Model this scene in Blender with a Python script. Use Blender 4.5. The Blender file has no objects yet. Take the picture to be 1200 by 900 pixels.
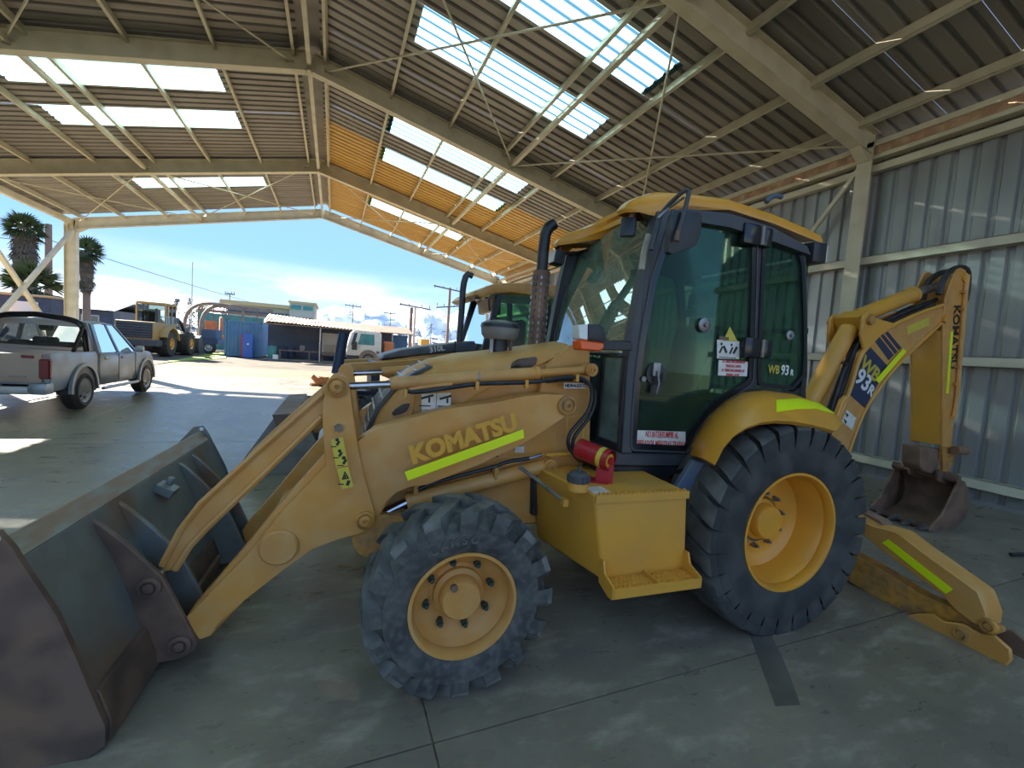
import bpy, bmesh, math, random
from mathutils import Vector, Matrix, Euler
from math import sin, cos, pi, radians
random.seed(7)
SC = bpy.context.scene
COL = SC.collection

# ---------------------------------------------------------------- camera
cam_data = bpy.data.cameras.new('camera')
cam = bpy.data.objects.new('camera', cam_data); COL.objects.link(cam)
cam_data.sensor_fit = 'HORIZONTAL'; cam_data.sensor_width = 36.0
cam_data.lens = 510.4 / 1200 * 36.0
cam_data.clip_start = 0.05; cam_data.clip_end = 20000
YAW, PITCH, ROLL = 0.3927, 0.0704, 0.069
cy, sy, cp, sp, cr, sr = cos(YAW), sin(YAW), cos(PITCH), sin(PITCH), cos(ROLL), sin(ROLL)
fwd0 = Vector((sy, cy, 0)); right0 = Vector((cy, -sy, 0)); up0 = Vector((0, 0, 1))
fwd = fwd0 * cp - up0 * sp; upv = fwd0 * sp + up0 * cp
rv = right0 * cr + upv * sr; uv = upv * cr - right0 * sr
cam.matrix_world = Matrix(((rv.x, uv.x, -fwd.x, 0), (rv.y, uv.y, -fwd.y, 0), (rv.z, uv.z, -fwd.z, 1.68), (0, 0, 0, 1)))
SC.camera = cam

# ---------------------------------------------------------------- sky, sun, exposure
world = bpy.data.worlds.new('sky'); SC.world = world; world.use_nodes = True
wn, wl = world.node_tree.nodes, world.node_tree.links
wn.clear()
w_out = wn.new('ShaderNodeOutputWorld'); w_bg = wn.new('ShaderNodeBackground')
w_tc = wn.new('ShaderNodeTexCoord'); w_sep = wn.new('ShaderNodeSeparateXYZ')
w_ramp = wn.new('ShaderNodeValToRGB'); w_map = wn.new('ShaderNodeMapping')
w_noise = wn.new('ShaderNodeTexNoise'); w_cr = wn.new('ShaderNodeValToRGB')
w_low = wn.new('ShaderNodeMapRange'); w_mul = wn.new('ShaderNodeMath'); w_mul.operation = 'MULTIPLY'
w_mix = wn.new('ShaderNodeMixRGB')
wl.new(w_tc.outputs['Generated'], w_sep.inputs[0])
wl.new(w_sep.outputs['Z'], w_ramp.inputs['Fac'])
els = w_ramp.color_ramp.elements
els[0].position = 0.0; els[0].color = (0.74, 0.86, 1.0, 1)
els[1].position = 1.0; els[1].color = (0.30, 0.44, 0.70, 1)
for p_, c_ in ((0.06, (0.52, 0.75, 1.0, 1)), (0.16, (0.28, 0.53, 0.94, 1)), (0.34, (0.25, 0.47, 0.86, 1))):
    e_ = els.new(p_); e_.color = c_
w_map.inputs['Scale'].default_value = (1.0, 1.0, 4.2)
wl.new(w_tc.outputs['Generated'], w_map.inputs[0]); wl.new(w_map.outputs[0], w_noise.inputs['Vector'])
w_noise.inputs['Scale'].default_value = 3.2; w_noise.inputs['Detail'].default_value = 7; w_noise.inputs['Roughness'].default_value = 0.55
w_cr.color_ramp.elements[0].position = 0.45; w_cr.color_ramp.elements[1].position = 0.62
wl.new(w_noise.outputs['Fac'], w_cr.inputs['Fac'])
w_low.inputs['From Min'].default_value = 0.05; w_low.inputs['From Max'].default_value = 0.15
w_low.inputs['To Min'].default_value = 1.0; w_low.inputs['To Max'].default_value = 0.0
wl.new(w_sep.outputs['Z'], w_low.inputs['Value'])
wl.new(w_cr.outputs['Color'], w_mul.inputs[0]); wl.new(w_low.outputs['Result'], w_mul.inputs[1])
wl.new(w_mul.outputs[0], w_mix.inputs['Fac']); wl.new(w_ramp.outputs['Color'], w_mix.inputs['Color1'])
w_mix.inputs['Color2'].default_value = (1.15, 1.15, 1.18, 1)
wl.new(w_mix.outputs['Color'], w_bg.inputs['Color']); w_bg.inputs['Strength'].default_value = 0.33
wl.new(w_bg.outputs[0], w_out.inputs[0])

sun_data = bpy.data.lights.new('sun', 'SUN'); sun_data.energy = 7.0; sun_data.angle = radians(0.6)
sun_data.color = (1.0, 0.93, 0.80)
sun = bpy.data.objects.new('sun', sun_data); COL.objects.link(sun)
sun.rotation_euler = Vector((-1.13, 1.53, 1.0)).to_track_quat('Z', 'Y').to_euler()
sun.location = (-20, 30, 25)

vs = SC.view_settings
vs.view_transform = 'Standard'; vs.look = 'None'; vs.gamma = 1.0; vs.use_curve_mapping = False
vs.exposure = 2.25
SC.cycles.max_bounces = 10; SC.cycles.diffuse_bounces = 6; SC.cycles.transparent_max_bounces = 24
SC.cycles.caustics_reflective = False; SC.cycles.caustics_refractive = False
SC.cycles.use_denoising = True

# ---------------------------------------------------------------- materials
MATS = {}
def new_mat(name):
    m = bpy.data.materials.new(name); m.use_nodes = True; MATS[name] = m
    return m, m.node_tree.nodes, m.node_tree.links, m.node_tree.nodes['Principled BSDF']
def paint(name, col, rough=0.5, metal=0.0, dirt=None, amount=0.35, scale=3.0, detail=6, bump=0.0, lo=0.42, hi=0.68, rough2=None, spec=0.5, stretch=None, dirt2=None, amount2=0.3, scale2=14.0):
    """principled colour with one or two layers of noise-shaped dirt or wear"""
    m, n, l, b = new_mat(name)
    b.inputs['Roughness'].default_value = rough; b.inputs['Metallic'].default_value = metal
    b.inputs['Specular IOR Level'].default_value = spec
    b.inputs['Base Color'].default_value = (*col, 1)
    if dirt is not None:
        tc = n.new('ShaderNodeTexCoord'); src = tc.outputs['Object']
        if stretch:
            mp = n.new('ShaderNodeMapping'); mp.inputs['Scale'].default_value = stretch
            l.new(src, mp.inputs[0]); src = mp.outputs[0]
        def layer(prev, dcol, amt, sc_, lo_, hi_):
            no = n.new('ShaderNodeTexNoise'); no.inputs['Scale'].default_value = sc_; no.inputs['Detail'].default_value = detail
            no.inputs['Roughness'].default_value = 0.33
            l.new(src, no.inputs['Vector'])
            mr = n.new('ShaderNodeMapRange'); mr.inputs['From Min'].default_value = lo_; mr.inputs['From Max'].default_value = hi_
            mr.inputs['To Max'].default_value = amt
            l.new(no.outputs['Fac'], mr.inputs['Value'])
            mx = n.new('ShaderNodeMixRGB'); l.new(mr.outputs[0], mx.inputs['Fac'])
            if prev is None: mx.inputs['Color1'].default_value = (*col, 1)
            else: l.new(prev, mx.inputs['Color1'])
            mx.inputs['Color2'].default_value = (*dcol, 1)
            return mx.outputs[0], mr.outputs[0], no
        c, f, no = layer(None, dirt, amount, scale, lo, hi)
        if dirt2 is not None: c, _, _ = layer(c, dirt2, amount2, scale2, lo, hi)
        l.new(c, b.inputs['Base Color'])
        if rough2 is not None:
            mr2 = n.new('ShaderNodeMapRange'); mr2.inputs['To Min'].default_value = rough; mr2.inputs['To Max'].default_value = rough2
            l.new(f, mr2.inputs['Value']); l.new(mr2.outputs[0], b.inputs['Roughness'])
        if bump:
            bp = n.new('ShaderNodeBump'); bp.inputs['Strength'].default_value = bump; bp.inputs['Distance'].default_value = 0.02
            l.new(no.outputs['Fac'], bp.inputs['Height']); l.new(bp.outputs[0], b.inputs['Normal'])
    return m
def glass(name, tint, refl=0.5, dust=None, dust_amt=0.0):
    """thin pane: tinted transparency, fresnel reflection and a film of dust"""
    m, n, l, b = new_mat(name); n.remove(b)
    out = n['Material Output']
    tr = n.new('ShaderNodeBsdfTransparent'); tr.inputs[0].default_value = (*tint, 1)
    gl = n.new('ShaderNodeBsdfGlossy'); gl.inputs['Roughness'].default_value = 0.02; gl.inputs[0].default_value = (1, 1, 1, 1)
    fr = n.new('ShaderNodeFresnel'); fr.inputs['IOR'].default_value = 1.5
    mu = n.new('ShaderNodeMath'); mu.operation = 'MULTIPLY'; mu.inputs[1].default_value = refl; l.new(fr.outputs[0], mu.inputs[0])
    mx = n.new('ShaderNodeMixShader'); l.new(mu.outputs[0], mx.inputs[0]); l.new(tr.outputs[0], mx.inputs[1]); l.new(gl.outputs[0], mx.inputs[2])
    last = mx
    if dust:
        df = n.new('ShaderNodeBsdfDiffuse'); df.inputs[0].default_value = (*dust, 1)
        tc = n.new('ShaderNodeTexCoord'); no = n.new('ShaderNodeTexNoise'); no.inputs['Scale'].default_value = 5; no.inputs['Detail'].default_value = 6
        l.new(tc.outputs['Object'], no.inputs['Vector'])
        mr = n.new('ShaderNodeMapRange'); mr.inputs['From Min'].default_value = 0.3; mr.inputs['From Max'].default_value = 0.75
        mr.inputs['To Min'].default_value = dust_amt * 0.4; mr.inputs['To Max'].default_value = dust_amt
        l.new(no.outputs['Fac'], mr.inputs['Value'])
        m2 = n.new('ShaderNodeMixShader'); l.new(mr.outputs[0], m2.inputs[0]); l.new(mx.outputs[0], m2.inputs[1]); l.new(df.outputs[0], m2.inputs[2])
        last = m2
    l.new(last.outputs[0], out.inputs['Surface'])
    return m
YEL = (0.62, 0.285, 0.058)
paint('yellow', YEL, 0.42, dirt=(0.44, 0.225, 0.085), amount=0.6, scale=2.2, rough2=0.62, dirt2=(0.66, 0.46, 0.20), amount2=0.25, scale2=9)
paint('yellow_bright', (0.68, 0.325, 0.040), 0.38, dirt=(0.50, 0.26, 0.07), amount=0.45, scale=3, rough2=0.55)
paint('yellow_worn', (0.62, 0.29, 0.045), 0.5, dirt=(0.36, 0.19, 0.08), amount=0.7, scale=6, rough2=0.75, bump=0.15, dirt2=(0.10, 0.06, 0.04), amount2=0.4, scale2=22)
paint('yellow_faded', (0.70, 0.345, 0.032), 0.55)
paint('orange_paint', (0.74, 0.325, 0.03), 0.35, dirt=(0.4, 0.2, 0.05), amount=0.3, scale=4)
paint('rubber_tread', (0.060, 0.058, 0.052), 0.75, dirt=(0.13, 0.124, 0.105), amount=0.8, scale=9, bump=0.1)
paint('rubber_dust', (0.085, 0.083, 0.073), 0.8, dirt=(0.21, 0.20, 0.17), amount=0.8, scale=9, bump=0.1)
paint('rubber', (0.045, 0.044, 0.041), 0.72, dirt=(0.11, 0.105, 0.09), amount=0.75, scale=6, rough2=0.9, bump=0.1, dirt2=(0.17, 0.16, 0.14), amount2=0.4, scale2=30)
paint('rubber_dark', (0.032, 0.031, 0.029), 0.75, dirt=(0.08, 0.076, 0.064), amount=0.7, scale=8, rough2=0.9, bump=0.1)
paint('black', (0.012, 0.013, 0.015), 0.35, dirt=(0.05, 0.05, 0.048), amount=0.6, scale=5, rough2=0.6)
paint('black_gloss', (0.010, 0.011, 0.014), 0.18)
paint('charcoal', (0.045, 0.05, 0.058), 0.45, dirt=(0.10, 0.095, 0.085), amount=0.5, scale=5, rough2=0.7)
paint('bluegrey', (0.07, 0.10, 0.15), 0.5, dirt=(0.15, 0.14, 0.12), amount=0.6, scale=7)
paint('hose', (0.014, 0.014, 0.015), 0.45, dirt=(0.06, 0.055, 0.05), amount=0.5, scale=12)
paint('chrome', (0.55, 0.56, 0.58), 0.18, 1.0, dirt=(0.25, 0.22, 0.2), amount=0.4, scale=9)
paint('steel_worn', (0.32, 0.32, 0.32), 0.42, 0.8, dirt=(0.12, 0.09, 0.07), amount=0.6, scale=8)
paint('bolt_steel', (0.25, 0.22, 0.18), 0.5, 0.5, dirt=(0.12, 0.08, 0.05), amount=0.6, scale=30)
paint('bolt_green', (0.02, 0.06, 0.045), 0.5, dirt=(0.08, 0.07, 0.05), amount=0.5, scale=30)
paint('bucket_steel', (0.19, 0.215, 0.21), 0.42, 0.25, dirt=(0.21, 0.125, 0.07), amount=0.9, scale=1.6, lo=0.50, hi=0.62, rough2=0.7, bump=0.12, dirt2=(0.16, 0.15, 0.13), amount2=0.35, scale2=11)
paint('bucket_rust', (0.17, 0.108, 0.08), 0.55, 0.15, dirt=(0.23, 0.13, 0.07), amount=0.8, scale=2.4, rough2=0.75, bump=0.15, dirt2=(0.035, 0.028, 0.03), amount2=0.55, scale2=7)
paint('bucket_lip', (0.27, 0.175, 0.115), 0.5, 0.3, dirt=(0.30, 0.30, 0.26), amount=0.9, scale=9, rough2=0.6, bump=0.2, stretch=(3, 0.6, 3))
paint('rust_brown', (0.25, 0.145, 0.09), 0.65, 0.1, dirt=(0.11, 0.07, 0.05), amount=0.8, scale=5, bump=0.2)
paint('skid_dark', (0.105, 0.098, 0.080), 0.45, dirt=(0.16, 0.15, 0.12), amount=0.6, scale=6)
paint('reflector_yellow', (0.80, 0.90, 0.01), 0.35)
paint('sticker_white', (0.72, 0.70, 0.64), 0.4, dirt=(0.45, 0.40, 0.3), amount=0.4, scale=20)
paint('sticker_yellow', (0.62, 0.50, 0.05), 0.45, dirt=(0.45, 0.36, 0.08), amount=0.4, scale=20)
paint('ink_black', (0.015, 0.015, 0.015), 0.5)
paint('ink_red', (0.55, 0.02, 0.03), 0.5)
paint('ink_blue', (0.02, 0.03, 0.07), 0.45)
paint('letter_white', (0.75, 0.75, 0.72), 0.5)
paint('letter_gold', (0.55, 0.42, 0.05), 0.5)
paint('red_paint', (0.42, 0.012, 0.02), 0.38, dirt=(0.25, 0.05, 0.04), amount=0.5, scale=18)
paint('orange_lens', (0.85, 0.11, 0.01), 0.2)
paint('red_lens', (0.17, 0.012, 0.02), 0.2)
paint('white_lens', (0.75, 0.75, 0.70), 0.15)
paint('beige_plastic', (0.42, 0.40, 0.32), 0.6, dirt=(0.25, 0.22, 0.16), amount=0.6, scale=10)
paint('grey_dust', (0.24, 0.22, 0.19), 0.7, dirt=(0.14, 0.12, 0.10), amount=0.5, scale=8)
paint('seat_cloth', (0.03, 0.035, 0.035), 0.85)
glass('cab_glass', (0.42, 0.62, 0.50), 0.28, (0.085, 0.14, 0.10), 0.20)
glass('windshield_glass', (0.55, 0.74, 0.62), 0.45, (0.22, 0.32, 0.25), 0.58)
glass('dusty_pane', (0.5, 0.62, 0.56), 0.5, (0.26, 0.33, 0.29), 0.85)
glass('clear_glass', (0.80, 0.86, 0.86), 1.0, (0.5, 0.5, 0.48), 0.08)
glass('far_glass', (0.45, 0.55, 0.55), 1.2)
# the building
paint('frame_cream', (0.64, 0.59, 0.44), 0.45, dirt=(0.46, 0.415, 0.29), amount=0.5, scale=3, rough2=0.65)
paint('galv', (0.34, 0.345, 0.345), 0.34, 0.5, dirt=(0.21, 0.21, 0.21), amount=0.6, scale=2.0, rough2=0.6, stretch=(1, 1, 0.35))
paint('galv_roof', (0.275, 0.25, 0.22), 0.5, 0.2, dirt=(0.19, 0.168, 0.145), amount=0.7, scale=1.3, rough2=0.7, stretch=(0.4, 2, 1))
paint('bounce_lit_roof', (0.60, 0.36, 0.09), 0.5, 0.1, dirt=(0.46, 0.27, 0.07), amount=0.5, scale=1.5, stretch=(0.4, 2, 1))  # warm bounced light painted into the sheet colour
paint('rust_flash', (0.40, 0.23, 0.13), 0.55, 0.2, dirt=(0.52, 0.38, 0.24), amount=0.8, scale=6)
def make_skylight():
    m, n, l, b = new_mat('skylight'); n.remove(b)
    out = n['Material Output']
    tl = n.new('ShaderNodeBsdfTranslucent'); tl.inputs[0].default_value = (0.37, 0.61, 0.65, 1)
    tr = n.new('ShaderNodeBsdfTransparent'); tr.inputs[0].default_value = (0.50, 0.82, 0.88, 1)
    mx = n.new('ShaderNodeMixShader'); mx.inputs[0].default_value = 0.06
    l.new(tl.outputs[0], mx.inputs[1]); l.new(tr.outputs[0], mx.inputs[2]); l.new(mx.outputs[0], out.inputs['Surface'])
make_skylight()
def make_concrete(name, c1, c2, c3, rlo, rhi, spec=0.5):
    m, n, l, b = new_mat(name); b.inputs['Specular IOR Level'].default_value = spec
    geo = n.new('ShaderNodeNewGeometry')
    def noise(sc_, det, stretch=(1, 1, 1)):
        mp = n.new('ShaderNodeMapping'); mp.inputs['Scale'].default_value = stretch; mp.inputs['Rotation'].default_value = (0, 0, 0.5)
        no = n.new('ShaderNodeTexNoise'); no.inputs['Scale'].default_value = sc_; no.inputs['Detail'].default_value = det; no.inputs['Roughness'].default_value = 0.65
        l.new(geo.outputs['Position'], mp.inputs[0]); l.new(mp.outputs[0], no.inputs['Vector']); return no
    n1 = noise(0.55, 8); n2 = noise(2.6, 9, (1, 2.4, 1)); n3 = noise(26, 5)
    r1 = n.new('ShaderNodeValToRGB'); r1.color_ramp.elements[0].position = 0.34; r1.color_ramp.elements[1].position = 0.68
    r1.color_ramp.elements[0].color = (*c1, 1); r1.color_ramp.elements[1].color = (*c2, 1)
    l.new(n1.outputs['Fac'], r1.inputs['Fac'])
    mr = n.new('ShaderNodeMapRange'); mr.inputs['From Min'].default_value = 0.52; mr.inputs['From Max'].default_value = 0.75; mr.inputs['To Max'].default_value = 0.7
    l.new(n2.outputs['Fac'], mr.inputs['Value'])
    mx = n.new('ShaderNodeMixRGB'); l.new(mr.outputs[0], mx.inputs['Fac']); l.new(r1.outputs[0], mx.inputs['Color1']); mx.inputs['Color2'].default_value = (*c3, 1)
    m3 = n.new('ShaderNodeMixRGB'); m3.blend_type = 'MULTIPLY'; m3.inputs['Fac'].default_value = 0.35
    l.new(mx.outputs[0], m3.inputs['Color1']); l.new(n3.outputs['Color'], m3.inputs['Color2'])
    l.new(m3.outputs[0], b.inputs['Base Color'])
    rr = n.new('ShaderNodeMapRange'); rr.inputs['From Min'].default_value = 0.3; rr.inputs['From Max'].default_value = 0.7
    rr.inputs['To Min'].default_value = rlo; rr.inputs['To Max'].default_value = rhi
    l.new(n2.outputs['Fac'], rr.inputs['Value']); l.new(rr.outputs[0], b.inputs['Roughness'])
make_concrete('concrete', (0.20, 0.168, 0.122), (0.375, 0.32, 0.235), (0.63, 0.545, 0.40), 0.22, 0.46)
make_concrete('sunlit_concrete', (0.165, 0.138, 0.10), (0.215, 0.18, 0.13), (0.125, 0.105, 0.078), 0.8, 0.95, 0.1)
make_concrete('gravel', (0.13, 0.112, 0.092), (0.20, 0.178, 0.15), (0.075, 0.066, 0.055), 0.9, 1.0, 0.05)
make_concrete('yard_earth', (0.21, 0.185, 0.148), (0.28, 0.255, 0.205), (0.185, 0.17, 0.135), 0.9, 1.0, 0.05)

# ---------------------------------------------------------------- mesh helpers
class MB:
    """collects shapes into ONE mesh"""
    def __init__(s): s.bm = bmesh.new()
    def _xf(s, vs_, M):
        if M is not None:
            for v in vs_: v.co = M @ v.co
    def face(s, pts):
        return s.bm.faces.new([s.bm.verts.new(p) for p in pts])
    def box(s, c, d, M=None, rot=None):
        hx, hy, hz = d[0] / 2, d[1] / 2, d[2] / 2
        T = Matrix.Translation(c)
        if rot: T = T @ Euler(rot).to_matrix().to_4x4()
        if M is not None: T = M @ T
        v = [s.bm.verts.new(T @ Vector((x * hx, y * hy, z * hz))) for z in (-1, 1) for y in (-1, 1) for x in (-1, 1)]
        for f in ((0, 2, 3, 1), (4, 5, 7, 6), (0, 1, 5, 4), (2, 6, 7, 3), (0, 4, 6, 2), (1, 3, 7, 5)):
            s.bm.faces.new([v[i] for i in f])
        return s
    def box2(s, lo, hi, M=None):
        return s.box([(a + b) / 2 for a, b in zip(lo, hi)], [abs(b - a) for a, b in zip(lo, hi)], M)
    def prism(s, pts, d0, d1, axis='v', M=None, top=None):
        """outline extruded between two depths; axis v: pts are (u,z); axis u: pts are (v,z); axis z: pts are (u,v). top: another outline for the far end"""
        def P(p, d):
            q = Vector((p[0], d, p[1])) if axis == 'v' else Vector((d, p[0], p[1])) if axis == 'u' else Vector((p[0], p[1], d))
            return M @ q if M is not None else q
        A = [s.bm.verts.new(P(p, d0)) for p in pts]; B = [s.bm.verts.new(P(p, d1)) for p in (top or pts)]
        n = len(pts)
        fa = s.bm.faces.new(A); fb = s.bm.faces.new(B[::-1])
        for i in range(n): s.bm.faces.new((A[i], B[i], B[(i + 1) % n], A[(i + 1) % n]))
        if n > 4: bmesh.ops.triangulate(s.bm, faces=[fa, fb])
        return s
    def loft(s, rings, closed=True, caps=True):
        R = [[s.bm.verts.new(p) for p in r] for r in rings]; n = len(R[0])
        for a, b in zip(R, R[1:]):
            for i in range(n if closed else n - 1):
                s.bm.faces.new((a[i], a[(i + 1) % n], b[(i + 1) % n], b[i]))
        if caps and closed:
            for r in (R[0][::-1], R[-1]):
                if len(r) > 2:
                    f = s.bm.faces.new(r)
                    if len(r) > 4: bmesh.ops.triangulate(s.bm, faces=[f])
        return s
    def cyl(s, p0, p1, r0, r1=None, n=16, caps=True):
        r1 = r0 if r1 is None else r1
        p0, p1 = Vector(p0), Vector(p1); d = (p1 - p0).normalized()
        a = d.orthogonal().normalized(); b = d.cross(a)
        return s.loft([[p + (a * cos(t) + b * sin(t)) * r for t in [2 * pi * i / n for i in range(n)]] for p, r in ((p0, r0), (p1, r1))], True, caps)
    def lathe(s, prof, c, ax, n=32, caps=False):
        """prof: (distance along ax, radius)"""
        c, d = Vector(c), Vector(ax).normalized(); a = d.orthogonal().normalized(); b = d.cross(a)
        return s.loft([[c + d * h + (a * cos(t) + b * sin(t)) * max(r, 1e-4) for t in [2 * pi * i / n for i in range(n)]] for h, r in prof], True, caps)
    def tube(s, pts, r, n=8, smooth=0):
        P = [Vector(p) for p in pts]
        for _ in range(smooth):
            Q = [P[0]]
            for a, b in zip(P, P[1:]): Q += [a.lerp(b, 0.25), a.lerp(b, 0.75)]
            Q.append(P[-1]); P = Q
        rings = []; prev = None
        for i, p in enumerate(P):
            t = (P[min(i + 1, len(P) - 1)] - P[max(i - 1, 0)]).normalized()
            if prev is None: a = t.orthogonal().normalized()
            else: a = (prev - t * prev.dot(t)).normalized()
            prev = a; b = t.cross(a)
            rings.append([p + (a * cos(k) + b * sin(k)) * r for k in [2 * pi * j / n for j in range(n)]])
        return s.loft(rings)
    def sphere(s, c, r, sx=1, sy_=1, sz=1, n=12):
        g = bmesh.ops.create_uvsphere(s.bm, u_segments=n, v_segments=max(6, n // 2 + 1), radius=1)
        for v in g['verts']: v.co = Vector(c) + Vector((v.co.x * r * sx, v.co.y * r * sy_, v.co.z * r * sz))
        return s
    def build(s, name, mat, parent=None, bevel=0.0, smooth=35, loc=None, rot=None, seg=1, **props):
        bm = s.bm
        bmesh.ops.remove_doubles(bm, verts=bm.verts, dist=1e-5)
        bmesh.ops.recalc_face_normals(bm, faces=bm.faces)
        if bevel:
            ed = [e for e in bm.edges if len(e.link_faces) == 2 and e.calc_face_angle(0) > radians(32)]
            if ed: bmesh.ops.bevel(bm, geom=ed, offset=bevel, segments=seg, profile=0.6, affect='EDGES', clamp_overlap=True)
        me = bpy.data.meshes.new(name); bm.to_mesh(me); bm.free()
        me.polygons.foreach_set('use_smooth', [True] * len(me.polygons))
        me.set_sharp_from_angle(angle=radians(smooth))
        me.materials.append(MATS[mat] if isinstance(mat, str) else mat)
        return link(name, me, parent, loc, rot, **props)
def link(name, data, parent=None, loc=None, rot=None, **props):
    o = bpy.data.objects.new(name, data); COL.objects.link(o)
    if parent is not None: o.parent = parent
    if loc is not None: o.location = loc
    if rot is not None: o.rotation_euler = rot
    for k, v in props.items(): o[k] = v
    return o
def thing(name, label, category, loc=(0, 0, 0), rotz=0.0, group=None):
    o = link(name, None, None, loc, (0, 0, rotz), label=label, category=category)
    if group: o['group'] = group
    return o
def struct(name, label, loc=(0, 0, 0)):
    return link(name, None, None, loc, None, kind='structure', label=label)
def copy_tree(o, parent=None, **props):
    c = o.copy(); COL.objects.link(c)
    if parent is not None: c.parent = parent
    for ch in o.children: copy_tree(ch, c)
    for k, v in props.items(): c[k] = v
    return c
def text(name, body, mat, parent, origin, xdir, ydir, size, extrude=0.0015, align='CENTER', bold=0.0, shear=0.0, sx=1.0):
    """flat lettering lying in the plane of xdir and ydir"""
    cu = bpy.data.curves.new(name, 'FONT'); cu.body = body; cu.size = size; cu.extrude = extrude; cu.offset = bold; cu.shear = shear
    cu.align_x = align; cu.align_y = 'CENTER'; cu.resolution_u = 3; cu.space_line = 0.9
    cu.materials.append(MATS[mat])
    tmp = bpy.data.objects.new('tmp', cu); me = bpy.data.meshes.new_from_object(tmp); bpy.data.objects.remove(tmp); bpy.data.curves.remove(cu)
    me.name = name
    o = bpy.data.objects.new(name, me); COL.objects.link(o); o.parent = parent
    x = Vector(xdir).normalized(); y = Vector(ydir); y = (y - x * y.dot(x)).normalized(); z = x.cross(y)
    M = Matrix((x, y, z)).transposed().to_4x4(); M.translation = Vector(origin)
    o.matrix_local = M @ Matrix.Diagonal((sx, 1, 1, 1))
    return o
def arc(c, r, a0, a1, n):
    return [(c[0] + r * cos(radians(a0 + (a1 - a0) * i / n)), c[1] + r * sin(radians(a0 + (a1 - a0) * i / n))) for i in range(n + 1)]


# ================================================================ THE SETTING: the steel shed and its floor
XL, XR, XM = -9.71, 8.29, -0.71
ZE, ZR = 5.47, 7.49                       # underside of rafters at eave and ridge
FY = [-1.20, 4.95, 11.09, 17.24, 23.38]   # frames
SL = Vector((XR - XM, 0, ZE - ZR)); SLEN = SL.length; SA = math.atan2(ZR - ZE, XR - XM)
def roof_pt(side, s, y, up=0.0):
    """point on the roof slope: s metres down from the ridge, up metres above the rafter underside"""
    dx, dz = cos(SA), -sin(SA)
    return Vector((XM + side * (dx * s + sin(SA) * up), y, ZR + dz * s + cos(SA) * up))
SHEET_UP = 0.46
# floor slabs with sawn joints
floor = struct('floor', 'grey mottled concrete shed floor of large slabs')
xs = [-30, -8.6, -4.05, 0.455, 4.6, 8.52]
ys = [-14, -4.45, 1.70, 7.85, 14.0, 20.1, 25.0]
for i in range(len(xs) - 1):
    for j in range(len(ys) - 1):
        g = 0.004
        MB().box2((xs[i] + g, ys[j] + g, -0.15), (xs[i + 1] - g, ys[j + 1] - g, 0.0)).build('slab', 'concrete' if ys[j] < 19 else 'sunlit_concrete', floor)  # same concrete; sunlit slabs get their own toned-down colour
MB().prism([(2.527,1.852),(2.668,1.811),(2.463,1.555),(2.262,1.340),(2.124,1.373),(2.298,1.578)], 0.0005, 0.0015, 'z').build('tyre_mark', 'skid_dark', floor)
apron = struct('ground', 'sunlit yard of pale concrete, gravel and earth beyond the shed')
MB().box2((-40, 25.01, -0.16), (45, 25.8, -0.012)).build('apron', 'sunlit_concrete', apron)
MB().box2((-60, 25.8, -0.2), (60, 35, -0.02)).build('gravel_strip', 'gravel', apron)
MB().box2((-600, 35, -0.3), (600, 900, -0.03)).build('earth', 'yard_earth', apron)
MB().box2((-600, -300, -0.4), (-30, 35, -0.03)).build('earth', 'yard_earth', apron)
MB().box2((-30, -300, -0.4), (60, -14, -0.03)).build('earth', 'yard_earth', apron)
MB().box2((8.6, -14, -0.4), (600, 35, -0.05)).build('earth', 'yard_earth', apron)
MB().prism([(-7.085,13.736),(-9.025,42.140),(-8.421,43.609),(-6.680,34.626),(-7.856,27.912)], -0.03, 0.02, 'z').build('grass_patch', paint('grass_green', (0.20, 0.27, 0.03), 0.9, dirt=(0.32, 0.33, 0.08), amount=0.7, scale=2), apron, kind='stuff')

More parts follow.
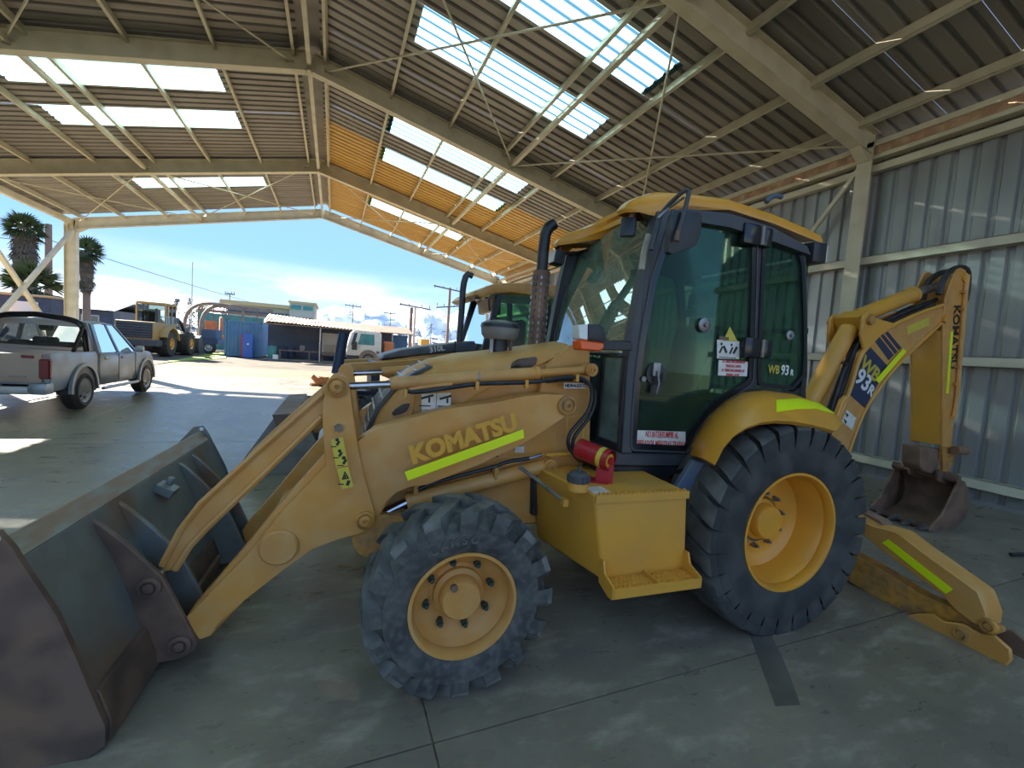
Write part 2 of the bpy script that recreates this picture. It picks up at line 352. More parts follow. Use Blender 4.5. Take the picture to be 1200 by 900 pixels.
# steel frames: I-section columns and rafters
def ibeam(mb, p0, p1, depth_dir, depth, width_dir, width, tf=0.014, tw=0.010):
    """I section from p0 to p1; p is the middle of the lower (inner) flange's face, depth_dir points to the other flange"""
    p0, p1 = Vector(p0), Vector(p1); D, Wd = Vector(depth_dir).normalized(), Vector(width_dir).normalized()
    def bar(off0, off1, w):
        r = [[p + D * o + Wd * s_ for o, s_ in ((off0, -w / 2), (off0, w / 2), (off1, w / 2), (off1, -w / 2))] for p in (p0, p1)]
        mb.loft(r)
    bar(0, tf, width); bar(depth - tf, depth, width); bar(tf, depth - tf, tw)
RD = 0.41
for k, y in enumerate(FY):
    fr = struct('trim_%d' % (k + 1), 'cream painted steel portal frame number %d from behind the camera, with columns and rafters' % (k + 1) if k else 'cream painted steel portal frame behind the camera')
    for sd, xc in ((-1, XL), (1, XR)):
        mb = MB(); up = Vector((sd * sin(SA), 0, cos(SA)))
        ibeam(mb, roof_pt(sd, 0.0, y), roof_pt(sd, SLEN + 0.1, y), up, RD, (0, 1, 0), 0.20)
        mb.build('rafter', 'frame_cream', fr)
        mb = MB(); ibeam(mb, (xc, y, 0.02), (xc, y, ZE + 0.30), (sd, 0, 0), 0.38 if sd < 0 else 0.30, (0, 1, 0), 0.24)
        mb.build('column', 'frame_cream', fr)
        mb = MB(); mb.box((xc + sd * 0.15, y, 0.012), (0.42, 0.32, 0.024))
        for bx in (-0.16, 0.16):
            for by in (-0.12, 0.12): mb.cyl((xc + sd * 0.15 + bx, y + by, 0.02), (xc + sd * 0.15 + bx, y + by, 0.06), 0.015, n=6)
        mb.build('base_plate', 'frame_cream', fr)
        mb = MB()   # bracket under the rafter seat and web stiffeners
        mb.prism([(xc - sd * 0.30, ZE + 0.06), (xc, ZE - 0.02), (xc, ZE - 0.12), (xc - sd * 0.05, ZE - 0.12)], y - 0.09, y + 0.09, 'v')
        for st in (0.05, 0.30): 
            mb.box((xc + sd * st * 0.9, y, ZE + 0.05), (0.012, 0.19, 0.30))
        mb.build('gusset', 'frame_cream', fr)
    mb = MB()
    for sd in (-1, 1):
        mb.box(roof_pt(sd, 0.02, y, 0.17), (0.02, 0.20, 0.40))
    mb.build('ridge_plate', 'frame_cream', fr)

# the roof: separate trapezoidal sheets, purlins, struts and tie rods
ceil = struct('ceiling', 'corrugated steel roof with translucent cyan skylight strips, purlins and tie rods')
def ribbed(length, width, pitch, h, wide=0.36):
    """trapezoidal sheet profile points across the width (offset, height)"""
    pr_ = []; n = int(round(width / pitch))
    for i in range(n):
        o = i * pitch
        pr_ += [(o + pitch * 0.02, 0), (o + pitch * (0.5 - wide / 2), 0), (o + pitch * (0.5 - wide / 2 + 0.1), h), (o + pitch * (0.5 + wide / 2 - 0.1), h), (o + pitch * (0.5 + wide / 2), 0)]
    pr_.append((width, 0)); return pr_
def sheet_mesh(s0, s1, sd):
    mb = MB(); pr_ = ribbed(0, 1.0, 0.25, 0.042)
    mb.loft([[roof_pt(sd, s, o, SHEET_UP + h) for o, h in pr_] for s in (s0, s1)], closed=False, caps=False)
    return mb
SKY_Y = (-0.10, 1.90, 6.05, 8.05, 11.95, 13.95, 18.85, 20.85)  # the first two rows are unseen overhead, added to brighten the machine
S_A, S_B = 1.78, 5.95
proto = {}
def put_sheet(name, sd, s0, s1, y, mat):
    key = (name, sd, s0, s1, mat)
    if key not in proto:
        proto[key] = sheet_mesh(s0, s1, sd).build(name, mat, ceil, smooth=20).data
        o = [c for c in ceil.children if c.data == proto[key]][0]
    else: o = link(name, proto[key], ceil)
    o.location = (0, y, random.uniform(-0.004, 0.004)); return o
y = -1.9
k = 0
while y < 22.6:
    for sd in (-1, 1):
        amber = sd == 1 and y > 13.3  # far right sheets get the colour of light bounced onto them
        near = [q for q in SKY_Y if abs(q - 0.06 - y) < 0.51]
        m_ = 'bounce_lit_roof' if amber else 'galv_roof'
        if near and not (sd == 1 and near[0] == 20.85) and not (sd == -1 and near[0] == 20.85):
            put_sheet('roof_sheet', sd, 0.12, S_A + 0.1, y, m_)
            put_sheet('skylight_sheet', sd, S_A, S_B, y, 'skylight')  # also makes the two unseen rows added to brighten the machine
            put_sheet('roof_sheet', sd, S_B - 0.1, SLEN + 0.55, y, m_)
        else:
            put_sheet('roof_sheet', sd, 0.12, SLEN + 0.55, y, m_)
    y += 0.995; k += 1
mb = MB(); mb.loft([[roof_pt(-1, 0.35, yy, SHEET_UP + 0.05), roof_pt(1, 0.0, yy, SHEET_UP + 0.09), roof_pt(1, 0.35, yy, SHEET_UP + 0.05)] for yy in (-1.9, 22.9)], closed=False)
mb.build('ridge_cap', 'galv_roof', ceil)
def cpurlin(sd, s, y0, y1, h=0.16, w=0.06):
    mb = MB(); t = 0.008
    for lo, hi in (((0, 0), (w, t)), ((0, h - t), (w, h)), ((0, 0), (t, h))):
        mb.loft([[roof_pt(sd, s + a, yy, SHEET_UP - h + b) for a, b in ((lo[0], lo[1]), (hi[0], lo[1]), (hi[0], hi[1]), (lo[0], hi[1]))] for yy in (y0, y1)])
    return mb
PUR = (0.22, 1.68, 3.13, 4.62, 6.07, 7.55, 8.85)
for k in range(4):
    y0, y1 = FY[k] + 0.02, FY[k + 1] - 0.02
    for sd in (-1, 1):
        for s in PUR: cpurlin(sd, s, y0, y1).build('purlin', 'frame_cream', ceil)
        # heavier longitudinal strut under the purlins, and one at the ridge
        mb = MB(); a_, b_ = roof_pt(sd, 4.93, y0, 0.16), roof_pt(sd, 4.93, y1, 0.16)
        mb.box2((a_.x - 0.05, y0, a_.z - 0.05), (a_.x + 0.05, y1, a_.z + 0.05)); mb.build('strut', 'frame_cream', ceil, bevel=0.006)
    mb = MB(); mb.box2((XM - 0.045, y0, ZR + 0.08), (XM + 0.045, y1, ZR + 0.17)); mb.build('ridge_strut', 'frame_cream', ceil, bevel=0.006)
for k in (1, 3):
    for sd in (-1, 1):
        for s0, s1 in ((0.35, 4.9), (4.98, SLEN - 0.1)):
            for ya, yb in ((FY[k] + 0.1, FY[k + 1] - 0.1), (FY[k + 1] - 0.1, FY[k] + 0.1)):
                up_ = 0.20 if ya < yb else 0.165
                MB().cyl(roof_pt(sd, s0, ya, up_), roof_pt(sd, s1, yb, up_), 0.02, n=8).build('tie_rod', 'frame_cream', ceil)
        for s in (0.35, 4.9, 4.98):
            for yy in (FY[k], FY[k + 1]):
                q = roof_pt(sd, s, yy, 0.18); MB().box(q, (0.16, 0.24, 0.012), rot=(0, sd * SA, 0)).build('gusset', 'frame_cream', ceil)

# right-hand wall: sheets, girts, eave members
wall = struct('wall_right', 'galvanised ribbed steel sheet wall with cream horizontal girts')
WX = XR + 0.24
def wall_sheet_mesh():
    mb = MB(); pr_ = ribbed(0, 1.0, 0.25, 0.04, 0.40)
    mb.loft([[Vector((WX + h, o, z)) for o, h in pr_] for z in (0.28, ZE + 0.30)], closed=False)
    return mb
base_sheet = None
y = -5.0
while y < 23.0:
    if base_sheet is None: base_sheet = wall_sheet_mesh().build('wall_sheet', 'galv', wall, smooth=20)
    else: base_sheet_c = link('wall_sheet', base_sheet.data, wall, (0, y + 5.0, 0))
    y += 0.995
base_sheet.location = (0, -5.0, 0)
for o in wall.children:
    if o is not base_sheet and o.type == 'MESH' and o.name.startswith('wall_sheet'): o.location.y -= 5.0
y = -5.0
lowp = None
while y < 23.0:
    if lowp is None:
        mb = MB(); pr_ = ribbed(0, 1.0, 0.25, 0.035, 0.40)
        mb.loft([[Vector((WX + 0.02 + h, o, z)) for o, h in pr_] for z in (0.0, 0.30)], closed=False)
        lowp = mb.build('base_sheet', 'galv', wall, smooth=20); lowp.location = (0, y, 0)
    else: link('base_sheet', lowp.data, wall, (0, y, 0))
    y += 0.995
for z, hh in ((0.30, 0.07), (2.01, 0.07), (3.68, 0.07)):
    for k in range(-1, 4):
        y0 = FY[k] + 0.012 if k >= 0 else -5.0
        y1 = FY[k + 1] - 0.012
        mb = MB()
        mb.box2((WX - 0.14, y0, z + hh - 0.008), (WX - 0.004, y1, z + hh)); mb.box2((WX - 0.14, y0, z - hh), (WX - 0.132, y1, z + hh)); mb.box2((WX - 0.14, y0, z - hh), (WX - 0.004, y1, z - hh + 0.008))
        mb.build('girt', 'frame_cream', wall)
for k in range(-1, 4):
    y0 = FY[k] + 0.012 if k >= 0 else -5.0
    y1 = FY[k + 1] - 0.012
    MB().box2((WX - 0.15, y0, ZE - 0.30), (WX - 0.02, y1, ZE - 0.18)).build('eave_strut', 'frame_cream', wall, bevel=0.006)
    MB().box2((WX - 0.20, y0, ZE - 0.10), (WX - 0.02, y1, ZE - 0.03)).build('eave_strut', 'frame_cream', wall, bevel=0.006)
    mb = MB()
    n = max(2, int((y1 - y0) / 0.16))
    mb.loft([[Vector((WX - 0.17 - (0.035 if i % 2 else 0.0), y0 + (y1 - y0) * i / n, z)) for z in (ZE - 0.03, ZE + 0.10)] for i in range(n + 1)], closed=False)
    mb.build('eave_flashing', 'rust_flash', wall, smooth=10)
    MB().box2((WX - 0.24, y0, ZE + 0.10), (WX - 0.02, y1, ZE + 0.19)).build('eave_purlin', 'frame_cream', wall, bevel=0.006)
MB().box2((WX + 0.0, -5, 0.0), (WX + 0.07, 23, 0.07)).build('base_rail', 'galv', wall)
MB().cyl((WX - 0.2, FY[1] + 0.1, ZE - 0.2), (WX - 0.2, FY[1] + 2.6, 2.05), 0.045, n=4).build('wall_brace', 'frame_cream', wall, smooth=10)
wall_l = struct('wall_left', 'galvanised ribbed steel sheet wall on the left of the shed, ending before the open last bay')
y = -1.2
while y < 14.8:
    o = link('wall_sheet', base_sheet.data, wall_l, (XL - 0.24 - WX, y, 0)); y += 0.995
for z in (0.30, 2.01, 3.68):
    for k in range(3):
        MB().box2((XL - 0.23, FY[k] + 0.012, z - 0.07), (XL - 0.10, min(15.8, FY[k + 1] - 0.012), z + 0.07)).build('girt', 'frame_cream', wall_l)
MB().box2((XL - 0.30, -1.2, ZE + 0.22), (XL - 0.20, 15.8, ZE + 0.46)).build('eave_light_block', 'galv', wall_l)  # unseen strip added to block a bright gap above the wall
# open left side: eave beams and a cross brace in the last bay
left = struct('trim_6', 'cream steel eave beams and cross brace along the open left side of the shed')
for k in range(0, 4):
    y0, y1 = FY[k] + 0.012, FY[k + 1] - 0.012
    MB().box2((XL - 0.25, y0, ZE + 0.14), (XL - 0.10, y1, ZE + 0.34)).build('eave_beam', 'frame_cream', left, bevel=0.006)
MB().cyl((XL - 0.10, FY[3] + 0.15, 0.35), (XL - 0.10, FY[4] - 0.12, ZE - 0.1), 0.085, n=4).build('cross_brace', 'frame_cream', left, smooth=10)
MB().cyl((XL - 0.22, FY[4] - 0.15, 0.35), (XL - 0.22, FY[3] + 0.12, ZE - 0.1), 0.085, n=4).build('cross_brace', 'frame_cream', left, smooth=10)


# ================================================================ THE BACKHOE LOADER (u along the machine to the rear, v away from the camera, z up)
A0 = [0.5222, 1.968, 0.0]
ANG = radians(-3.343)
bh = thing('backhoe_loader', 'large yellow backhoe loader with glazed cab, bucket down, parked across the shed floor in front', 'backhoe', A0, ANG)
VC = 1.07     # machine centre line
def mir(v): return 2 * VC - v

# ---- wheels
def tire_bm(c, v0, sg, R, W, rr, n, lug_h, bite=0.30, fat=1.0, ext=0.045):
    mb = MB(); H = R - rr
    prof = [(0.035, rr - 0.012), (0.012, rr + 0.015), (0.002, rr + 0.3 * H), (0.004, rr + 0.55 * H), (0.02, R - lug_h - 0.055), (0.055, R - lug_h - 0.018), (W * 0.3, R - lug_h), (W / 2, R - lug_h + 0.003)]
    prof += [(W - d, r) for d, r in prof[-2::-1]]
    mb.lathe([(d * sg, r) for d, r in prof], (c[0], v0, c[1]), (0, 1, 0), 56)
    def P(d, th, r): return (c[0] + r * cos(th), v0 + sg * d, c[1] + r * sin(th))
    step = 2 * pi / n
    for side in (0, 1):
        for i in range(n):
            th0 = i * step + (0 if side == 0 else step / 2)
            rings = []
            for d, off, w, ro, ri in ((0.004, 0.03, 0.34, R - lug_h - ext, R - lug_h - ext - 0.03), (0.001, 0.02, 0.36, R - lug_h - 0.005, R - lug_h - 0.06), (0.018, 0.0, 0.38, R - 0.010, R - lug_h - 0.05), (W * 0.22, -bite * 0.42, 0.36, R - 0.002, R - lug_h - 0.02), (W * 0.56, -bite, 0.30, R, R - lug_h - 0.01)):
                d2 = d if side == 0 else W - d
                a = th0 + off; h = min(w * fat, 0.86) * step / 2 * 1.05
                rings.append([P(d2, a - h, ri), P(d2, a + h, ri), P(d2, a + h * 0.86, ro), P(d2, a - h * 0.86, ro)])
            mb.loft(rings)
    return mb
def wheel(name, c, v0, sg, R, W, rr, n, lug, mat, rim_mat, front):
    w = link(name, None, bh)
    t_ = tire_bm(c, v0, sg, R, W, rr, n, lug, 0.30 if front else 0.12, 1.40 if front else 2.45, 0.045 if front else 0.095).build('tire', mat, w, smooth=40)
    t_.data.materials.append(MATS['rubber_dust' if front else 'rubber_tread'])
    for p in t_.data.polygons:
        if math.hypot(p.center.x - c[0], p.center.z - c[1]) > R - lug * 1.2: p.material_index = 1
    o = (c[0], v0, c[1]); dsc = 0.16 if front else 0.27
    mb = MB()
    mb.lathe([(sg * d, r) for d, r in ((0.03, rr + 0.004), (0.014, rr + 0.004), (0.014, rr - 0.012), (0.045, rr - 0.028), (0.075, rr - 0.022), (0.10, rr - 0.038), (dsc - 0.03, rr - 0.062 if front else rr - 0.06), (dsc, rr - 0.10), (dsc + 0.012, rr * 0.55), (dsc - 0.01, rr * 0.42))], o, (0, 1, 0), 48)
    mb.lathe([(sg * d, r) for d, r in ((dsc + 0.03, rr - 0.02), (W - 0.05, rr - 0.03), (W - 0.02, rr + 0.003))], o, (0, 1, 0), 40)
    mb.build('rim', rim_mat, w, smooth=40)
    hr = 0.105 if front else 0.118
    mb = MB(); mb.lathe([(sg * d, r) for d, r in ((dsc + 0.02, hr * 1.25), (dsc - 0.02, hr * 1.22), (dsc - 0.035, hr * 1.02), (dsc - 0.085, hr * 0.98), (dsc - 0.098, hr * 0.88), (dsc - 0.10, 0.0))], o, (0, 1, 0), 32)
    mb.build('hub', rim_mat, w, smooth=40)
    nb, br = (8, 0.168) if front else (10, 0.185)
    for i in range(nb):
        t = 2 * pi * (i + 0.3) / nb; q = Vector((o[0] + br * cos(t), v0, o[2] + br * sin(t)))
        mb = MB(); mb.cyl(q + Vector((0, sg * (dsc + 0.01), 0)), q + Vector((0, sg * (dsc - 0.028), 0)), 0.019, n=6); mb.cyl(q + Vector((0, sg * (dsc - 0.028), 0)), q + Vector((0, sg * (dsc - 0.05), 0)), 0.011, n=8)
        mb.build('wheel_nut', 'bolt_green' if front else 'bolt_steel', w)
    if front and sg > 0:
        q = Vector((o[0] - 0.045, v0 + dsc - 0.094, o[2] + 0.075)); MB().cyl(q, q + Vector((0, -0.02, 0)), 0.018, n=10).build('plug', 'rust_brown', w)
    return w
FC = (0.105, 0.455); RC = (2.22, 0.665)
fw_ = wheel('front_wheel', FC, -0.065, 1, 0.475, 0.33, 0.262, 16, 0.038, 'rubber', 'yellow', True)
wheel('front_wheel', FC, mir(-0.065), -1, 0.475, 0.33, 0.262, 16, 0.038, 'rubber', 'yellow', True)
wheel('rear_wheel', RC, -0.06, 1, 0.692, 0.43, 0.385, 28, 0.022, 'rubber_dark', 'orange_paint', False)
wheel('rear_wheel', RC, mir(-0.06), -1, 0.692, 0.43, 0.385, 28, 0.022, 'rubber_dark', 'orange_paint', False)

for i_, ch_ in enumerate('CAMSO'):
    a_ = radians(119 - i_ * 8.5); e_r = Vector((cos(a_), 0, sin(a_)))
    text('lettering', ch_, 'rubber_dust', fw_, Vector((FC[0], -0.0665, FC[1])) + e_r * 0.335, (sin(a_), 0, -cos(a_)), e_r, 0.052, 0.003, bold=0.0015)
# ---- chassis
mb = MB(); mb.box2((-0.30, 0.62, 0.55), (2.9, 1.52, 1.02)); mb.box2((2.6, 0.6, 0.42), (3.10, 1.79, 0.95))
mb.box2((-0.25, 0.66, 0.50), (0.2, 1.48, 1.15))
mb.build('chassis', 'yellow', bh, bevel=0.015)
mb = MB(); mb.cyl((FC[0], 0.2, 0.45), (FC[0], mir(0.2), 0.45), 0.075, n=12); mb.box2((FC[0] - 0.10, 0.8, 0.36), (FC[0] + 0.10, 1.34, 0.58)); mb.build('front_axle', 'black', bh, bevel=0.01)
mb = MB(); mb.cyl((RC[0], 0.25, 0.66), (RC[0], mir(0.25), 0.66), 0.13, n=14); mb.build('rear_axle', 'black', bh)
mb = MB(); mb.prism([(-0.424,0.598),(-0.409,0.543),(-0.375,0.496),(-0.314,0.460),(-0.231,0.458),(-0.139,0.526),(-0.118,0.697),(-0.299,0.727)], 0.5, 1.64, 'v'); mb.build('front_counterweight', 'yellow_worn', bh, bevel=0.02, seg=2)
# side plate of the loader frame with the two pivots
for vs_ in (0, 1):
    f = (lambda v: v) if vs_ == 0 else mir
    mb = MB(); mb.prism([(0.326,0.818),(0.400,0.983),(0.531,1.178),(0.687,1.322),(0.738,1.606),(0.899,1.757),(1.037,1.790),(1.087,1.390),(1.124,0.838),(0.801,0.825),(0.566,0.694)], f(0.64), f(0.68), 'v')
    mb.build('loader_frame_plate', 'yellow', bh, bevel=0.006)
mb = MB(); mb.prism([(-0.099,0.659),(-0.096,0.793),(0.816,0.847),(0.839,0.570),(0.349,0.628)], 0.68, 0.70, 'v'); mb.build('frame_side_panel', 'yellow', bh, bevel=0.004)
MB().prism([(0.674,0.890),(0.779,0.887),(0.800,0.622),(0.688,0.628)], 0.58, 0.63, 'v').build('mounting_plate', 'black', bh, bevel=0.004)

# ---- hood
HT = [(-0.355, 1.10), (-0.335, 1.20), (-0.29, 1.31), (-0.21, 1.42), (-0.10, 1.52), (0.02, 1.588), (0.2, 1.640), (0.5, 1.690), (0.75, 1.738), (0.98, 1.782)]
def hood_ring(u, t, in_=0.0, lo=1.0):
    a, b = 0.71 + in_, mir(0.71 + in_)
    return [(u, a + 0.02, min(lo, t - 0.05)), (u, a, t - 0.20), (u, a + 0.015, t - 0.11), (u, a + 0.06, t - 0.045), (u, a + 0.15, t - 0.008), (u, VC, t + 0.012), (u, b - 0.15, t - 0.008), (u, b - 0.06, t - 0.045), (u, b - 0.015, t - 0.11), (u, b, t - 0.20), (u, b - 0.02, min(lo, t - 0.05))]
mb = MB(); mb.loft([hood_ring(u, t) for u, t in HT]); mb.build('hood', 'yellow', bh, smooth=50)
mb = MB()   # grille on the curved nose
gp = [(u - 0.022, t - 0.02) for u, t in HT[:6]]
mb.loft([[(u, v, t) for v in (0.78, 0.92, 1.22, 1.36)] + [(u + 0.02, v, t - 0.01) for v in (1.36, 1.22, 0.92, 0.78)] for u, t in gp]); mb.build('grille', 'charcoal', bh)
for i in range(9):
    a = i / 8 * (len(gp) - 1.001); k = int(a); f = a - k
    u = gp[k][0] * (1 - f) + gp[k + 1][0] * f; t = gp[k][1] * (1 - f) + gp[k + 1][1] * f
    MB().box((u - 0.004, VC, t + 0.004), (0.012, 0.58, 0.008), rot=(0, -0.7, 0)).build('grille_slat', 'steel_worn', bh)
def side_patch(name, pts, mat, v0=0.702, th=0.012, **k):
    return MB().prism(pts, v0, v0 + th, 'v').build(name, mat, bh, bevel=k.pop('bevel', 0.003), **k)
side_patch('vent_shade_plate', [(-0.224,1.266),(-0.205,1.292),(-0.157,1.325),(-0.121,1.331),(-0.135,1.289),(-0.169,1.267),(-0.214,1.256)], 'black', 0.692, 0.03)  # dark plates on the hood stand in for shade inside the vents
side_patch('vent_shade_plate', [(-0.313,1.176),(-0.295,1.192),(-0.146,1.204),(-0.145,1.188),(-0.293,1.161),(-0.317,1.151)], 'rust_brown', 0.694, 0.03)
side_patch('vent_shade_plate', [(0.520,1.583),(0.536,1.618),(0.570,1.643),(0.684,1.667),(0.704,1.657),(0.694,1.616),(0.665,1.597)], 'black_gloss', 0.715, 0.03)
def bead(pts, v, r=0.006):
    MB().tube([(u, v, z) for u, z in pts], r, 6).build('bead', 'yellow_bright', bh)
bead([(0.385,1.456),(0.223,1.351),(0.071,1.245)], 0.702)
bead([(-0.099,1.389),(-0.100,1.321),(-0.125,1.204)], 0.702)
bead([(0.707,1.612),(0.852,1.684),(0.907,1.705),(0.936,1.748)], 0.72)
bead([(1.004,1.717),(0.908,1.624),(0.832,1.538)], 0.702)
bead([(1.072,1.775),(1.087,1.610)], 0.702)
MB().cyl((0.86, 0.73, 1.69), (0.86, 0.70, 1.69), 0.018, n=12).build('latch', 'yellow_bright', bh)
# air pre-cleaner bowl, its stem, and the exhaust stack with its perforated shield
PC = Vector((0.50, 0.95, 1.80))
mb = MB(); mb.lathe([(-0.03, 0.05), (-0.03, 0.105), (0.0, 0.128), (0.05, 0.135), (0.075, 0.128), (0.09, 0.10), (0.092, 0.0)], PC, (0, 0, 1), 28, True); bowl = mb.build('precleaner_bowl', 'grey_dust', bh)
mb = MB(); mb.lathe([(0.052, 0.140), (0.075, 0.136), (0.095, 0.105), (0.103, 0.05), (0.104, 0.0)], PC, (0, 0, 1), 28); mb.build('precleaner_lid', 'black', bh)
MB().lathe([(-0.13, 0.06), (-0.03, 0.06)], PC, (0, 0, 1), 16, True).build('precleaner_stem', 'black', bh)
for q in (-1, 1): MB().box((PC.x + 0.07 * q, PC.y - 0.05, PC.z - 0.08), (0.02, 0.02, 0.10)).build('stem_bracket', 'rust_brown' if q > 0 else 'steel_worn', bh)
mb = MB(); mb.tube([(0.90, 1.25, 1.70), (0.905, 1.25, 2.15), (0.905, 1.25, 2.60), (0.93, 1.25, 2.68), (0.98, 1.25, 2.72)], 0.045, 14, 1); ex = mb.build('exhaust_stack', 'black', bh)
MB().cyl((0.90, 1.25, 1.72), (0.905, 1.25, 2.34), 0.068, n=16).build('heat_shield', 'rust_brown', ex, bevel=0.004)
mb = MB()
for r_ in range(11):
    for c_ in range(10):
        th = 2 * pi * c_ / 10; mb.box((0.901 + 0.068 * cos(th), 1.25 + 0.068 * sin(th), 1.78 + r_ * 0.05), (0.014, 0.014, 0.022), rot=(0, 0, th))
mb.build('shield_perforation', 'steel_worn', ex, kind='stuff')

# ---- loader arms: near (v .38) and far (mirrored)
for side in (0, 1):
    f = (lambda v: v) if side == 0 else mir
    arm = link('loader_arm', None, bh)
    mb = MB()   # rear boom, box section of two plates
    boom = [(-0.419,1.137),(-0.321,1.213),(-0.186,1.257),(0.049,1.330),(0.407,1.390),(0.514,1.419),(0.682,1.441),(0.799,1.440),(0.860,1.425),(0.894,1.383),(0.874,1.338),(0.700,1.221),(0.547,1.129),(0.273,1.001),(-0.024,0.891),(-0.111,0.884),(-0.194,0.853),(-0.248,0.801),(-0.281,0.724),(-0.335,0.718),(-0.380,0.942)]
    mb.prism(boom, f(0.48), f(0.6), 'v'); mb.build('boom', 'yellow', arm, bevel=0.006)
    mb = MB(); mb.prism([(-0.578,1.427),(-0.571,1.472),(-0.551,1.500),(-0.523,1.508),(-0.489,1.498),(-0.466,1.463),(-0.454,1.368),(-0.437,1.253),(-0.415,1.138),(-0.383,1.006),(-0.337,0.852),(-0.311,0.765),(-0.300,0.725),(-0.307,0.687),(-0.333,0.659),(-0.376,0.638),(-0.485,0.613),(-0.610,0.571),(-0.746,0.471),(-0.922,0.326),(-1.048,0.207),(-1.069,0.156),(-1.123,0.142),(-1.160,0.170),(-1.179,0.261),(-0.916,0.565),(-0.766,0.780),(-0.559,1.028),(-0.581,1.161),(-0.589,1.274),(-0.588,1.364)], f(0.455), f(0.48), 'v')
    mb.build('tower_plate', 'yellow', arm, bevel=0.005)
    mb = MB(); mb.prism([(-0.588,1.364),(-0.589,1.274),(-0.581,1.161),(-0.561,1.083),(-0.402,1.044),(-0.335,0.698),(-0.485,0.613),(-0.610,0.571),(-0.746,0.471),(-0.922,0.326),(-1.048,0.207),(-1.069,0.156),(-1.123,0.142),(-1.160,0.170),(-1.179,0.261),(-0.943,0.577),(-0.798,0.782),(-0.577,1.065)], f(0.485), f(0.58), 'v'); mb.build('arm_core', 'yellow', arm, bevel=0.004)
    mb = MB(); mb.prism([(-0.578,1.427),(-0.571,1.472),(-0.551,1.500),(-0.523,1.508),(-0.489,1.498),(-0.466,1.463),(-0.454,1.368),(-0.437,1.253),(-0.415,1.138),(-0.383,1.006),(-0.337,0.852),(-0.311,0.765),(-0.300,0.725),(-0.307,0.687),(-0.333,0.659),(-0.376,0.638),(-0.485,0.613),(-0.610,0.571),(-0.746,0.471),(-0.922,0.326),(-1.048,0.207),(-1.069,0.156),(-1.123,0.142),(-1.160,0.170),(-1.179,0.261),(-0.916,0.565),(-0.766,0.780),(-0.559,1.028),(-0.581,1.161),(-0.589,1.274),(-0.588,1.364)], f(0.58), f(0.605), 'v')
    mb.build('inner_plate', 'yellow', arm, bevel=0.005)
    q = [(-0.773,0.594)][0]; sg = 1 if side == 0 else -1
    mb = MB(); mb.lathe([(0.02, 0.094), (-0.012, 0.094), (-0.022, 0.084), (-0.022, 0)], (q[0], f(0.455), q[1]), (0, sg, 0), 28); mb.build('boss', 'yellow', arm)
    def pin(pt, v, r0, r1, name='pivot_pin'):
        mb = MB(); mb.lathe([(0.01, r0), (-0.018, r0), (-0.024, r0 - 0.008), (-0.024, r1 + 0.012), (-0.014, r1 + 0.01), (-0.014, r1), (-0.030, r1), (-0.034, r1 - 0.006), (-0.034, 0.012), (-0.02, 0.010), (-0.02, 0)], (pt[0], f(v), pt[1]), (0, sg, 0), 24)
        mb.build(name, 'yellow_worn', arm)
    pin([(-0.524,1.443)][0], 0.455, 0.056, 0.034); pin([(-0.353,0.714)][0], 0.455, 0.050, 0.030); pin([(0.828,1.375)][0], 0.48, 0.062, 0.034)
    q = [(-0.508,1.225)][0]; mb = MB(); mb.cyl((q[0], f(0.46), q[1]), (q[0], f(0.43), q[1]), 0.022, n=6); mb.cyl((q[0], f(0.43), q[1]), (q[0], f(0.42), q[1]), 0.012, n=10); mb.build('bolt', 'bolt_steel', arm)
    # tilt cylinder above the boom
    e0, e1 = [(-0.520,1.435),(0.999,1.608)]; b0, b1, b2 = [(-0.252,1.462),(0.634,1.565),(0.255,1.518)]
    mb = MB(); mb.cyl((b0[0], f(0.54), b0[1]), (b1[0], f(0.54), b1[1]), 0.037, n=20); mb.cyl((b1[0] - 0.02, f(0.54), b1[1]), (b1[0] + 0.012, f(0.54), b1[1]), 0.042, n=20)
    mb.cyl((b1[0], f(0.54), b1[1]), (e1[0], f(0.54), e1[1]), 0.026, n=16); mb.cyl((e1[0], f(0.49), e1[1]), (e1[0], f(0.59), e1[1]), 0.043, n=20)
    cyl_ = mb.build('tilt_cylinder', 'yellow', bh, bevel=0.003)
    mb = MB(); mb.lathe([(0.005, 0.032), (-0.012, 0.032), (-0.012, 0.022), (-0.02, 0.02), (-0.02, 0.008), (-0.008, 0.007), (-0.008, 0)], (e1[0], f(0.49), e1[1]), (0, sg, 0), 20); mb.build('pin', 'yellow_worn', cyl_)
    MB().cyl((e0[0], f(0.54), e0[1]), (b0[0] + 0.05, f(0.54), b0[1]), 0.021, n=16).build('rod', 'chrome', cyl_)
    mb = MB(); mb.cyl((b2[0] - 0.006, f(0.54), b2[1]), (b2[0] + 0.006, f(0.54), b2[1] - 0.0), 0.040, n=20); mb.build('clamp', 'steel_worn', cyl_)
    if side == 0:
        mb = MB(); mb.tube([(u, 0.505, z) for u, z in [(-0.160,1.428),(-0.112,1.420),(0.096,1.458),(0.248,1.487),(0.407,1.496),(0.601,1.510),(0.743,1.538),(0.849,1.556),(0.941,1.552),(1.008,1.505),(1.021,1.433),(1.004,1.337),(0.937,1.258),(0.880,1.196),(0.867,1.134),(0.891,1.078),(0.972,1.004)]], 0.013, 8, 2); mb.build('hydraulic_hose', 'hose', bh)
        mb = MB(); mb.tube([(u, 0.55, z) for u, z in [(0.706,1.516),(0.873,1.540),(0.973,1.533),(1.060,1.486),(1.075,1.401),(1.051,1.309),(0.988,1.227),(0.937,1.164),(0.924,1.101),(0.954,1.044),(1.022,0.991)]], 0.013, 8, 2); mb.build('hydraulic_hose', 'hose', bh)
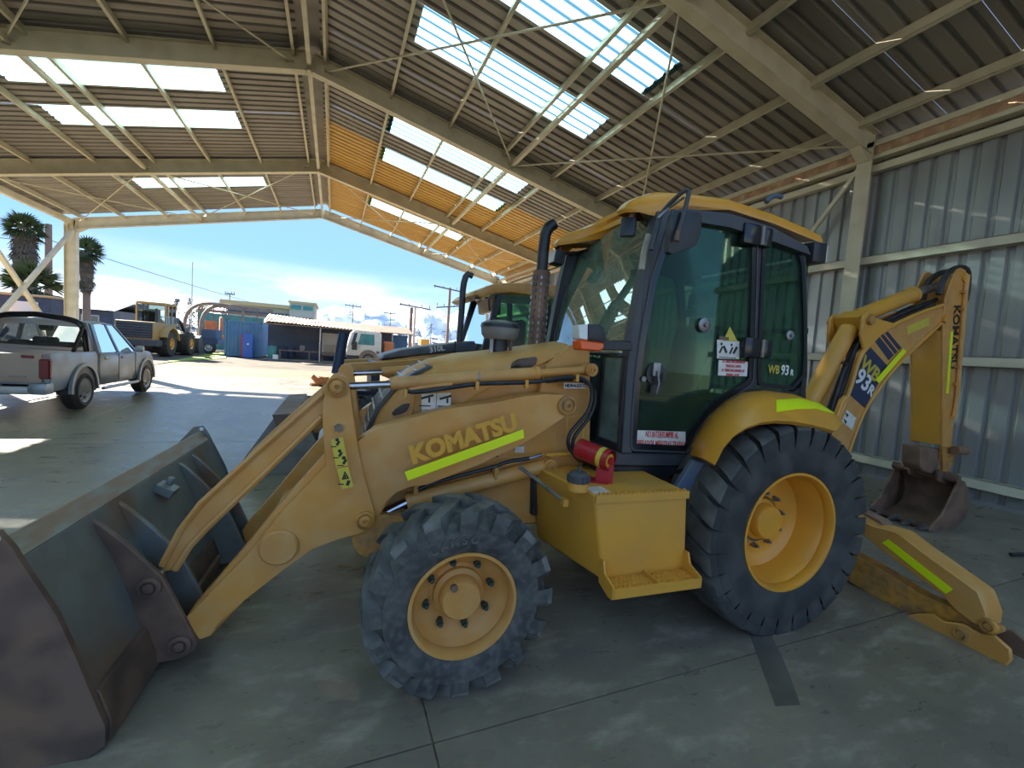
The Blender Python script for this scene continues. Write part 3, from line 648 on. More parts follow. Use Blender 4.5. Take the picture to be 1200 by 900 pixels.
        mb = MB(); mb.tube([(u, 0.51, z) for u, z in [(-0.168,1.423),(-0.141,1.438),(-0.051,1.456),(0.096,1.477)]], 0.010, 8, 1); mb.build('hydraulic_pipe', 'yellow', cyl_)
        for p_ in [(-0.169,1.414),(0.242,1.474),(0.554,1.498),(0.896,1.551)]:
            MB().box((p_[0], 0.51, p_[1]), (0.022, 0.05, 0.05)).build('hose_clamp', 'yellow_bright', bh, bevel=0.004)
    # lift cylinder under the boom
    l0, l1, l2, l3 = [(-0.294,0.676),(-0.114,0.759),(0.716,0.954),(0.776,0.964)]
    mb = MB(); mb.cyl((l1[0], f(0.58), l1[1]), (l3[0] - 0.03, f(0.58), l3[1] - 0.008), 0.050, n=24); mb.cyl((l3[0], f(0.53), l3[1]), (l3[0], f(0.63), l3[1]), 0.050, n=20); mb.cyl((l1[0] - 0.008, f(0.58), l1[1] - 0.002), (l1[0] + 0.02, f(0.58), l1[1] + 0.006), 0.053, n=24)
    lc = mb.build('lift_cylinder', 'yellow', bh, bevel=0.003)
    MB().cyl((l0[0] - 0.02, f(0.58), l0[1] - 0.01), (l1[0] + 0.05, f(0.58), l1[1] + 0.015), 0.034, n=20).build('rod', 'chrome', lc)
    mb = MB(); mb.lathe([(0.005, 0.036), (-0.012, 0.036), (-0.012, 0.025), (-0.02, 0.022), (-0.02, 0.008), (-0.008, 0.007), (-0.008, 0)], (l3[0], f(0.53), l3[1]), (0, sg, 0), 20); mb.build('pin', 'yellow_worn', lc)
    if side == 0:
        mb = MB(); mb.tube([(u, 0.54, z) for u, z in [(-0.063,0.843),(0.010,0.876),(0.187,0.923),(0.400,0.971),(0.476,1.003),(0.623,1.022)]], 0.012, 8, 1); mb.build('hydraulic_hose', 'hose', lc)
        p_ = [(0.404,0.947)][0]; mb = MB(); mb.cyl((p_[0] - 0.008, 0.58, p_[1] - 0.03), (p_[0] + 0.008, 0.58, p_[1] - 0.026), 0.055, n=24); mb.box((p_[0], 0.525, p_[1]), (0.025, 0.025, 0.05)); mb.build('clamp', 'yellow_worn', lc)
        p_ = [(-0.073,0.849)][0]; MB().box((p_[0], 0.56, p_[1] - 0.01), (0.03, 0.04, 0.06)).build('port', 'yellow', lc, bevel=0.004)
        for a_, b_, m_, r_ in ((0, 1, 'yellow_worn', 0.009), (2, 3, 'steel_worn', 0.012), (4, 5, 'yellow_faded', 0.009)):
            qq = [(0.470,0.978),(0.582,1.009),(0.559,0.999),(0.714,1.041),(0.744,1.040),(1.043,1.049)]
            MB().tube([(qq[a_][0], 0.55, qq[a_][1]), (qq[b_][0], 0.55, qq[b_][1])], r_, 8).build('hydraulic_pipe', m_, bh)
        MB().box(([(0.425,1.020)][0][0], 0.635, [(0.425,1.020)][0][1]), (0.065, 0.008, 0.06)).build('warning_sticker', 'sticker_white', bh)
        MB().box(([(0.426,1.009)][0][0], 0.629, [(0.426,1.009)][0][1]), (0.04, 0.006, 0.03)).build('warning_sticker', 'ink_black', bh)
        MB().box(([(0.589,1.057)][0][0], 0.635, [(0.589,1.057)][0][1]), (0.065, 0.008, 0.04)).build('warning_sticker', 'sticker_white', bh)
    # tilt link: channel from the tower down to the bucket ear
    if side == 0: L = [(-0.566,1.439),(-0.594,1.397),(-0.903,1.080),(-1.143,0.821),(-1.224,0.694),(-1.310,0.517),(-1.292,0.480),(-1.246,0.484),(-1.179,0.611),(-1.111,0.695),(-0.854,0.980),(-0.598,1.272),(-0.537,1.357)]
    mb = MB(); mb.prism(L, f(0.52), f(0.535), 'v'); mb.build('tilt_link', 'yellow', bh, bevel=0.004)
    mb = MB(); mb.tube([(u, f(0.515), z) for u, z in [(-0.594,1.397),(-0.903,1.080),(-1.143,0.821),(-1.224,0.694),(-1.299,0.516)]], 0.016, 6); mb.build('link_flange', 'yellow', bh)
    mb = MB(); mb.tube([(u, f(0.515), z) for u, z in [(-0.598,1.272),(-0.854,0.980),(-1.111,0.695),(-1.179,0.611),(-1.243,0.488)]], 0.016, 6); mb.build('link_flange', 'yellow', bh)
# cross tube between the arms
q = [(-0.852,0.501)][0]; MB().cyl((q[0], 0.6, q[1]), (q[0], mir(0.6), q[1]), 0.07, n=16).build('cross_tube', 'yellow_worn', bh)

# ---- front bucket
BV0, BV1 = 0.0, 2.12
rear = [(-1.615, 0.885), (-1.545, 0.815), (-1.50, 0.70), (-1.45, 0.59), (-1.395, 0.42), (-1.345, 0.25), (-1.305, 0.12), (-1.305, 0.045), (-1.36, 0.0)]
bk = link('loader_bucket', None, bh)
th = 0.022
def shell(path, t):
    """closed outline around an open polyline, thickened towards the bucket's inside (left)"""
    out = []
    for i, p in enumerate(path):
        a, b = Vector(path[max(i - 1, 0)]), Vector(path[min(i + 1, len(path) - 1)])
        d = (b - a).normalized(); nrm = Vector((d.y, -d.x))
        out.append((p[0] - abs(nrm.x) * t if nrm.x else p[0], p[1] + (t if d.x < -0.5 else 0)))
    return path + out[::-1]
mb = MB()
path = rear[1:] + [(-2.32, 0.0)]
inner = [(u - th, z) for u, z in rear[1:7]] + [(-1.33, 0.055), (-1.37, th)] + [(-2.32, th)]
mb.loft([[(u, v, z) for u, z in path + inner[::-1]] for v in (BV0 + 0.02, BV1 - 0.02)]); mb.build('shell', 'bucket_steel', bk)
mb = MB(); mb.prism([rear[0], rear[1], (rear[1][0] - 0.02, rear[1][1] - 0.012), (rear[0][0] - 0.02, rear[0][1] - 0.02)], BV0 + 0.01, BV1 - 0.01, 'v'); mb.build('top_lip', 'bucket_lip', bk, bevel=0.006)
for v in (BV0, BV1 - 0.026):
    mb = MB(); mb.prism([(-1.66, 0.915), (-1.60, 0.925), (-1.56, 0.86), (-1.535, 0.80)] + [(u + 0.012, z) for u, z in rear[2:7]] + [(-1.293, 0.04), (-1.35, -0.0), (-2.36, 0.0), (-2.38, 0.03), (-1.95, 0.55)], v, v + 0.026, 'v'); mb.build('side_plate', 'bucket_rust' if v < 1 else 'bucket_steel', bk, bevel=0.005)
    mb = MB(); mb.cyl((-1.605, v - 0.004, 0.90), (-1.605, v + 0.030, 0.90), 0.015, n=14); mb.build('lug_hole', 'letter_white', bk)
mb = MB(); mb.prism([(-1.355, 0.255), (-1.325, 0.255), (-1.285, 0.12), (-1.285, 0.04), (-1.35, -0.001), (-1.40, -0.001), (-1.32, 0.05), (-1.32, 0.12)], 0.03, BV1 - 0.03, 'v'); mb.build('heel_plate', 'bucket_rust', bk, bevel=0.004)
mb = MB(); mb.prism([(-2.30, 0.0), (-2.46, 0.0), (-2.30, 0.035)], BV0, BV1, 'v'); mb.build('cutting_edge', 'steel_worn', bk)
for v in (0.43, 0.66, 1.43, 1.66):     # the ears: curved ribs that swell to the pin plates
    mb = MB(); near_ear = v in (0.43, 1.66)
    ear = [(-1.545, 0.80), (-1.50, 0.765), (-1.40, 0.66), (-1.32, 0.56), (-1.27, 0.50), (-1.21, 0.36), (-1.14, 0.19), (-1.115, 0.14), (-1.135, 0.095), (-1.19, 0.07), (-1.33, 0.06), (-1.40, 0.40), (-1.50, 0.68)]
    mb.prism(ear, v, v + 0.03, 'v'); mb.build('ear_plate', 'bucket_steel' if v > 0.5 else 'bucket_rust', bk, bevel=0.005)
for v, sg in ((0.43, -1), (1.69, 1)):
    for (u, z) in ((-1.315, 0.455), (-1.19, 0.145)):
        mb = MB(); mb.lathe([(-0.005, 0.052), (0.016, 0.050), (0.02, 0.034), (0.008, 0.030), (0.008, 0.024), (0.022, 0.022), (0.024, 0.0)], (u, v, z), (0, sg, 0), 20); mb.build('ear_pin', 'bucket_rust', bk)
        MB().cyl((u, v, z), (u, v - sg * 0.22, z), 0.026, n=12).build('ear_pin', 'steel_worn', bk)
mb = MB(); mb.box((-1.47, 1.05, 0.735), (0.10, 0.10, 0.05), rot=(0, 0.5, 0)); mb.cyl((-1.47, 1.07, 0.75), (-1.45, 1.07, 0.80), 0.02, n=8); mb.build('stop_block', 'bucket_steel', bk, bevel=0.004)
MB().box((-1.27, 1.05, 0.16), (0.02, 0.6, 0.03)).build('wear_bar', 'bucket_rust', bk)


# ---- cab
CV, CF = 0.40, mir(0.40)           # near and far side planes
doorL = [(1.423,2.657),(1.368,2.440),(1.309,2.212),(1.262,1.806),(1.252,1.586),(1.256,1.364),(1.266,1.139),(1.289,1.105)]
doorB = [(1.717,1.087),(1.741,1.126),(1.787,1.227),(1.883,1.348),(2.021,1.454),(2.151,1.525),(2.217,1.565),(2.243,1.609)]
doorT = [(2.220,1.883),(2.177,2.298),(2.134,2.656),(1.859,2.680),(1.645,2.678)]
door_out = doorL + doorB + doorT
def inset(path, d):
    n = len(path); out = []
    ar = sum(path[i][0] * path[(i + 1) % n][1] - path[(i + 1) % n][0] * path[i][1] for i in range(n))
    sg = 1 if ar > 0 else -1
    for i in range(n):
        p0, p1, p2 = Vector(path[i - 1]), Vector(path[i]), Vector(path[(i + 1) % n])
        d1, d2 = (p1 - p0).normalized(), (p2 - p1).normalized()
        n1, n2 = Vector((-d1.y, d1.x)) * sg, Vector((-d2.y, d2.x)) * sg
        b = (n1 + n2).normalized(); k = d / max(0.5, b.dot(n1))
        out.append((p1.x + b.x * k, p1.y + b.y * k))
    return out
def ring(mb, out, inn, v0, v1):
    n = len(out)
    A = [[Vector((p[0], v, p[1])) for p in path] for path, v in ((out, v0), (inn, v0), (inn, v1), (out, v1))]
    V_ = [[mb.bm.verts.new(p) for p in r] for r in A]
    for a in range(4):
        b = (a + 1) % 4
        for i in range(n): mb.bm.faces.new((V_[a][i], V_[a][(i + 1) % n], V_[b][(i + 1) % n], V_[b][i]))
    return mb
rw_out = [(2.191,2.641),(2.370,2.627),(2.552,2.581),(2.612,2.473),(2.678,2.169),(2.737,1.857),(2.751,1.658),(2.645,1.550),(2.447,1.555),(2.305,1.568),(2.278,1.641),(2.233,2.125)]
def cab_side(v0, sg):
    s = lambda d: v0 + sg * d
    dr = link('door', None, bh)
    ring(MB(), door_out, inset(door_out, 0.045), s(-0.012), s(0.02)).build('door_frame', 'black_gloss', dr)
    ring(MB(), inset(door_out, -0.006), inset(door_out, 0.006), s(-0.016), s(0.0)).build('door_seal', 'charcoal', dr)
    MB().prism(inset(door_out, 0.04), s(0.0), s(0.006), 'v').build('door_pane', 'cab_glass', dr)
    rw = link('rear_side_window', None, bh)
    ring(MB(), rw_out, inset(rw_out, 0.030), s(-0.012), s(0.02)).build('window_frame', 'black_gloss', rw)
    MB().prism(inset(rw_out, 0.026), s(0.0), s(0.006), 'v').build('window_pane', 'cab_glass', rw)
    # pillars
    mb = MB()
    a1 = [(1.314,2.634),(1.262,2.350),(1.230,2.106),(1.196,1.818),(1.191,1.561),(1.199,1.357),(1.206,1.089)]
    a2 = [(1.417,2.651),(1.354,2.390),(1.306,2.115),(1.266,1.823),(1.252,1.586),(1.256,1.358),(1.278,1.088)]
    mb.prism(a1 + a2[::-1], s(-0.01), s(0.07), 'v'); mb.build('front_pillar', 'charcoal', bh, bevel=0.006)
    mb = MB(); mb.prism([(2.119,2.653),(2.198,2.648),(2.241,2.126),(2.298,1.562),(2.234,1.559),(2.186,2.121)], s(-0.005), s(0.06), 'v'); mb.build('middle_pillar', 'black', bh, bevel=0.005)
    mb = MB(); mb.prism([(2.549,2.599),(2.622,2.572),(2.704,2.172),(2.785,1.666),(2.786,1.497),(2.719,1.520),(2.750,1.664),(2.669,2.168)], s(-0.005), s(0.06), 'v'); mb.build('rear_pillar', 'black', bh, bevel=0.005)
    mb = MB(); mb.prism([(1.329,2.615),(1.506,2.687),(1.855,2.713),(2.240,2.684),(2.603,2.582),(2.609,2.546),(2.245,2.649),(1.860,2.675),(1.510,2.656),(1.326,2.588)], s(-0.008), s(0.10), 'v'); mb.build('roof_rail', 'black', bh, bevel=0.006)
    mb = MB(); mb.prism([(2.152,1.519),(2.242,1.560),(2.448,1.549),(2.664,1.538),(2.778,1.601),(2.818,1.406),(2.465,1.436),(2.260,1.430)], s(0.0), s(0.05), 'v'); mb.build('lower_rail', 'black', bh)
    for p_ in [(2.112,2.596),(2.221,1.834)]:
        mb = MB(); mb.box((p_[0] - 0.06, s(-0.035), p_[1]), (0.15, 0.05, 0.14)); mb.box((p_[0] + 0.085, s(-0.03), p_[1]), (0.09, 0.045, 0.13)); hg = mb.build('hinge', 'black_gloss', bh, bevel=0.02, seg=2)
        MB().cyl((p_[0] + 0.03, s(-0.055), p_[1] - 0.062), (p_[0] + 0.03, s(-0.055), p_[1] + 0.062), 0.014, n=10).build('hinge_pin', 'bolt_steel', hg)
    return dr
door = cab_side(CV, 1)
cab_side(CF, -1)
# roof shell with two forward lobes
near_u = [(1.076,2.649),(1.121,2.694),(1.181,2.730),(1.285,2.773),(1.535,2.805),(1.889,2.830),(2.281,2.804),(2.624,2.756),(2.779,2.724)]
prof = [(u, z) for u, z in near_u]
rings = []
for v, dz, du, lowr in ((0.4, -0.05, 0.27, 0.05), (0.415, -0.02, 0.22, 0.08), (0.45, 0, 0.12, 0.09), (0.51, 0.006, 0.065, 0.1), (0.6, 0.012, 0.065, 0.1), (0.72, 0.05, 0.26, 0.1), (0.86, 0.10, 0.46, 0.1), (VC, 0.12, 0.54, 0.10), (mir(0.86), 0.10, 0.46, 0.1), (mir(0.72), 0.05, 0.26, 0.1), (mir(0.6), 0.012, 0.065, 0.1), (mir(0.51), 0.006, 0.065, 0.1), (mir(0.45), 0, 0.12, 0.09), (mir(0.415), -0.02, 0.22, 0.08), (mir(0.4), -0.05, 0.27, 0.05)):
    top_ = []; bot_ = []
    for i, (u, z) in enumerate(prof):
        k = max(0, 1 - i / 5)
        fl = 0.9 if i in (0,) else 1.0
        top_.append((u + du * k, v, z + dz * fl)); 
        bot_.append((u + du * k + (0.015 if i == 0 else 0), v, z + dz * fl - (0.022 if i == 0 else lowr * (0.45 if i in (1, 8) else 0.75))))
    rings.append(top_ + bot_[::-1])
mb = MB(); mb.loft(rings); rf = mb.build('cab_roof', 'orange_paint', bh, smooth=40)
mb = MB(); mb.prism([(1.508,2.672),(1.856,2.702),(2.242,2.672),(2.584,2.592),(2.628,2.536),(2.255,2.580),(1.868,2.614),(1.516,2.603)], 0.36, mir(0.36), 'v'); mb.build('headliner', 'charcoal', bh)
for v, pts in ((0.52, 0), (mir(0.52), 1)):
    mb = MB(); mb.box((1.19, v, 2.545), (0.10, 0.14, 0.12) if pts else (0.05, 0.10, 0.13), rot=(0, 0.15, 0 if pts else 0.9)); wl_ = mb.build('work_lamp', 'black', bh, bevel=0.02, seg=2)
    if pts: MB().box((1.137, v, 2.55), (0.012, 0.125, 0.105), rot=(0, 0.15, 0)).build('lens', 'white_lens', wl_, bevel=0.004)
    MB().cyl((1.20, v, 2.58), (1.22, v, 2.66), 0.018, n=8).build('lamp_bracket', 'rust_brown', wl_)
for v in (0.44, mir(0.44)):
    mb = MB(); mb.box((2.73, v, 2.57), (0.14, 0.15, 0.15)); wl_ = mb.build('work_lamp', 'black', bh, bevel=0.02, seg=2)
    MB().box((2.805, v, 2.57), (0.012, 0.13, 0.12)).build('lens', 'white_lens', wl_)
MB().tube([(u, 0.5, z) for u, z in [(2.309,2.895),(2.344,2.937),(2.399,2.959),(2.450,2.956)]], 0.018, 8, 1).build('beacon_bracket', 'bluegrey', bh)
# windshield: curved sheet between the front pillars
def ws_pt(s, t):
    """s across 0..1, t up 0..1"""
    v = CV + 0.03 + (CF - CV - 0.06) * s
    u = 1.225 + (1.44 - 1.225) * t - 0.05 * sin(pi * s) * (1 - 1.6 * t) - 0.03 * sin(pi * t)
    return (u, v, 1.72 + (2.61 + 0.13 * max(0.0, sin(pi * s)) - 1.72) * t)
mb = MB(); mb.loft([[ws_pt(i / 12, j / 8) for i in range(13)] for j in range(9)], closed=False); ws = mb.build('windshield', 'windshield_glass', bh, smooth=60)
mb = MB()
for s_ in (0.0, 1.0): mb.tube([ws_pt(s_, j / 8) for j in range(9)], 0.016, 6)
mb.tube([ws_pt(i / 12, 0) for i in range(13)], 0.014, 6); mb.build('windshield_seal', 'black', bh)
mb = MB(); mb.tube([ws_pt(0.955, 0.02), ws_pt(0.95, 0.25), ws_pt(0.93, 0.52)], 0.009, 6); mb.tube([Vector(ws_pt(0.91, t)) + Vector((-0.02, 0, 0)) for t in (0.12, 0.35, 0.6)], 0.008, 6); mb.build('wiper', 'black', bh)
for vv in (0, 1):
    a_, b_ = (0.425, 0.71) if vv == 0 else (mir(0.71), mir(0.425))
    mb = MB(); mb.box2((1.20, a_, 1.13), (1.206, b_, 1.72)); mb.build('lower_front_pane', 'dusty_pane', bh)
    mb = MB(); mb.box2((1.19, a_ - 0.01, 1.70), (1.21, b_ + 0.01, 1.715)); mb.box2((1.19, a_ - 0.01, 1.10), (1.215, b_ + 0.01, 1.14)); mb.box2((1.19, a_ - 0.012, 1.12), (1.215, a_ + 0.012, 1.71)); mb.box2((1.19, b_ - 0.03, 1.12), (1.215, b_ + 0.012, 1.71)); mb.build('pane_seal', 'black', bh, bevel=0.004)
# rear window and its frame
mb = MB(); mb.box2((2.74, CV + 0.06, 1.52), (2.746, CF - 0.06, 2.52)); mb.build('rear_window', 'cab_glass', bh)
mb = MB()
for z in (1.50, 2.00, 2.52): mb.box2((2.72, CV + 0.02, z - 0.02), (2.77, CF - 0.02, z + 0.02))
mb.build('rear_frame', 'black', bh)
# cab floor, skirts and fenders
mb = MB(); mb.prism([(0.969,1.091),(1.285,1.083),(1.741,1.072),(1.724,1.024),(1.686,0.983),(1.177,0.999),(1.005,1.030)], CV, CF, 'v'); mb.build('cab_sill', 'charcoal', bh, bevel=0.01)
mb = MB(); mb.prism([(1.050,0.996),(1.725,0.983),(1.638,0.925),(1.607,0.884),(1.155,0.892),(1.056,0.940)], CV + 0.02, CF - 0.02, 'v'); mb.build('cab_skirt', 'black', bh, bevel=0.012)
mb = MB(); mb.box2((1.2, CV + 0.05, 1.02), (2.2, CF - 0.05, 1.10)); mb.box2((1.9, 0.40, 1.05), (2.62, mir(0.40), 1.45)); mb.build('cab_floor', 'charcoal', bh)
mb = MB(); mb.prism([(1.579,1.090),(1.762,1.042),(1.592,0.862),(1.455,0.906)], 0.16, 0.20, 'v'); mb.build('fender_bracket', 'bluegrey', bh, bevel=0.004)
fU = [(1.729,1.064),(1.777,1.200),(1.871,1.332),(2.006,1.449),(2.152,1.518),(2.349,1.540),(2.604,1.525),(2.832,1.474),(3.031,1.386),(3.123,1.293)]
fLo = [(1.549,1.116),(1.599,1.216),(1.666,1.287),(1.756,1.338),(1.865,1.370),(1.987,1.383),(2.129,1.379),(2.263,1.365),(2.395,1.344),(2.507,1.323)]
def fender_pt(i, t, out=0.0):
    a, b = fU[i], fLo[i]
    v = 0.385 - 0.425 * t
    bulge = 0.055 * sin(pi * t)
    cx, cz = RC[0], RC[1]
    u, z = a[0] + (b[0] - a[0]) * t, a[1] + (b[1] - a[1]) * t
    d = Vector((u - cx, z - cz)).normalized()
    return (u + d.x * (bulge + out), v - 0.03 * sin(pi * t) - out, z + d.y * (bulge + out))
for s in (0, 1):
    m_ = (lambda p: p) if s == 0 else (lambda p: (p[0], mir(p[1]), p[2]))
    mb = MB(); mb.loft([[m_(fender_pt(i, t / 6)) for t in range(7)] + [m_(fender_pt(i, t / 6, -0.022)) for t in range(6, -1, -1)] for i in range(10)]); mb.build('fender', 'orange_paint', bh, smooth=60)
    mb = MB(); mb.loft([[m_(fender_pt(i, t, 0.004)) for t in (t0, (t0 + t1) / 2, t1)] + [m_(fender_pt(i, t, 0.0)) for t in (t1, (t0 + t1) / 2, t0)] for i, t0, t1 in ((5, 0.62, 0.86), (6, 0.50, 0.78), (7, 0.32, 0.66), (8, 0.08, 0.52))]); mb.build('reflective_strip', 'reflector_yellow', bh, smooth=60)
mb = MB(); mb.prism([(2.261,1.424),(2.771,1.418),(3.116,1.290),(3.136,1.174),(2.494,1.238)], 0.40, mir(0.40), 'v'); mb.build('rear_deck', 'black', bh)
# interior: seat, console, steering wheel
mb = MB(); mb.box((2.02, VC, 1.38), (0.46, 0.48, 0.14)); mb.build('seat_cushion', 'seat_cloth', bh, bevel=0.04, seg=2)
mb = MB(); mb.box((2.28, VC, 1.72), (0.14, 0.46, 0.62), rot=(0, 0.16, 0)); mb.build('seat_back', 'seat_cloth', bh, bevel=0.05, seg=2)
mb = MB(); mb.box((2.34, VC, 2.20), (0.10, 0.26, 0.20), rot=(0, 0.1, 0)); mb.cyl((2.33, VC - 0.07, 2.0), (2.33, VC - 0.07, 2.14), 0.01, n=6); mb.cyl((2.33, VC + 0.07, 2.0), (2.33, VC + 0.07, 2.14), 0.01, n=6); hd = mb.build('headrest', 'seat_cloth', bh, bevel=0.03, seg=2)
text('lettering', 'KOMATSU', 'letter_white', hd, (2.282, VC, 2.18), (0, -1, 0), (0, 0, 1), 0.055, 0.001)
mb = MB(); mb.box((2.0, VC, 1.20), (0.30, 0.34, 0.20)); mb.build('seat_base', 'black', bh)
mb = MB(); mb.prism([(1.22, 1.1), (1.44, 1.1), (1.40, 1.55), (1.32, 1.68), (1.20, 1.70)], VC - 0.18, VC + 0.18, 'v'); mb.build('steering_console', 'charcoal', bh, bevel=0.02)
mb = MB()
sc_, sa_ = Vector((1.47, VC, 1.78)), Vector((0.45, 0, 0.9)).normalized()
b1_ = Vector((0, 1, 0)); b2_ = sa_.cross(b1_)
mb.tube([sc_ + (b1_ * cos(t) + b2_ * sin(t)) * 0.19 for t in [2 * pi * i / 24 for i in range(25)]], 0.014, 8)
for t in (0.3, 2.4, 4.5): mb.tube([sc_, sc_ + (b1_ * cos(t) + b2_ * sin(t)) * 0.19], 0.010, 6)
mb.tube([sc_, Vector((1.36, VC, 1.60))], 0.03, 8); mb.build('steering_wheel', 'black', bh)
mb = MB(); mb.box((1.62, 0.52, 1.32), (0.55, 0.20, 0.24)); mb.tube([(1.5, 0.52, 1.44), (1.47, 0.52, 1.62)], 0.012, 6); mb.sphere((1.47, 0.52, 1.63), 0.028, n=8); mb.build('side_console', 'charcoal', bh, bevel=0.02)
mb = MB()
for i, dv in enumerate((-0.16, 0.0, 0.16)):
    mb.tube([(2.34, VC + dv, 1.42), (2.38, VC + dv, 1.72)], 0.012, 6); mb.sphere((2.385, VC + dv, 1.74), 0.03, n=8)
mb.build('control_lever', 'black', bh)
MB().prism([(1.954,1.033),(2.059,1.197),(2.186,1.325),(2.367,1.445),(2.412,1.369),(2.245,1.249),(2.134,1.108),(2.082,1.018)], 0.46, 0.58, 'v').build('inner_fender_liner', 'charcoal', bh, bevel=0.01)
# door handle, lock and stickers on the door glass
q = [(1.400,1.610)][0]; mb = MB(); mb.box((q[0], 0.38, q[1] + 0.03), (0.055, 0.03, 0.09)); mb.tube([(q[0], 0.36, q[1] + 0.02), (q[0] + 0.012, 0.35, q[1] - 0.06), (q[0] - 0.005, 0.35, q[1] - 0.13)], 0.009, 6); mb.build('handle', 'steel_worn', door, bevel=0.005)
mb = MB(); mb.cyl((q[0] + 0.01, 0.40, q[1] + 0.0), (q[0] + 0.01, 0.386, q[1]), 0.075, n=20); mb.box((q[0] + 0.02, 0.393, q[1] - 0.06), (0.09, 0.014, 0.14)); mb.build('latch_plate', 'black', door)
q = [(1.312,1.573)][0]; MB().cyl((q[0], 0.395, q[1]), (q[0], 0.375, q[1]), 0.018, n=12).build('door_lock', 'steel_worn', door)
q = [(1.761,1.958)][0]; mb = MB(); mb.lathe([(0.0, 0.05), (-0.014, 0.05), (-0.018, 0.042), (-0.018, 0.016), (-0.03, 0.012), (-0.03, 0)], (q[0], 0.395, q[1]), (0, 1, 0), 20); mb.build('glass_clamp', 'steel_worn', door)
q = [(2.544,1.950)][0]; MB().lathe([(0.0, 0.035), (-0.014, 0.035), (-0.018, 0.012), (-0.035, 0.012), (-0.035, 0)], (q[0], 0.395, q[1]), (0, 1, 0), 16).build('window_stop', 'steel_worn', bh)
q = [(2.336,2.608)][0]; MB().box((q[0], 0.39, q[1]), (0.06, 0.02, 0.02), rot=(0, -0.4, 0)).build('window_catch', 'black', bh)
MB().tube([(u, 0.46, z) for u, z in [(1.827,1.585),(1.914,1.788)]], 0.006, 6).build('gas_strut', 'steel_worn', door)
def sticker(name, pts, v, mat, parent, th=0.003):
    return MB().prism(pts, v - th, v, 'v').build(name, mat, parent)
V1 = 0.396
XD = Vector((1, 0, 0)); ZD = Vector((0, 0, 1))
def mid(pts): return (sum(p[0] for p in pts) / len(pts), sum(p[1] for p in pts) / len(pts))
def lettering(pts, lines, v, mat, parent, size, dy, y0=0.0, sx=1.0, bold=0.0, x0=0.0):
    c = mid(pts); xd = Vector((pts[1][0] - pts[0][0] + pts[2][0] - pts[3][0], 0, pts[1][1] - pts[0][1] + pts[2][1] - pts[3][1])).normalized()
    yd = Vector((-xd.z, 0, xd.x))
    for i, t in enumerate(lines):
        o = Vector((c[0], v - 0.0045, c[1])) + xd * x0 + yd * (y0 + dy * ((len(lines) - 1) / 2 - i))
        text('lettering', t, mat, parent, o, xd, yd, size, 0.0008, sx=sx, bold=bold)
P1 = [(1.305,1.236),(1.697,1.228),(1.711,1.109),(1.311,1.123)]
st = sticker('notice_sticker', P1, V1, 'sticker_white', door)
lettering(P1, ['NO INTERRUMPIR AL', 'OPERADOR MIENTRAS TRABAJA'], V1, 'ink_red', st, 0.060, 0.062, sx=0.47, bold=0.0006)
P2 = [(1.920,1.731),(2.181,1.734),(2.187,1.631),(1.926,1.625)]
st = sticker('notice_sticker', P2, V1, 'sticker_white', door)
lettering(P2, ['AL TURNO MAQUINARIA EN', 'TRASLADO: LENTO', 'AL TURNO MAQUINARIA EN', 'TRABAJO: A 8 MT'], V1, 'ink_red', st, 0.028, 0.031, sx=0.56, bold=0.0004)
P3 = [(1.887,1.870),(2.084,1.872),(2.101,1.748),(1.903,1.742)]
st = sticker('warning_sticker', P3, V1, 'sticker_white', door)
c3 = mid(P3)
mb = MB(); mb.box((c3[0] - 0.05, V1 - 0.004, c3[1] + 0.075), (0.085, 0.002, 0.022)); mb.build('warning_band', 'rust_brown', st)
for dx in (-0.045, 0.045):
    mb = MB(); mb.sphere((c3[0] + dx - 0.02, V1 - 0.003, c3[1] + 0.035), 0.010, 1, 0.2, 1, 8); mb.box((c3[0] + dx - 0.02, V1 - 0.004, c3[1] - 0.005), (0.014, 0.002, 0.05), rot=(0, 0.4, 0)); mb.box((c3[0] + dx + 0.015, V1 - 0.004, c3[1]), (0.018, 0.002, 0.055), rot=(0, -0.6 if dx < 0 else 0.5, 0)); mb.build('pictogram', 'ink_black', st)
for dz in (-0.055, -0.072): MB().box((c3[0], V1 - 0.004, c3[1] + dz), (0.15, 0.002, 0.005)).build('printed_line', 'ink_black', st)
P4 = [(1.943,1.956),(2.040,1.964),(2.051,1.882),(1.954,1.875)]
st = MB().prism([(1.987,1.966),(2.068,1.871),(1.940,1.862)], V1 - 0.003, V1, 'v').build('warning_sticker', 'sticker_yellow', door)
P5 = [(2.377,1.721),(2.630,1.723),(2.640,1.659),(2.386,1.659)]
rwin = [o for o in bh.children if o.name.startswith('rear_side_window')][0]
lettering(P5, ['WB'], V1, 'letter_gold', rwin, 0.085, 0.1, x0=-0.075, bold=0.002, sx=0.8); lettering(P5, ['93'], V1, 'letter_white', rwin, 0.10, 0.1, x0=0.035, bold=0.002, sx=0.8); lettering(P5, ['R'], V1, 'letter_white', rwin, 0.06, 0.1, x0=0.105, bold=0.002, y0=-0.012, sx=0.8)
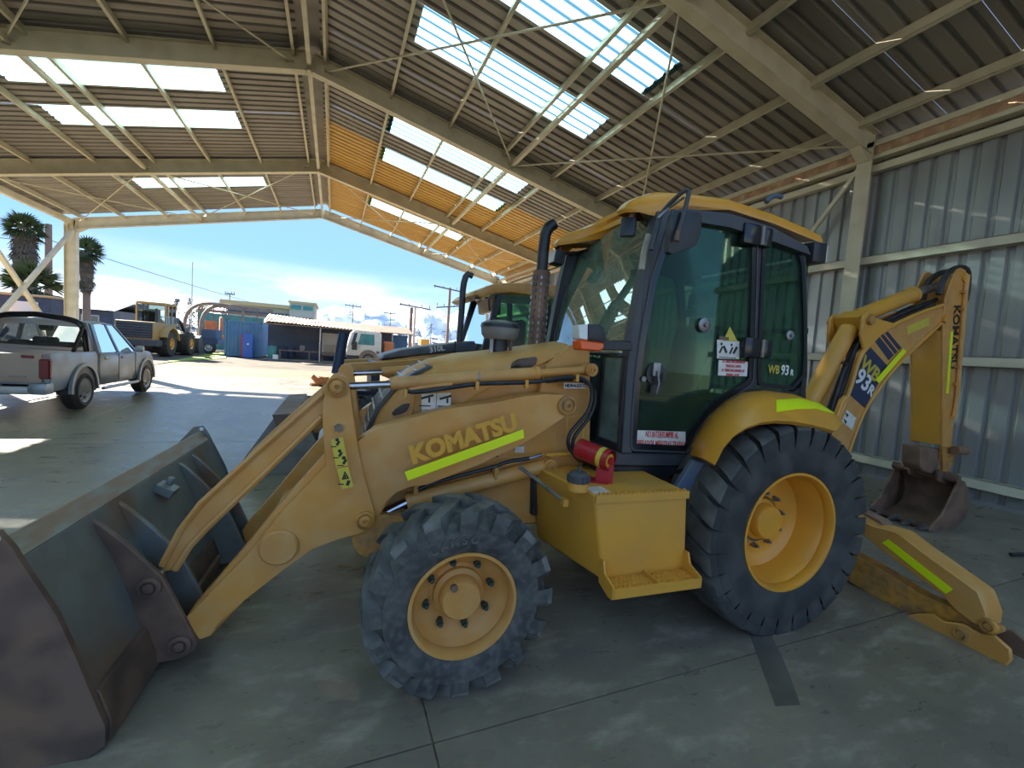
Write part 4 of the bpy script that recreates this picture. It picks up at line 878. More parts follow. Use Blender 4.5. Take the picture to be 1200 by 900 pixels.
# mirror on its bent tube, corner light cluster, windscreen-side strip
VM = 0.10
mb = MB(); mb.tube([(u, VM + 0.12, z) for u, z in [(1.168,2.339),(1.188,2.430),(1.206,2.531),(1.241,2.596)]] + [(u, VM, z) for u, z in [(1.272,2.666),(1.302,2.662),(1.288,2.584),(1.257,2.446),(1.234,2.386)]], 0.013, 8, 1); mr_ = mb.build('mirror_arm', 'charcoal', bh)
mb = MB(); mb.tube([(u, VM + 0.1, z) for u, z in [(1.181,2.517),(1.256,2.593)]] + [(u, VM, z) for u, z in [(1.271,2.623)]], 0.008, 6); mb.build('mirror_brace', 'steel_worn', bh)
mb = MB(); mb.prism([(1.222,2.531),(1.314,2.561),(1.398,2.570),(1.426,2.546),(1.426,2.439),(1.403,2.381),(1.345,2.349),(1.242,2.306),(1.212,2.316),(1.209,2.387),(1.214,2.497)], 0.12, 0.16, 'v'); mb.build('mirror', 'black', bh, bevel=0.012, seg=2)
q = [(1.243,2.401)][0]; MB().tube([(q[0], 0.09, q[1] + 0.03), (q[0] - 0.01, 0.085, q[1] - 0.03)], 0.014, 8).build('mirror_clamp', 'rust_brown', bh)
mb = MB(); mb.prism([(0.825,1.879),(0.898,1.885),(0.935,1.853),(0.947,1.798),(0.936,1.782),(0.828,1.784)], 0.27, 0.37, 'v'); cl = mb.build('corner_light', 'black', bh, bevel=0.012, seg=2)
mb = MB(); mb.prism([(0.764,1.869),(0.825,1.879),(0.833,1.785),(0.771,1.790)], 0.275, 0.365, 'v'); mb.build('headlamp_lens', 'white_lens', cl, bevel=0.006)
mb = MB(); mb.prism([(0.771,1.785),(0.936,1.782),(0.946,1.747),(0.913,1.725),(0.782,1.726)], 0.27, 0.37, 'v'); mb.build('indicator_lens', 'orange_lens', cl, bevel=0.01)
mb = MB(); mb.prism([(0.947,1.798),(1.163,1.804),(1.169,1.746),(0.952,1.737)], 0.32, 0.38, 'v'); mb.build('light_bracket', 'black', bh, bevel=0.005)
mb = MB(); mb.tube([(u, 0.38, z) for u, z in [(1.253,2.477),(1.232,2.369),(1.225,2.257)]], 0.020, 8); mb.build('pale_strip', 'beige_plastic', bh)

# ---- fuel tank with step, filler cap and extinguisher holder
tk = link('fuel_tank', None, bh)
to = [(0.796,0.958),(1.408,0.955),(1.452,0.434),(0.890,0.470)]
ti = [(0.69, 0.955), (1.42, 0.955), (1.46, 0.47), (0.74, 0.47)]
mb = MB(); mb.loft([[(p[0], 0.0, p[1]) for p in to], [(p[0], 0.60, p[1]) for p in ti]]); mb.build('tank_body', 'yellow_bright', tk, bevel=0.022, seg=3)
mb = MB(); mb.box2((0.80, -0.014, 0.915), (1.41, 0.0, 0.958))
for i in range(22): mb.prism([(0.82 + i * 0.0265, 0.958), (0.832 + i * 0.0265, 0.958), (0.826 + i * 0.0265, 0.972)], -0.014, 0.01, 'v')
mb.build('tread_lip', 'yellow_bright', tk)
mb = MB(); mb.box2((0.87, -0.13, 0.475), (1.44, 0.0, 0.487)); mb.box2((0.87, -0.14, 0.445), (1.44, -0.128, 0.50))
for i in range(20):
    for j in (0, 1, 2): mb.prism([(0.89 + i * 0.027, 0.487), (0.903 + i * 0.027, 0.487), (0.897 + i * 0.027, 0.500)], -0.11 + j * 0.04, -0.10 + j * 0.04, 'v')
sp_ = mb.build('step', 'yellow_bright', tk)
for u in (0.87, 1.43):
    mb = MB(); mb.prism([(0.0, 0.60), (-0.03, 0.60), (-0.05, 0.54), (-0.14, 0.51), (-0.14, 0.445), (-0.10, 0.44), (0.0, 0.47)], u - 0.006, u + 0.006, 'u'); mb.build('step_bracket', 'yellow_bright', sp_)
MB().box2((1.15, -0.13, 0.487), (1.158, 0.0, 0.51)).build('step_rib', 'yellow_bright', sp_)
q = [(0.746,0.100)][0]; mb = MB(); mb.lathe([(0.0, 0.058), (0.05, 0.055)], (q[0], q[1], 0.955), (0, 0, 1), 20, True); mb.build('filler_neck', 'yellow_bright', tk)
mb = MB(); mb.lathe([(0.045, 0.055), (0.05, 0.060), (0.085, 0.058), (0.10, 0.045), (0.108, 0.0)], (q[0], q[1], 0.955), (0, 0, 1), 20, True)
for i in range(12): mb.box((q[0] + 0.059 * cos(i * pi / 6), q[1] + 0.059 * sin(i * pi / 6), 1.02), (0.012, 0.012, 0.035), rot=(0, 0, i * pi / 6))
mb.cyl((q[0], q[1], 1.06), (q[0], q[1], 1.085), 0.012, n=8); mb.build('filler_cap', 'charcoal', tk)
MB().prism([(0.806,0.132),(0.912,0.136),(0.914,0.030),(0.805,0.015)], 0.955, 0.9585, 'z').build('faded_sticker', 'sticker_white', tk)
mb = MB(); mb.tube([(0.55, 0.50, 0.975), (0.62, 0.38, 0.93), (0.70, 0.18, 0.87)], 0.012, 8); mb.build('grab_rod', 'steel_worn', tk)
mb = MB(); mb.box((0.705, 0.165, 0.865), (0.03, 0.04, 0.04)); mb.build('rod_bracket', 'yellow_bright', tk)
mb = MB(); h0, h1 = Vector((0.885, 0.37, 1.125)), Vector((0.985, 0.17, 1.095))
mb.cyl(h0, h1, 0.062, n=24, caps=False); mb.cyl(h0, h1, 0.056, n=24, caps=False); mb.cyl(h0, h0.lerp(h1, 0.08), 0.061, n=24); hd_ = mb.build('extinguisher_holder', 'red_paint', bh, label='red tubular holder mounted beside the cab')
mb = MB(); mb.cyl(h0.lerp(h1, 0.5), h0.lerp(h1, 0.97), 0.040, n=16); mb.build('inner_cup', 'yellow_faded', hd_)
mb = MB(); mb.cyl(h0.lerp(h1, 0.7), h0.lerp(h1, 1.05), 0.022, n=12); mb.build('knob', 'red_paint', hd_)
mb = MB(); mb.cyl(h0.lerp(h1, 0.70), h0.lerp(h1, 0.84), 0.0632, n=24, caps=False); mb.build('band_label', 'sticker_yellow', hd_)
mb = MB(); mb.box((0.97, 0.20, 1.02), (0.10, 0.012, 0.14), rot=(0, 0, -0.55)); mb.box((0.93, 0.24, 0.962), (0.16, 0.10, 0.008), rot=(0, 0, -0.55)); mb.build('holder_bracket', 'red_paint', hd_)

# ---- lettering and stickers on the loader arm
armN = [o for o in bh.children if o.name.startswith('loader_arm')][0]
KS = [(-0.174,1.069),(0.510,1.296)]
xd = Vector((KS[1][0] - KS[0][0], 0, KS[1][1] - KS[0][1])); yd = Vector((-xd.z, 0, xd.x))
text('lettering', 'KOMATSU', 'yellow_faded', armN, (KS[0][0] * 0.5 + KS[1][0] * 0.5, 0.3985, KS[0][1] * 0.5 + KS[1][1] * 0.5 - 0.005), xd, yd, 0.137, 0.0012, bold=0.007, sx=0.99)
MB().prism([(-0.161,0.993),(0.515,1.235),(0.524,1.183),(-0.141,0.944)], 0.3965, 0.3995, 'v').build('reflective_strip', 'reflector_yellow', armN)
PS = [(-0.539,1.178),(-0.482,1.191),(-0.452,1.043),(-0.509,1.031)]
st = MB().prism(PS, 0.372, 0.375, 'v').build('warning_sticker', 'sticker_yellow', armN)
PS2 = [(-0.505,1.024),(-0.451,1.036),(-0.422,0.929),(-0.476,0.917)]
st2 = MB().prism(PS2, 0.372, 0.375, 'v').build('warning_sticker', 'sticker_yellow', armN)
for (px_, s_) in zip([(-0.505,1.159),(-0.491,1.101),(-0.469,1.062)], (0.018, 0.018, 0.020)):
    mb = MB(); mb.sphere((px_[0] - 0.005, 0.3715, px_[1] + s_), s_ * 0.5, 1, 0.1, 1, 8); mb.box((px_[0], 0.3715, px_[1]), (s_ * 0.7, 0.001, s_ * 1.4), rot=(0, 0.5, 0)); mb.box((px_[0] - 0.02, 0.3715, px_[1] - s_), (s_ * 1.6, 0.001, 0.005)); mb.build('pictogram', 'ink_black', st)
tri = [(-0.467,1.013),(-0.443,0.973),(-0.480,0.966)]; tri_i = inset(tri, 0.007)
ring(MB(), tri, tri_i, 0.3705, 0.372).build('pictogram', 'ink_black', st2)
q = [(-0.464,0.981)][0]; MB().box((q[0], 0.371, q[1]), (0.008, 0.001, 0.02)).build('pictogram', 'ink_black', st2)
q = [(-0.448,0.949)][0]; mb = MB(); mb.box((q[0], 0.371, q[1]), (0.016, 0.001, 0.028), rot=(0, 0.3, 0)); mb.box((q[0] - 0.035, 0.371, q[1] - 0.006), (0.028, 0.001, 0.006)); mb.build('pictogram', 'ink_black', st2)
# sticker with two pictograms and HIDRAULICO sign on the hood side
PH = [(-0.063,1.400),(0.111,1.416),(0.117,1.311),(-0.058,1.297)]
st = MB().prism(PH, 0.617, 0.621, 'v').build('instruction_sticker', 'sticker_white', bh)
ch = mid(PH)
for dx in (-0.055, 0.055):
    mb = MB(); mb.box((ch[0] + dx, 0.616, ch[1] + 0.03), (0.075, 0.001, 0.014), rot=(0, -0.3, 0)); mb.box((ch[0] + dx + 0.012, 0.616, ch[1] + 0.01), (0.012, 0.001, 0.03)); mb.box((ch[0] + dx - 0.012, 0.616, ch[1] - 0.025), (0.07, 0.001, 0.007)); mb.build('pictogram', 'ink_black', st)
MB().box((ch[0], 0.616, ch[1] + 0.005), (0.003, 0.001, 0.11)).build('printed_line', 'ink_black', st)
MB().box((ch[0], 0.616, ch[1] - 0.05), (0.19, 0.001, 0.003)).build('printed_line', 'ink_black', st)
PH = [(0.833,1.511),(0.993,1.517),(0.990,1.483),(0.835,1.477)]
st = MB().prism(PH, 0.547, 0.551, 'v').build('name_sticker', 'sticker_white', bh)
lettering(PH, ['HIDRAULICO'], 0.548, 'ink_black', st, 0.030, 0.03, sx=0.85, bold=0.001)
PD = [(0.870,1.294),(0.994,1.308),(1.009,1.136),(0.884,1.124)]
ring(MB(), PD, inset(PD, 0.006), 0.548, 0.551).build('sticker_border', 'yellow_faded', bh)


# ---- backhoe at the rear: swing post, boom, dipper, bucket and stabiliser leg
BN, BF = 1.11, 1.41
mb = MB(); mb.box2((3.25, 0.95, 0.45), (3.55, 1.57, 1.25)); mb.cyl((3.6, 1.26, 0.45), (3.6, 1.26, 1.3), 0.14, n=18); mb.build('swing_post', 'yellow', bh, bevel=0.02)
mb = MB(); mb.box2((2.95, 0.5, 0.45), (3.15, 1.94, 0.62)); mb.box2((2.95, 0.7, 1.0), (3.15, 1.94, 1.15)); mb.box2((2.95, 0.62, 0.45), (3.12, 0.80, 1.15)); mb.box2((3.02, 1.72, 0.45), (3.26, 1.94, 1.15)); mb.build('rear_frame', 'yellow', bh, bevel=0.012)
boom_o = [(3.62, 0.42), (3.95, 0.55)] + [(4.366,0.716),(4.426,0.743),(4.517,1.106),(4.618,1.344),(4.757,1.530),(4.924,1.729),(5.162,1.945),(5.685,2.341),(5.718,2.468),(5.656,2.538),(5.280,2.417),(4.851,2.242),(4.621,2.107),(4.433,1.926),(4.324,1.461),(4.211,1.246),(4.080,0.998)] + [(3.62, 0.75)]
bm_ = link('boom', None, bh)
mb = MB(); mb.prism(boom_o, BN, BN + 0.03, 'v'); mb.build('side_plate', 'yellow', bm_, bevel=0.005)
mb = MB(); mb.prism(boom_o, BF - 0.03, BF, 'v'); mb.build('side_plate', 'yellow', bm_, bevel=0.005)
mb = MB(); mb.prism(inset(boom_o, 0.03), BN + 0.03, BF - 0.03, 'v'); mb.build('boom_core', 'yellow', bm_)
edge = [(4.101,1.015),(4.324,1.461),(4.433,1.926),(4.621,2.107),(4.851,2.242),(5.280,2.417),(5.656,2.538)]
mb = MB(); mb.tube([(u, BN - 0.01, z) for u, z in edge], 0.022, 8, 1); mb.build('edge_rib', 'yellow_bright', bm_)
edge = [(4.403,0.725),(4.517,1.106),(4.618,1.344),(4.757,1.530),(4.924,1.729),(5.162,1.945),(5.685,2.341)]
mb = MB(); mb.tube([(u, BN - 0.006, z) for u, z in edge], 0.016, 8, 1); mb.build('edge_rib', 'yellow_bright', bm_)
lug_pts = [(4.378,2.115),(4.385,2.290),(4.426,2.342),(4.504,2.345),(4.565,2.298),(4.866,2.271),(4.655,2.101),(4.477,1.928)]
for v in (1.08, 1.41): MB().prism(lug_pts, v, v + 0.03, 'v').build('cylinder_lug', 'yellow_bright', bm_, bevel=0.006)
lp = [(4.467,2.262)][0]; MB().cyl((lp[0], 1.04, lp[1]), (lp[0], 1.48, lp[1]), 0.045, n=16).build('lug_pin', 'yellow_worn', bm_)
lp2 = [(4.380,2.276)][0]
# decals on the boom
MB().prism([(4.545,2.022),(4.892,1.819),(4.615,1.362),(4.342,1.506)], BN - 0.004, BN - 0.001, 'v').build('dark_decal', 'ink_blue', bm_)
for pts in ([(4.627,2.076),(4.699,2.117),(4.965,1.942),(4.894,1.883)], [(4.723,2.128),(4.760,2.149),(5.020,1.982),(4.984,1.952)], [(4.785,2.160),(4.822,2.181),(5.074,2.027),(5.038,1.997)]):
    MB().prism(pts, BN - 0.004, BN - 0.001, 'v').build('dark_decal', 'ink_blue', bm_)
MB().prism([(4.705,1.664),(4.765,1.630),(5.138,1.990),(5.082,2.023)], BN - 0.018, BN - 0.014, 'v').build('reflective_strip', 'reflector_yellow', bm_)
MB().prism([(5.113,2.255),(5.462,2.392),(5.488,2.306),(5.143,2.175)], BN - 0.004, BN - 0.001, 'v').build('warning_sticker', 'sticker_yellow', bm_)
MB().prism([(4.346,1.338),(4.504,1.251),(4.461,1.124),(4.292,1.212)], BN - 0.004, BN - 0.001, 'v').build('warning_sticker', 'sticker_white', bm_)
for pts in ([(4.326,1.310),(4.381,1.285),(4.360,1.257)], [(4.311,1.248),(4.368,1.213),(4.348,1.186)]): MB().prism(pts, BN - 0.006, BN - 0.003, 'v').build('pictogram', 'ink_black', bm_)
tx = [(4.474,1.840),(4.802,1.650)]; xd = Vector((tx[1][0] - tx[0][0], 0, tx[1][1] - tx[0][1])); yd = Vector((-xd.z, 0, xd.x))
c1, c2, c3_ = [(4.619,1.768),(4.536,1.647),(4.674,1.545)]
text('lettering', 'WB', 'letter_gold', bm_, (c1[0], BN - 0.006, c1[1]), xd, yd, 0.20, 0.001, bold=0.006)
text('lettering', '93', 'letter_white', bm_, (c2[0], BN - 0.006, c2[1]), xd, yd, 0.24, 0.001, bold=0.006)
text('lettering', 'R', 'letter_white', bm_, (c3_[0], BN - 0.006, c3_[1]), xd, yd, 0.15, 0.001, bold=0.005)
# boom cylinder and dipper cylinder
k0, k1 = [(4.512,2.273),(4.020,1.416)]; dd = Vector((k0[0] - k1[0], 0, k0[1] - k1[1])).normalized()
bot = Vector((k1[0], 1.26, k1[1])) - dd * 0.75
mb = MB(); mb.cyl(Vector((k0[0], 1.26, k0[1])) - dd * 0.10, bot, 0.088, n=22); bc = mb.build('boom_cylinder', 'yellow_bright', bh, bevel=0.006)
mb = MB(); mb.box((k0[0], 1.26, k0[1]), (0.18, 0.26, 0.16), rot=(0, -0.5, 0)); mb.cyl((k0[0] - 0.02, 1.08, k0[1] + 0.02), (k0[0] - 0.02, 1.44, k0[1] + 0.02), 0.05, n=14); mb.build('clevis', 'yellow_bright', bc, bevel=0.02)
MB().tube([(u, 1.15, z) for u, z in [(4.271,1.818),(4.326,1.794),(4.288,1.722),(4.259,1.596),(4.170,1.239)]], 0.02, 8, 1).build('hydraulic_hose', 'hose', bc)
d0, d1, d2 = [(4.582,2.324),(5.423,2.650),(5.941,2.834)]
mb = MB(); mb.cyl((d0[0], 1.26, d0[1]), (d1[0], 1.26, d1[1]), 0.082, n=22); mb.cyl((d1[0] - 0.05, 1.26, d1[1] - 0.02), (d1[0], 1.26, d1[1]), 0.09, n=22); dc = mb.build('dipper_cylinder', 'yellow_bright', bh, bevel=0.006)
MB().cyl((d1[0], 1.26, d1[1]), (d2[0], 1.26, d2[1]), 0.042, n=14).build('rod', 'steel_worn', dc)
for i, (o_, v_) in enumerate(((0, 1.17), (5, 1.21), (10, 1.25))):
    mb = MB(); mb.tube([(u, v_, z) for u, z in ([(4.179,1.144),(4.284,1.416),(4.364,1.688),(4.475,2.007),(4.617,2.171),(4.872,2.255),(5.188,2.366),(5.625,2.550)] if i == 0 else [(4.159,1.139),(4.264,1.411),(4.358,1.685),(4.474,1.980),(4.633,2.200),(4.914,2.297),(5.230,2.428),(5.645,2.583)] if i == 1 else [(4.762,2.202),(5.022,2.298),(5.304,2.475),(5.635,2.546),(5.847,2.645)])], 0.026, 8, 1); mb.build('hydraulic_hose', 'hose', bm_)
mb = MB(); mb.tube([(u, BN - 0.02, z) for u, z in [(4.159,1.231),(4.225,1.425),(4.269,1.462)]], 0.03, 8); mb.build('hydraulic_pipe', 'yellow_bright', bm_)
# dipper
dp = link('dipper', None, bh)
near_pl = [(5.738,2.260),(5.705,2.410),(5.702,2.628),(5.764,2.833),(5.830,2.955),(5.903,2.983),(6.002,2.967),(6.032,2.702),(6.053,2.267),(6.124,1.678),(6.166,1.277),(6.180,0.931),(6.017,0.932),(5.892,1.570)]
mb = MB(); mb.prism(near_pl, 1.10, 1.125, 'v'); mb.build('side_plate', 'yellow', dp, bevel=0.006)
mb = MB(); mb.prism(near_pl, 1.40, 1.425, 'v'); mb.build('side_plate', 'yellow', dp, bevel=0.006)
low_pl = [(5.738,2.260),(5.844,2.346),(6.073,2.386),(6.053,2.267),(6.124,1.678),(6.166,1.277),(6.175,0.951),(6.021,0.952),(5.892,1.570)]
mb = MB(); mb.prism(low_pl, 1.125, 1.40, 'v'); mb.build('dipper_box', 'yellow_bright', dp, bevel=0.004)
mb = MB(); mb.prism([(5.805,2.725),(5.889,2.905),(5.968,2.839),(5.955,2.549),(5.842,2.423)], 1.125, 1.40, 'v'); mb.build('dipper_head', 'yellow_worn', dp)
q = [(5.718,2.259)][0]; 
for p_ in [(5.679,2.416),(5.910,2.905)]: MB().cyl((p_[0] + 0.06, 1.08, p_[1] - 0.02), (p_[0] + 0.06, 1.45, p_[1] - 0.02), 0.05, n=14).build('pivot_pin', 'yellow_bright', dp)
pp = [(5.992,2.912),(5.996,2.694),(6.026,2.360),(6.074,1.877),(6.117,1.482),(6.096,1.292),(6.077,1.302)]
mb = MB(); mb.tube([(u, 1.08, z) for u, z in pp], 0.024, 8, 1); mb.build('hydraulic_pipe', 'yellow', dp)
mb = MB(); mb.tube([(u, 1.14, z) for u, z in [(5.643,2.662),(5.672,2.806),(5.768,2.931),(5.910,2.997),(6.068,3.007),(6.133,2.938),(6.153,2.717),(6.136,2.647)]], 0.03, 8, 1); mb.build('hydraulic_hose', 'hose', dp)
mb = MB(); mb.tube([(u, 1.32, z) for u, z in [(5.726,2.620),(5.727,2.758),(5.810,2.885),(5.982,2.976),(6.171,3.009)]], 0.03, 8, 1); mb.build('hydraulic_hose', 'hose', dp)
for p_ in [(5.958,2.718),(5.971,2.528),(6.043,1.875),(6.056,1.679)]: MB().box((p_[0], 1.09, p_[1]), (0.05, 0.05, 0.03)).build('pipe_clamp', 'yellow_worn', dp)
MB().prism([(5.860,2.265),(5.906,2.269),(5.979,1.565),(5.936,1.563)], 1.094, 1.098, 'v').build('reflective_strip', 'reflector_yellow', dp)
t0, t1 = [(5.914,2.544),(5.989,1.871)]; xd = Vector((t1[0] - t0[0], 0, t1[1] - t0[1])); yd = Vector((-xd.z, 0, xd.x))
text('lettering', 'KOMATSU', 'ink_black', dp, ((t0[0] + t1[0]) / 2, 1.096, (t0[1] + t1[1]) / 2), xd, yd, 0.155, 0.001, bold=0.004)
# bucket linkage and bucket
mb = MB(); mb.prism([(5.750,0.924),(6.104,0.902),(6.106,0.675),(6.077,0.583),(5.842,0.640),(5.779,0.712)], 1.16, 1.36, 'v'); lk = mb.build('linkage', 'rust_brown', bh, bevel=0.012)
mb = MB(); mb.prism([(6.045,0.952),(6.203,0.972),(6.379,0.930),(6.298,0.848),(6.255,0.600),(6.127,0.583),(6.118,0.768)], 1.12, 1.15, 'v'); mb.build('link_plate', 'yellow_worn', lk, bevel=0.006)
p_ = [(6.201,0.910)][0]; MB().cyl((p_[0] - 0.05, 1.05, p_[1]), (p_[0] + 0.10, 1.02, p_[1]), 0.05, n=16).build('link_pin', 'rust_brown', lk)
p_ = [(6.240,0.577)][0]; MB().cyl((p_[0], 1.05, p_[1]), (p_[0], 1.45, p_[1]), 0.06, n=16).build('link_pin', 'rust_brown', lk)
rbk = link('digging_bucket', None, bh)
prof_b = [(6.162,0.583),(6.266,0.559),(6.364,0.423),(6.413,0.288),(6.384,0.124),(6.258,0.029),(6.059,-0.024),(5.884,-0.017),(5.707,0.016)]
inner_b = [(u - 0.03 if i < 5 else u - 0.01, z - (0.0 if i < 5 else -0.03)) for i, (u, z) in enumerate(prof_b)]
mb = MB(); mb.loft([[(u, v, z) for u, z in prof_b + inner_b[::-1]] for v in (0.99, 1.60)]); mb.build('bucket_shell', 'rust_brown', rbk, smooth=60)
for v in (0.97, 1.60):
    mb = MB(); mb.prism(prof_b + [(5.934,0.181)], v, v + 0.025, 'v'); mb.build('bucket_side', 'rust_brown', rbk, bevel=0.004)
e_ = prof_b[-1]
for i in range(5):
    v = 0.99 + i * 0.145
    mb = MB(); mb.loft([[(e_[0] + 0.06, v, e_[1] + 0.0), (e_[0] + 0.06, v + 0.06, e_[1]), (e_[0] + 0.06, v + 0.06, e_[1] + 0.05), (e_[0] + 0.06, v, e_[1] + 0.05)], [(e_[0] - 0.10, v + 0.012, e_[1] + 0.0), (e_[0] - 0.10, v + 0.048, e_[1]), (e_[0] - 0.10, v + 0.048, e_[1] + 0.015), (e_[0] - 0.10, v + 0.012, e_[1] + 0.015)]]); mb.build('tooth', 'steel_worn', rbk)
mb = MB(); mb.cyl((prof_b[0][0] - 0.02, 0.97, prof_b[0][1]), (prof_b[0][0] - 0.02, 1.625, prof_b[0][1]), 0.045, n=14); mb.build('top_tube', 'rust_brown', rbk)
for v in (1.10, 1.38):
    mb = MB(); mb.prism([(6.007,0.653),(6.205,0.638),(6.540,0.493),(6.597,0.396),(6.350,0.437),(6.034,0.530)], v, v + 0.03, 'v'); mb.build('bucket_lug', 'rust_brown', rbk, bevel=0.006)

# stabiliser leg, near side
US = 3.42
sl = link('stabilizer_leg', None, bh)
guard = [(0.376,0.592),(0.188,0.546),(0.019,0.562),(-0.155,0.486),(-0.358,0.406),(-0.455,0.366),(-0.507,0.250),(-0.508,0.166),(-0.453,0.153),(-0.355,0.187),(-0.281,0.251),(-0.125,0.303),(0.088,0.380),(0.225,0.441),(0.365,0.496)]
mb = MB(); mb.prism(guard, US - 0.05, US + 0.13, 'u'); mb.build('cylinder_guard', 'yellow', sl, bevel=0.008)
lower = [(0.438,0.259),(0.164,0.232),(-0.160,0.168),(-0.355,0.184),(-0.460,0.161),(-0.527,0.169),(-0.542,0.140),(-0.508,0.094),(-0.390,0.105),(-0.288,0.058),(-0.059,-0.040),(0.161,-0.008),(0.438,0.022)]
mb = MB(); mb.prism(lower, US + 0.0, US + 0.12, 'u'); mb.build('lower_arm', 'yellow_worn', sl, bevel=0.008)
foot = [(-0.066,-0.095),(-0.070,-0.034),(-0.151,0.035),(-0.247,0.099),(-0.305,0.080),(-0.406,0.126),(-0.491,0.112),(-0.551,0.146),(-0.630,0.106),(-0.641,0.043),(-0.615,-0.030),(-0.503,-0.079),(-0.289,-0.113)]
mb = MB(); mb.prism(foot, US - 0.06, US - 0.03, 'u'); mb.build('foot_cheek', 'yellow', sl, bevel=0.008)
MB().prism(foot, US + 0.15, US + 0.18, 'u').build('foot_cheek', 'rust_brown', sl, bevel=0.008)
fb = [(-0.067,-0.101),(-0.289,-0.113),(-0.503,-0.079),(-0.615,-0.030)]
mb = MB(); mb.loft([[(u, p[0], p[1] + dz) for u, dz in ((US - 0.09, 0.0), (US + 0.22, 0.0), (US + 0.22, -0.03), (US - 0.09, -0.03))] for p in fb]); mb.build('foot_plate', 'rust_brown', sl)
for p_ in [(-0.406,0.057),(-0.524,0.185)]: MB().lathe([(0.02, 0.045), (-0.012, 0.043), (-0.016, 0.030), (-0.005, 0.026), (-0.014, 0.018), (-0.014, 0)], (US - 0.06, p_[0], p_[1]), (1, 0, 0), 18).build('foot_pin', 'yellow_worn', sl)
st_ = [(0.100,0.446),(0.065,0.488),(-0.334,0.318),(-0.303,0.271)]; MB().prism(st_, US - 0.056, US - 0.052, 'u').build('reflective_strip', 'reflector_yellow', sl)
mb = MB(); mb.prism([(0.372,0.609),(0.191,0.573),(0.152,0.541),(0.207,0.498),(0.359,0.556)], US + 0.05, US + 0.16, 'u'); mb.build('cylinder_cap', 'rust_brown', sl)
mb = MB(); mb.box2((3.0, 0.55, 0.5), (US + 0.14, 0.85, 0.75)); mb.build('leg_bracket', 'yellow', sl, bevel=0.01)


# ================================================================ OTHER MACHINES AND THE YARD
paint('loader_dusty', (0.40, 0.26, 0.085), 0.6, dirt=(0.34, 0.27, 0.17), amount=0.7, scale=1.5)
paint('hood_grey', (0.075, 0.085, 0.10), 0.4, dirt=(0.20, 0.19, 0.17), amount=0.5, scale=4)
paint('silver', (0.29, 0.325, 0.365), 0.32, 0.35, dirt=(0.34, 0.29, 0.23), amount=0.55, scale=2.5, rough2=0.7)
paint('tailgate_warm_light', (0.50, 0.355, 0.26), 0.5, dirt=(0.45, 0.38, 0.32), amount=0.6, scale=3)  # warm light reflected onto the tailgate is put into its colour
paint('alloy', (0.45, 0.45, 0.44), 0.4, 0.4)
paint('truck_white', (0.62, 0.60, 0.52), 0.45, dirt=(0.5, 0.46, 0.36), amount=0.4, scale=3)
paint('container_blue', (0.08, 0.20, 0.38), 0.55, dirt=(0.14, 0.24, 0.34), amount=0.6, scale=1.5)
paint('panel_blue', (0.03, 0.13, 0.50), 0.4)
paint('tile', (0.80, 0.64, 0.48), 0.7, dirt=(0.45, 0.20, 0.10), amount=0.8, scale=1.4, lo=0.5, hi=0.6)
paint('plaster', (0.45, 0.42, 0.38), 0.8, dirt=(0.36, 0.33, 0.30), amount=0.5, scale=1)
paint('fascia_tan', (0.50, 0.36, 0.20), 0.7)
paint('slate_blue', (0.055, 0.075, 0.12), 0.7, dirt=(0.10, 0.11, 0.14), amount=0.5, scale=1.2)
paint('cardboard', (0.36, 0.31, 0.24), 0.8)
paint('teal', (0.06, 0.24, 0.22), 0.6, dirt=(0.03, 0.12, 0.16), amount=0.7, scale=2)
paint('machine_orange', (0.50, 0.15, 0.04), 0.5, dirt=(0.25, 0.09, 0.05), amount=0.6, scale=3)
paint('brown_steel', (0.20, 0.13, 0.09), 0.7, dirt=(0.30, 0.24, 0.18), amount=0.5, scale=3)
paint('navy', (0.02, 0.04, 0.09), 0.5, dirt=(0.06, 0.07, 0.10), amount=0.5, scale=3)
paint('dog_fur', (0.34, 0.14, 0.06), 0.9, dirt=(0.45, 0.24, 0.12), amount=0.6, scale=9)
paint('palm_green', (0.045, 0.085, 0.03), 0.8, dirt=(0.10, 0.13, 0.05), amount=0.6, scale=4)
paint('palm_dead', (0.10, 0.085, 0.065), 0.9, dirt=(0.17, 0.13, 0.09), amount=0.6, scale=5)
paint('pole_wood', (0.20, 0.145, 0.12), 0.85)
paint('cable_grey', (0.10, 0.10, 0.11), 0.7)
paint('leaf_far', (0.06, 0.085, 0.045), 0.9, dirt=(0.16, 0.13, 0.05), amount=0.6, scale=0.8)
paint('brick_red', (0.30, 0.13, 0.09), 0.8)

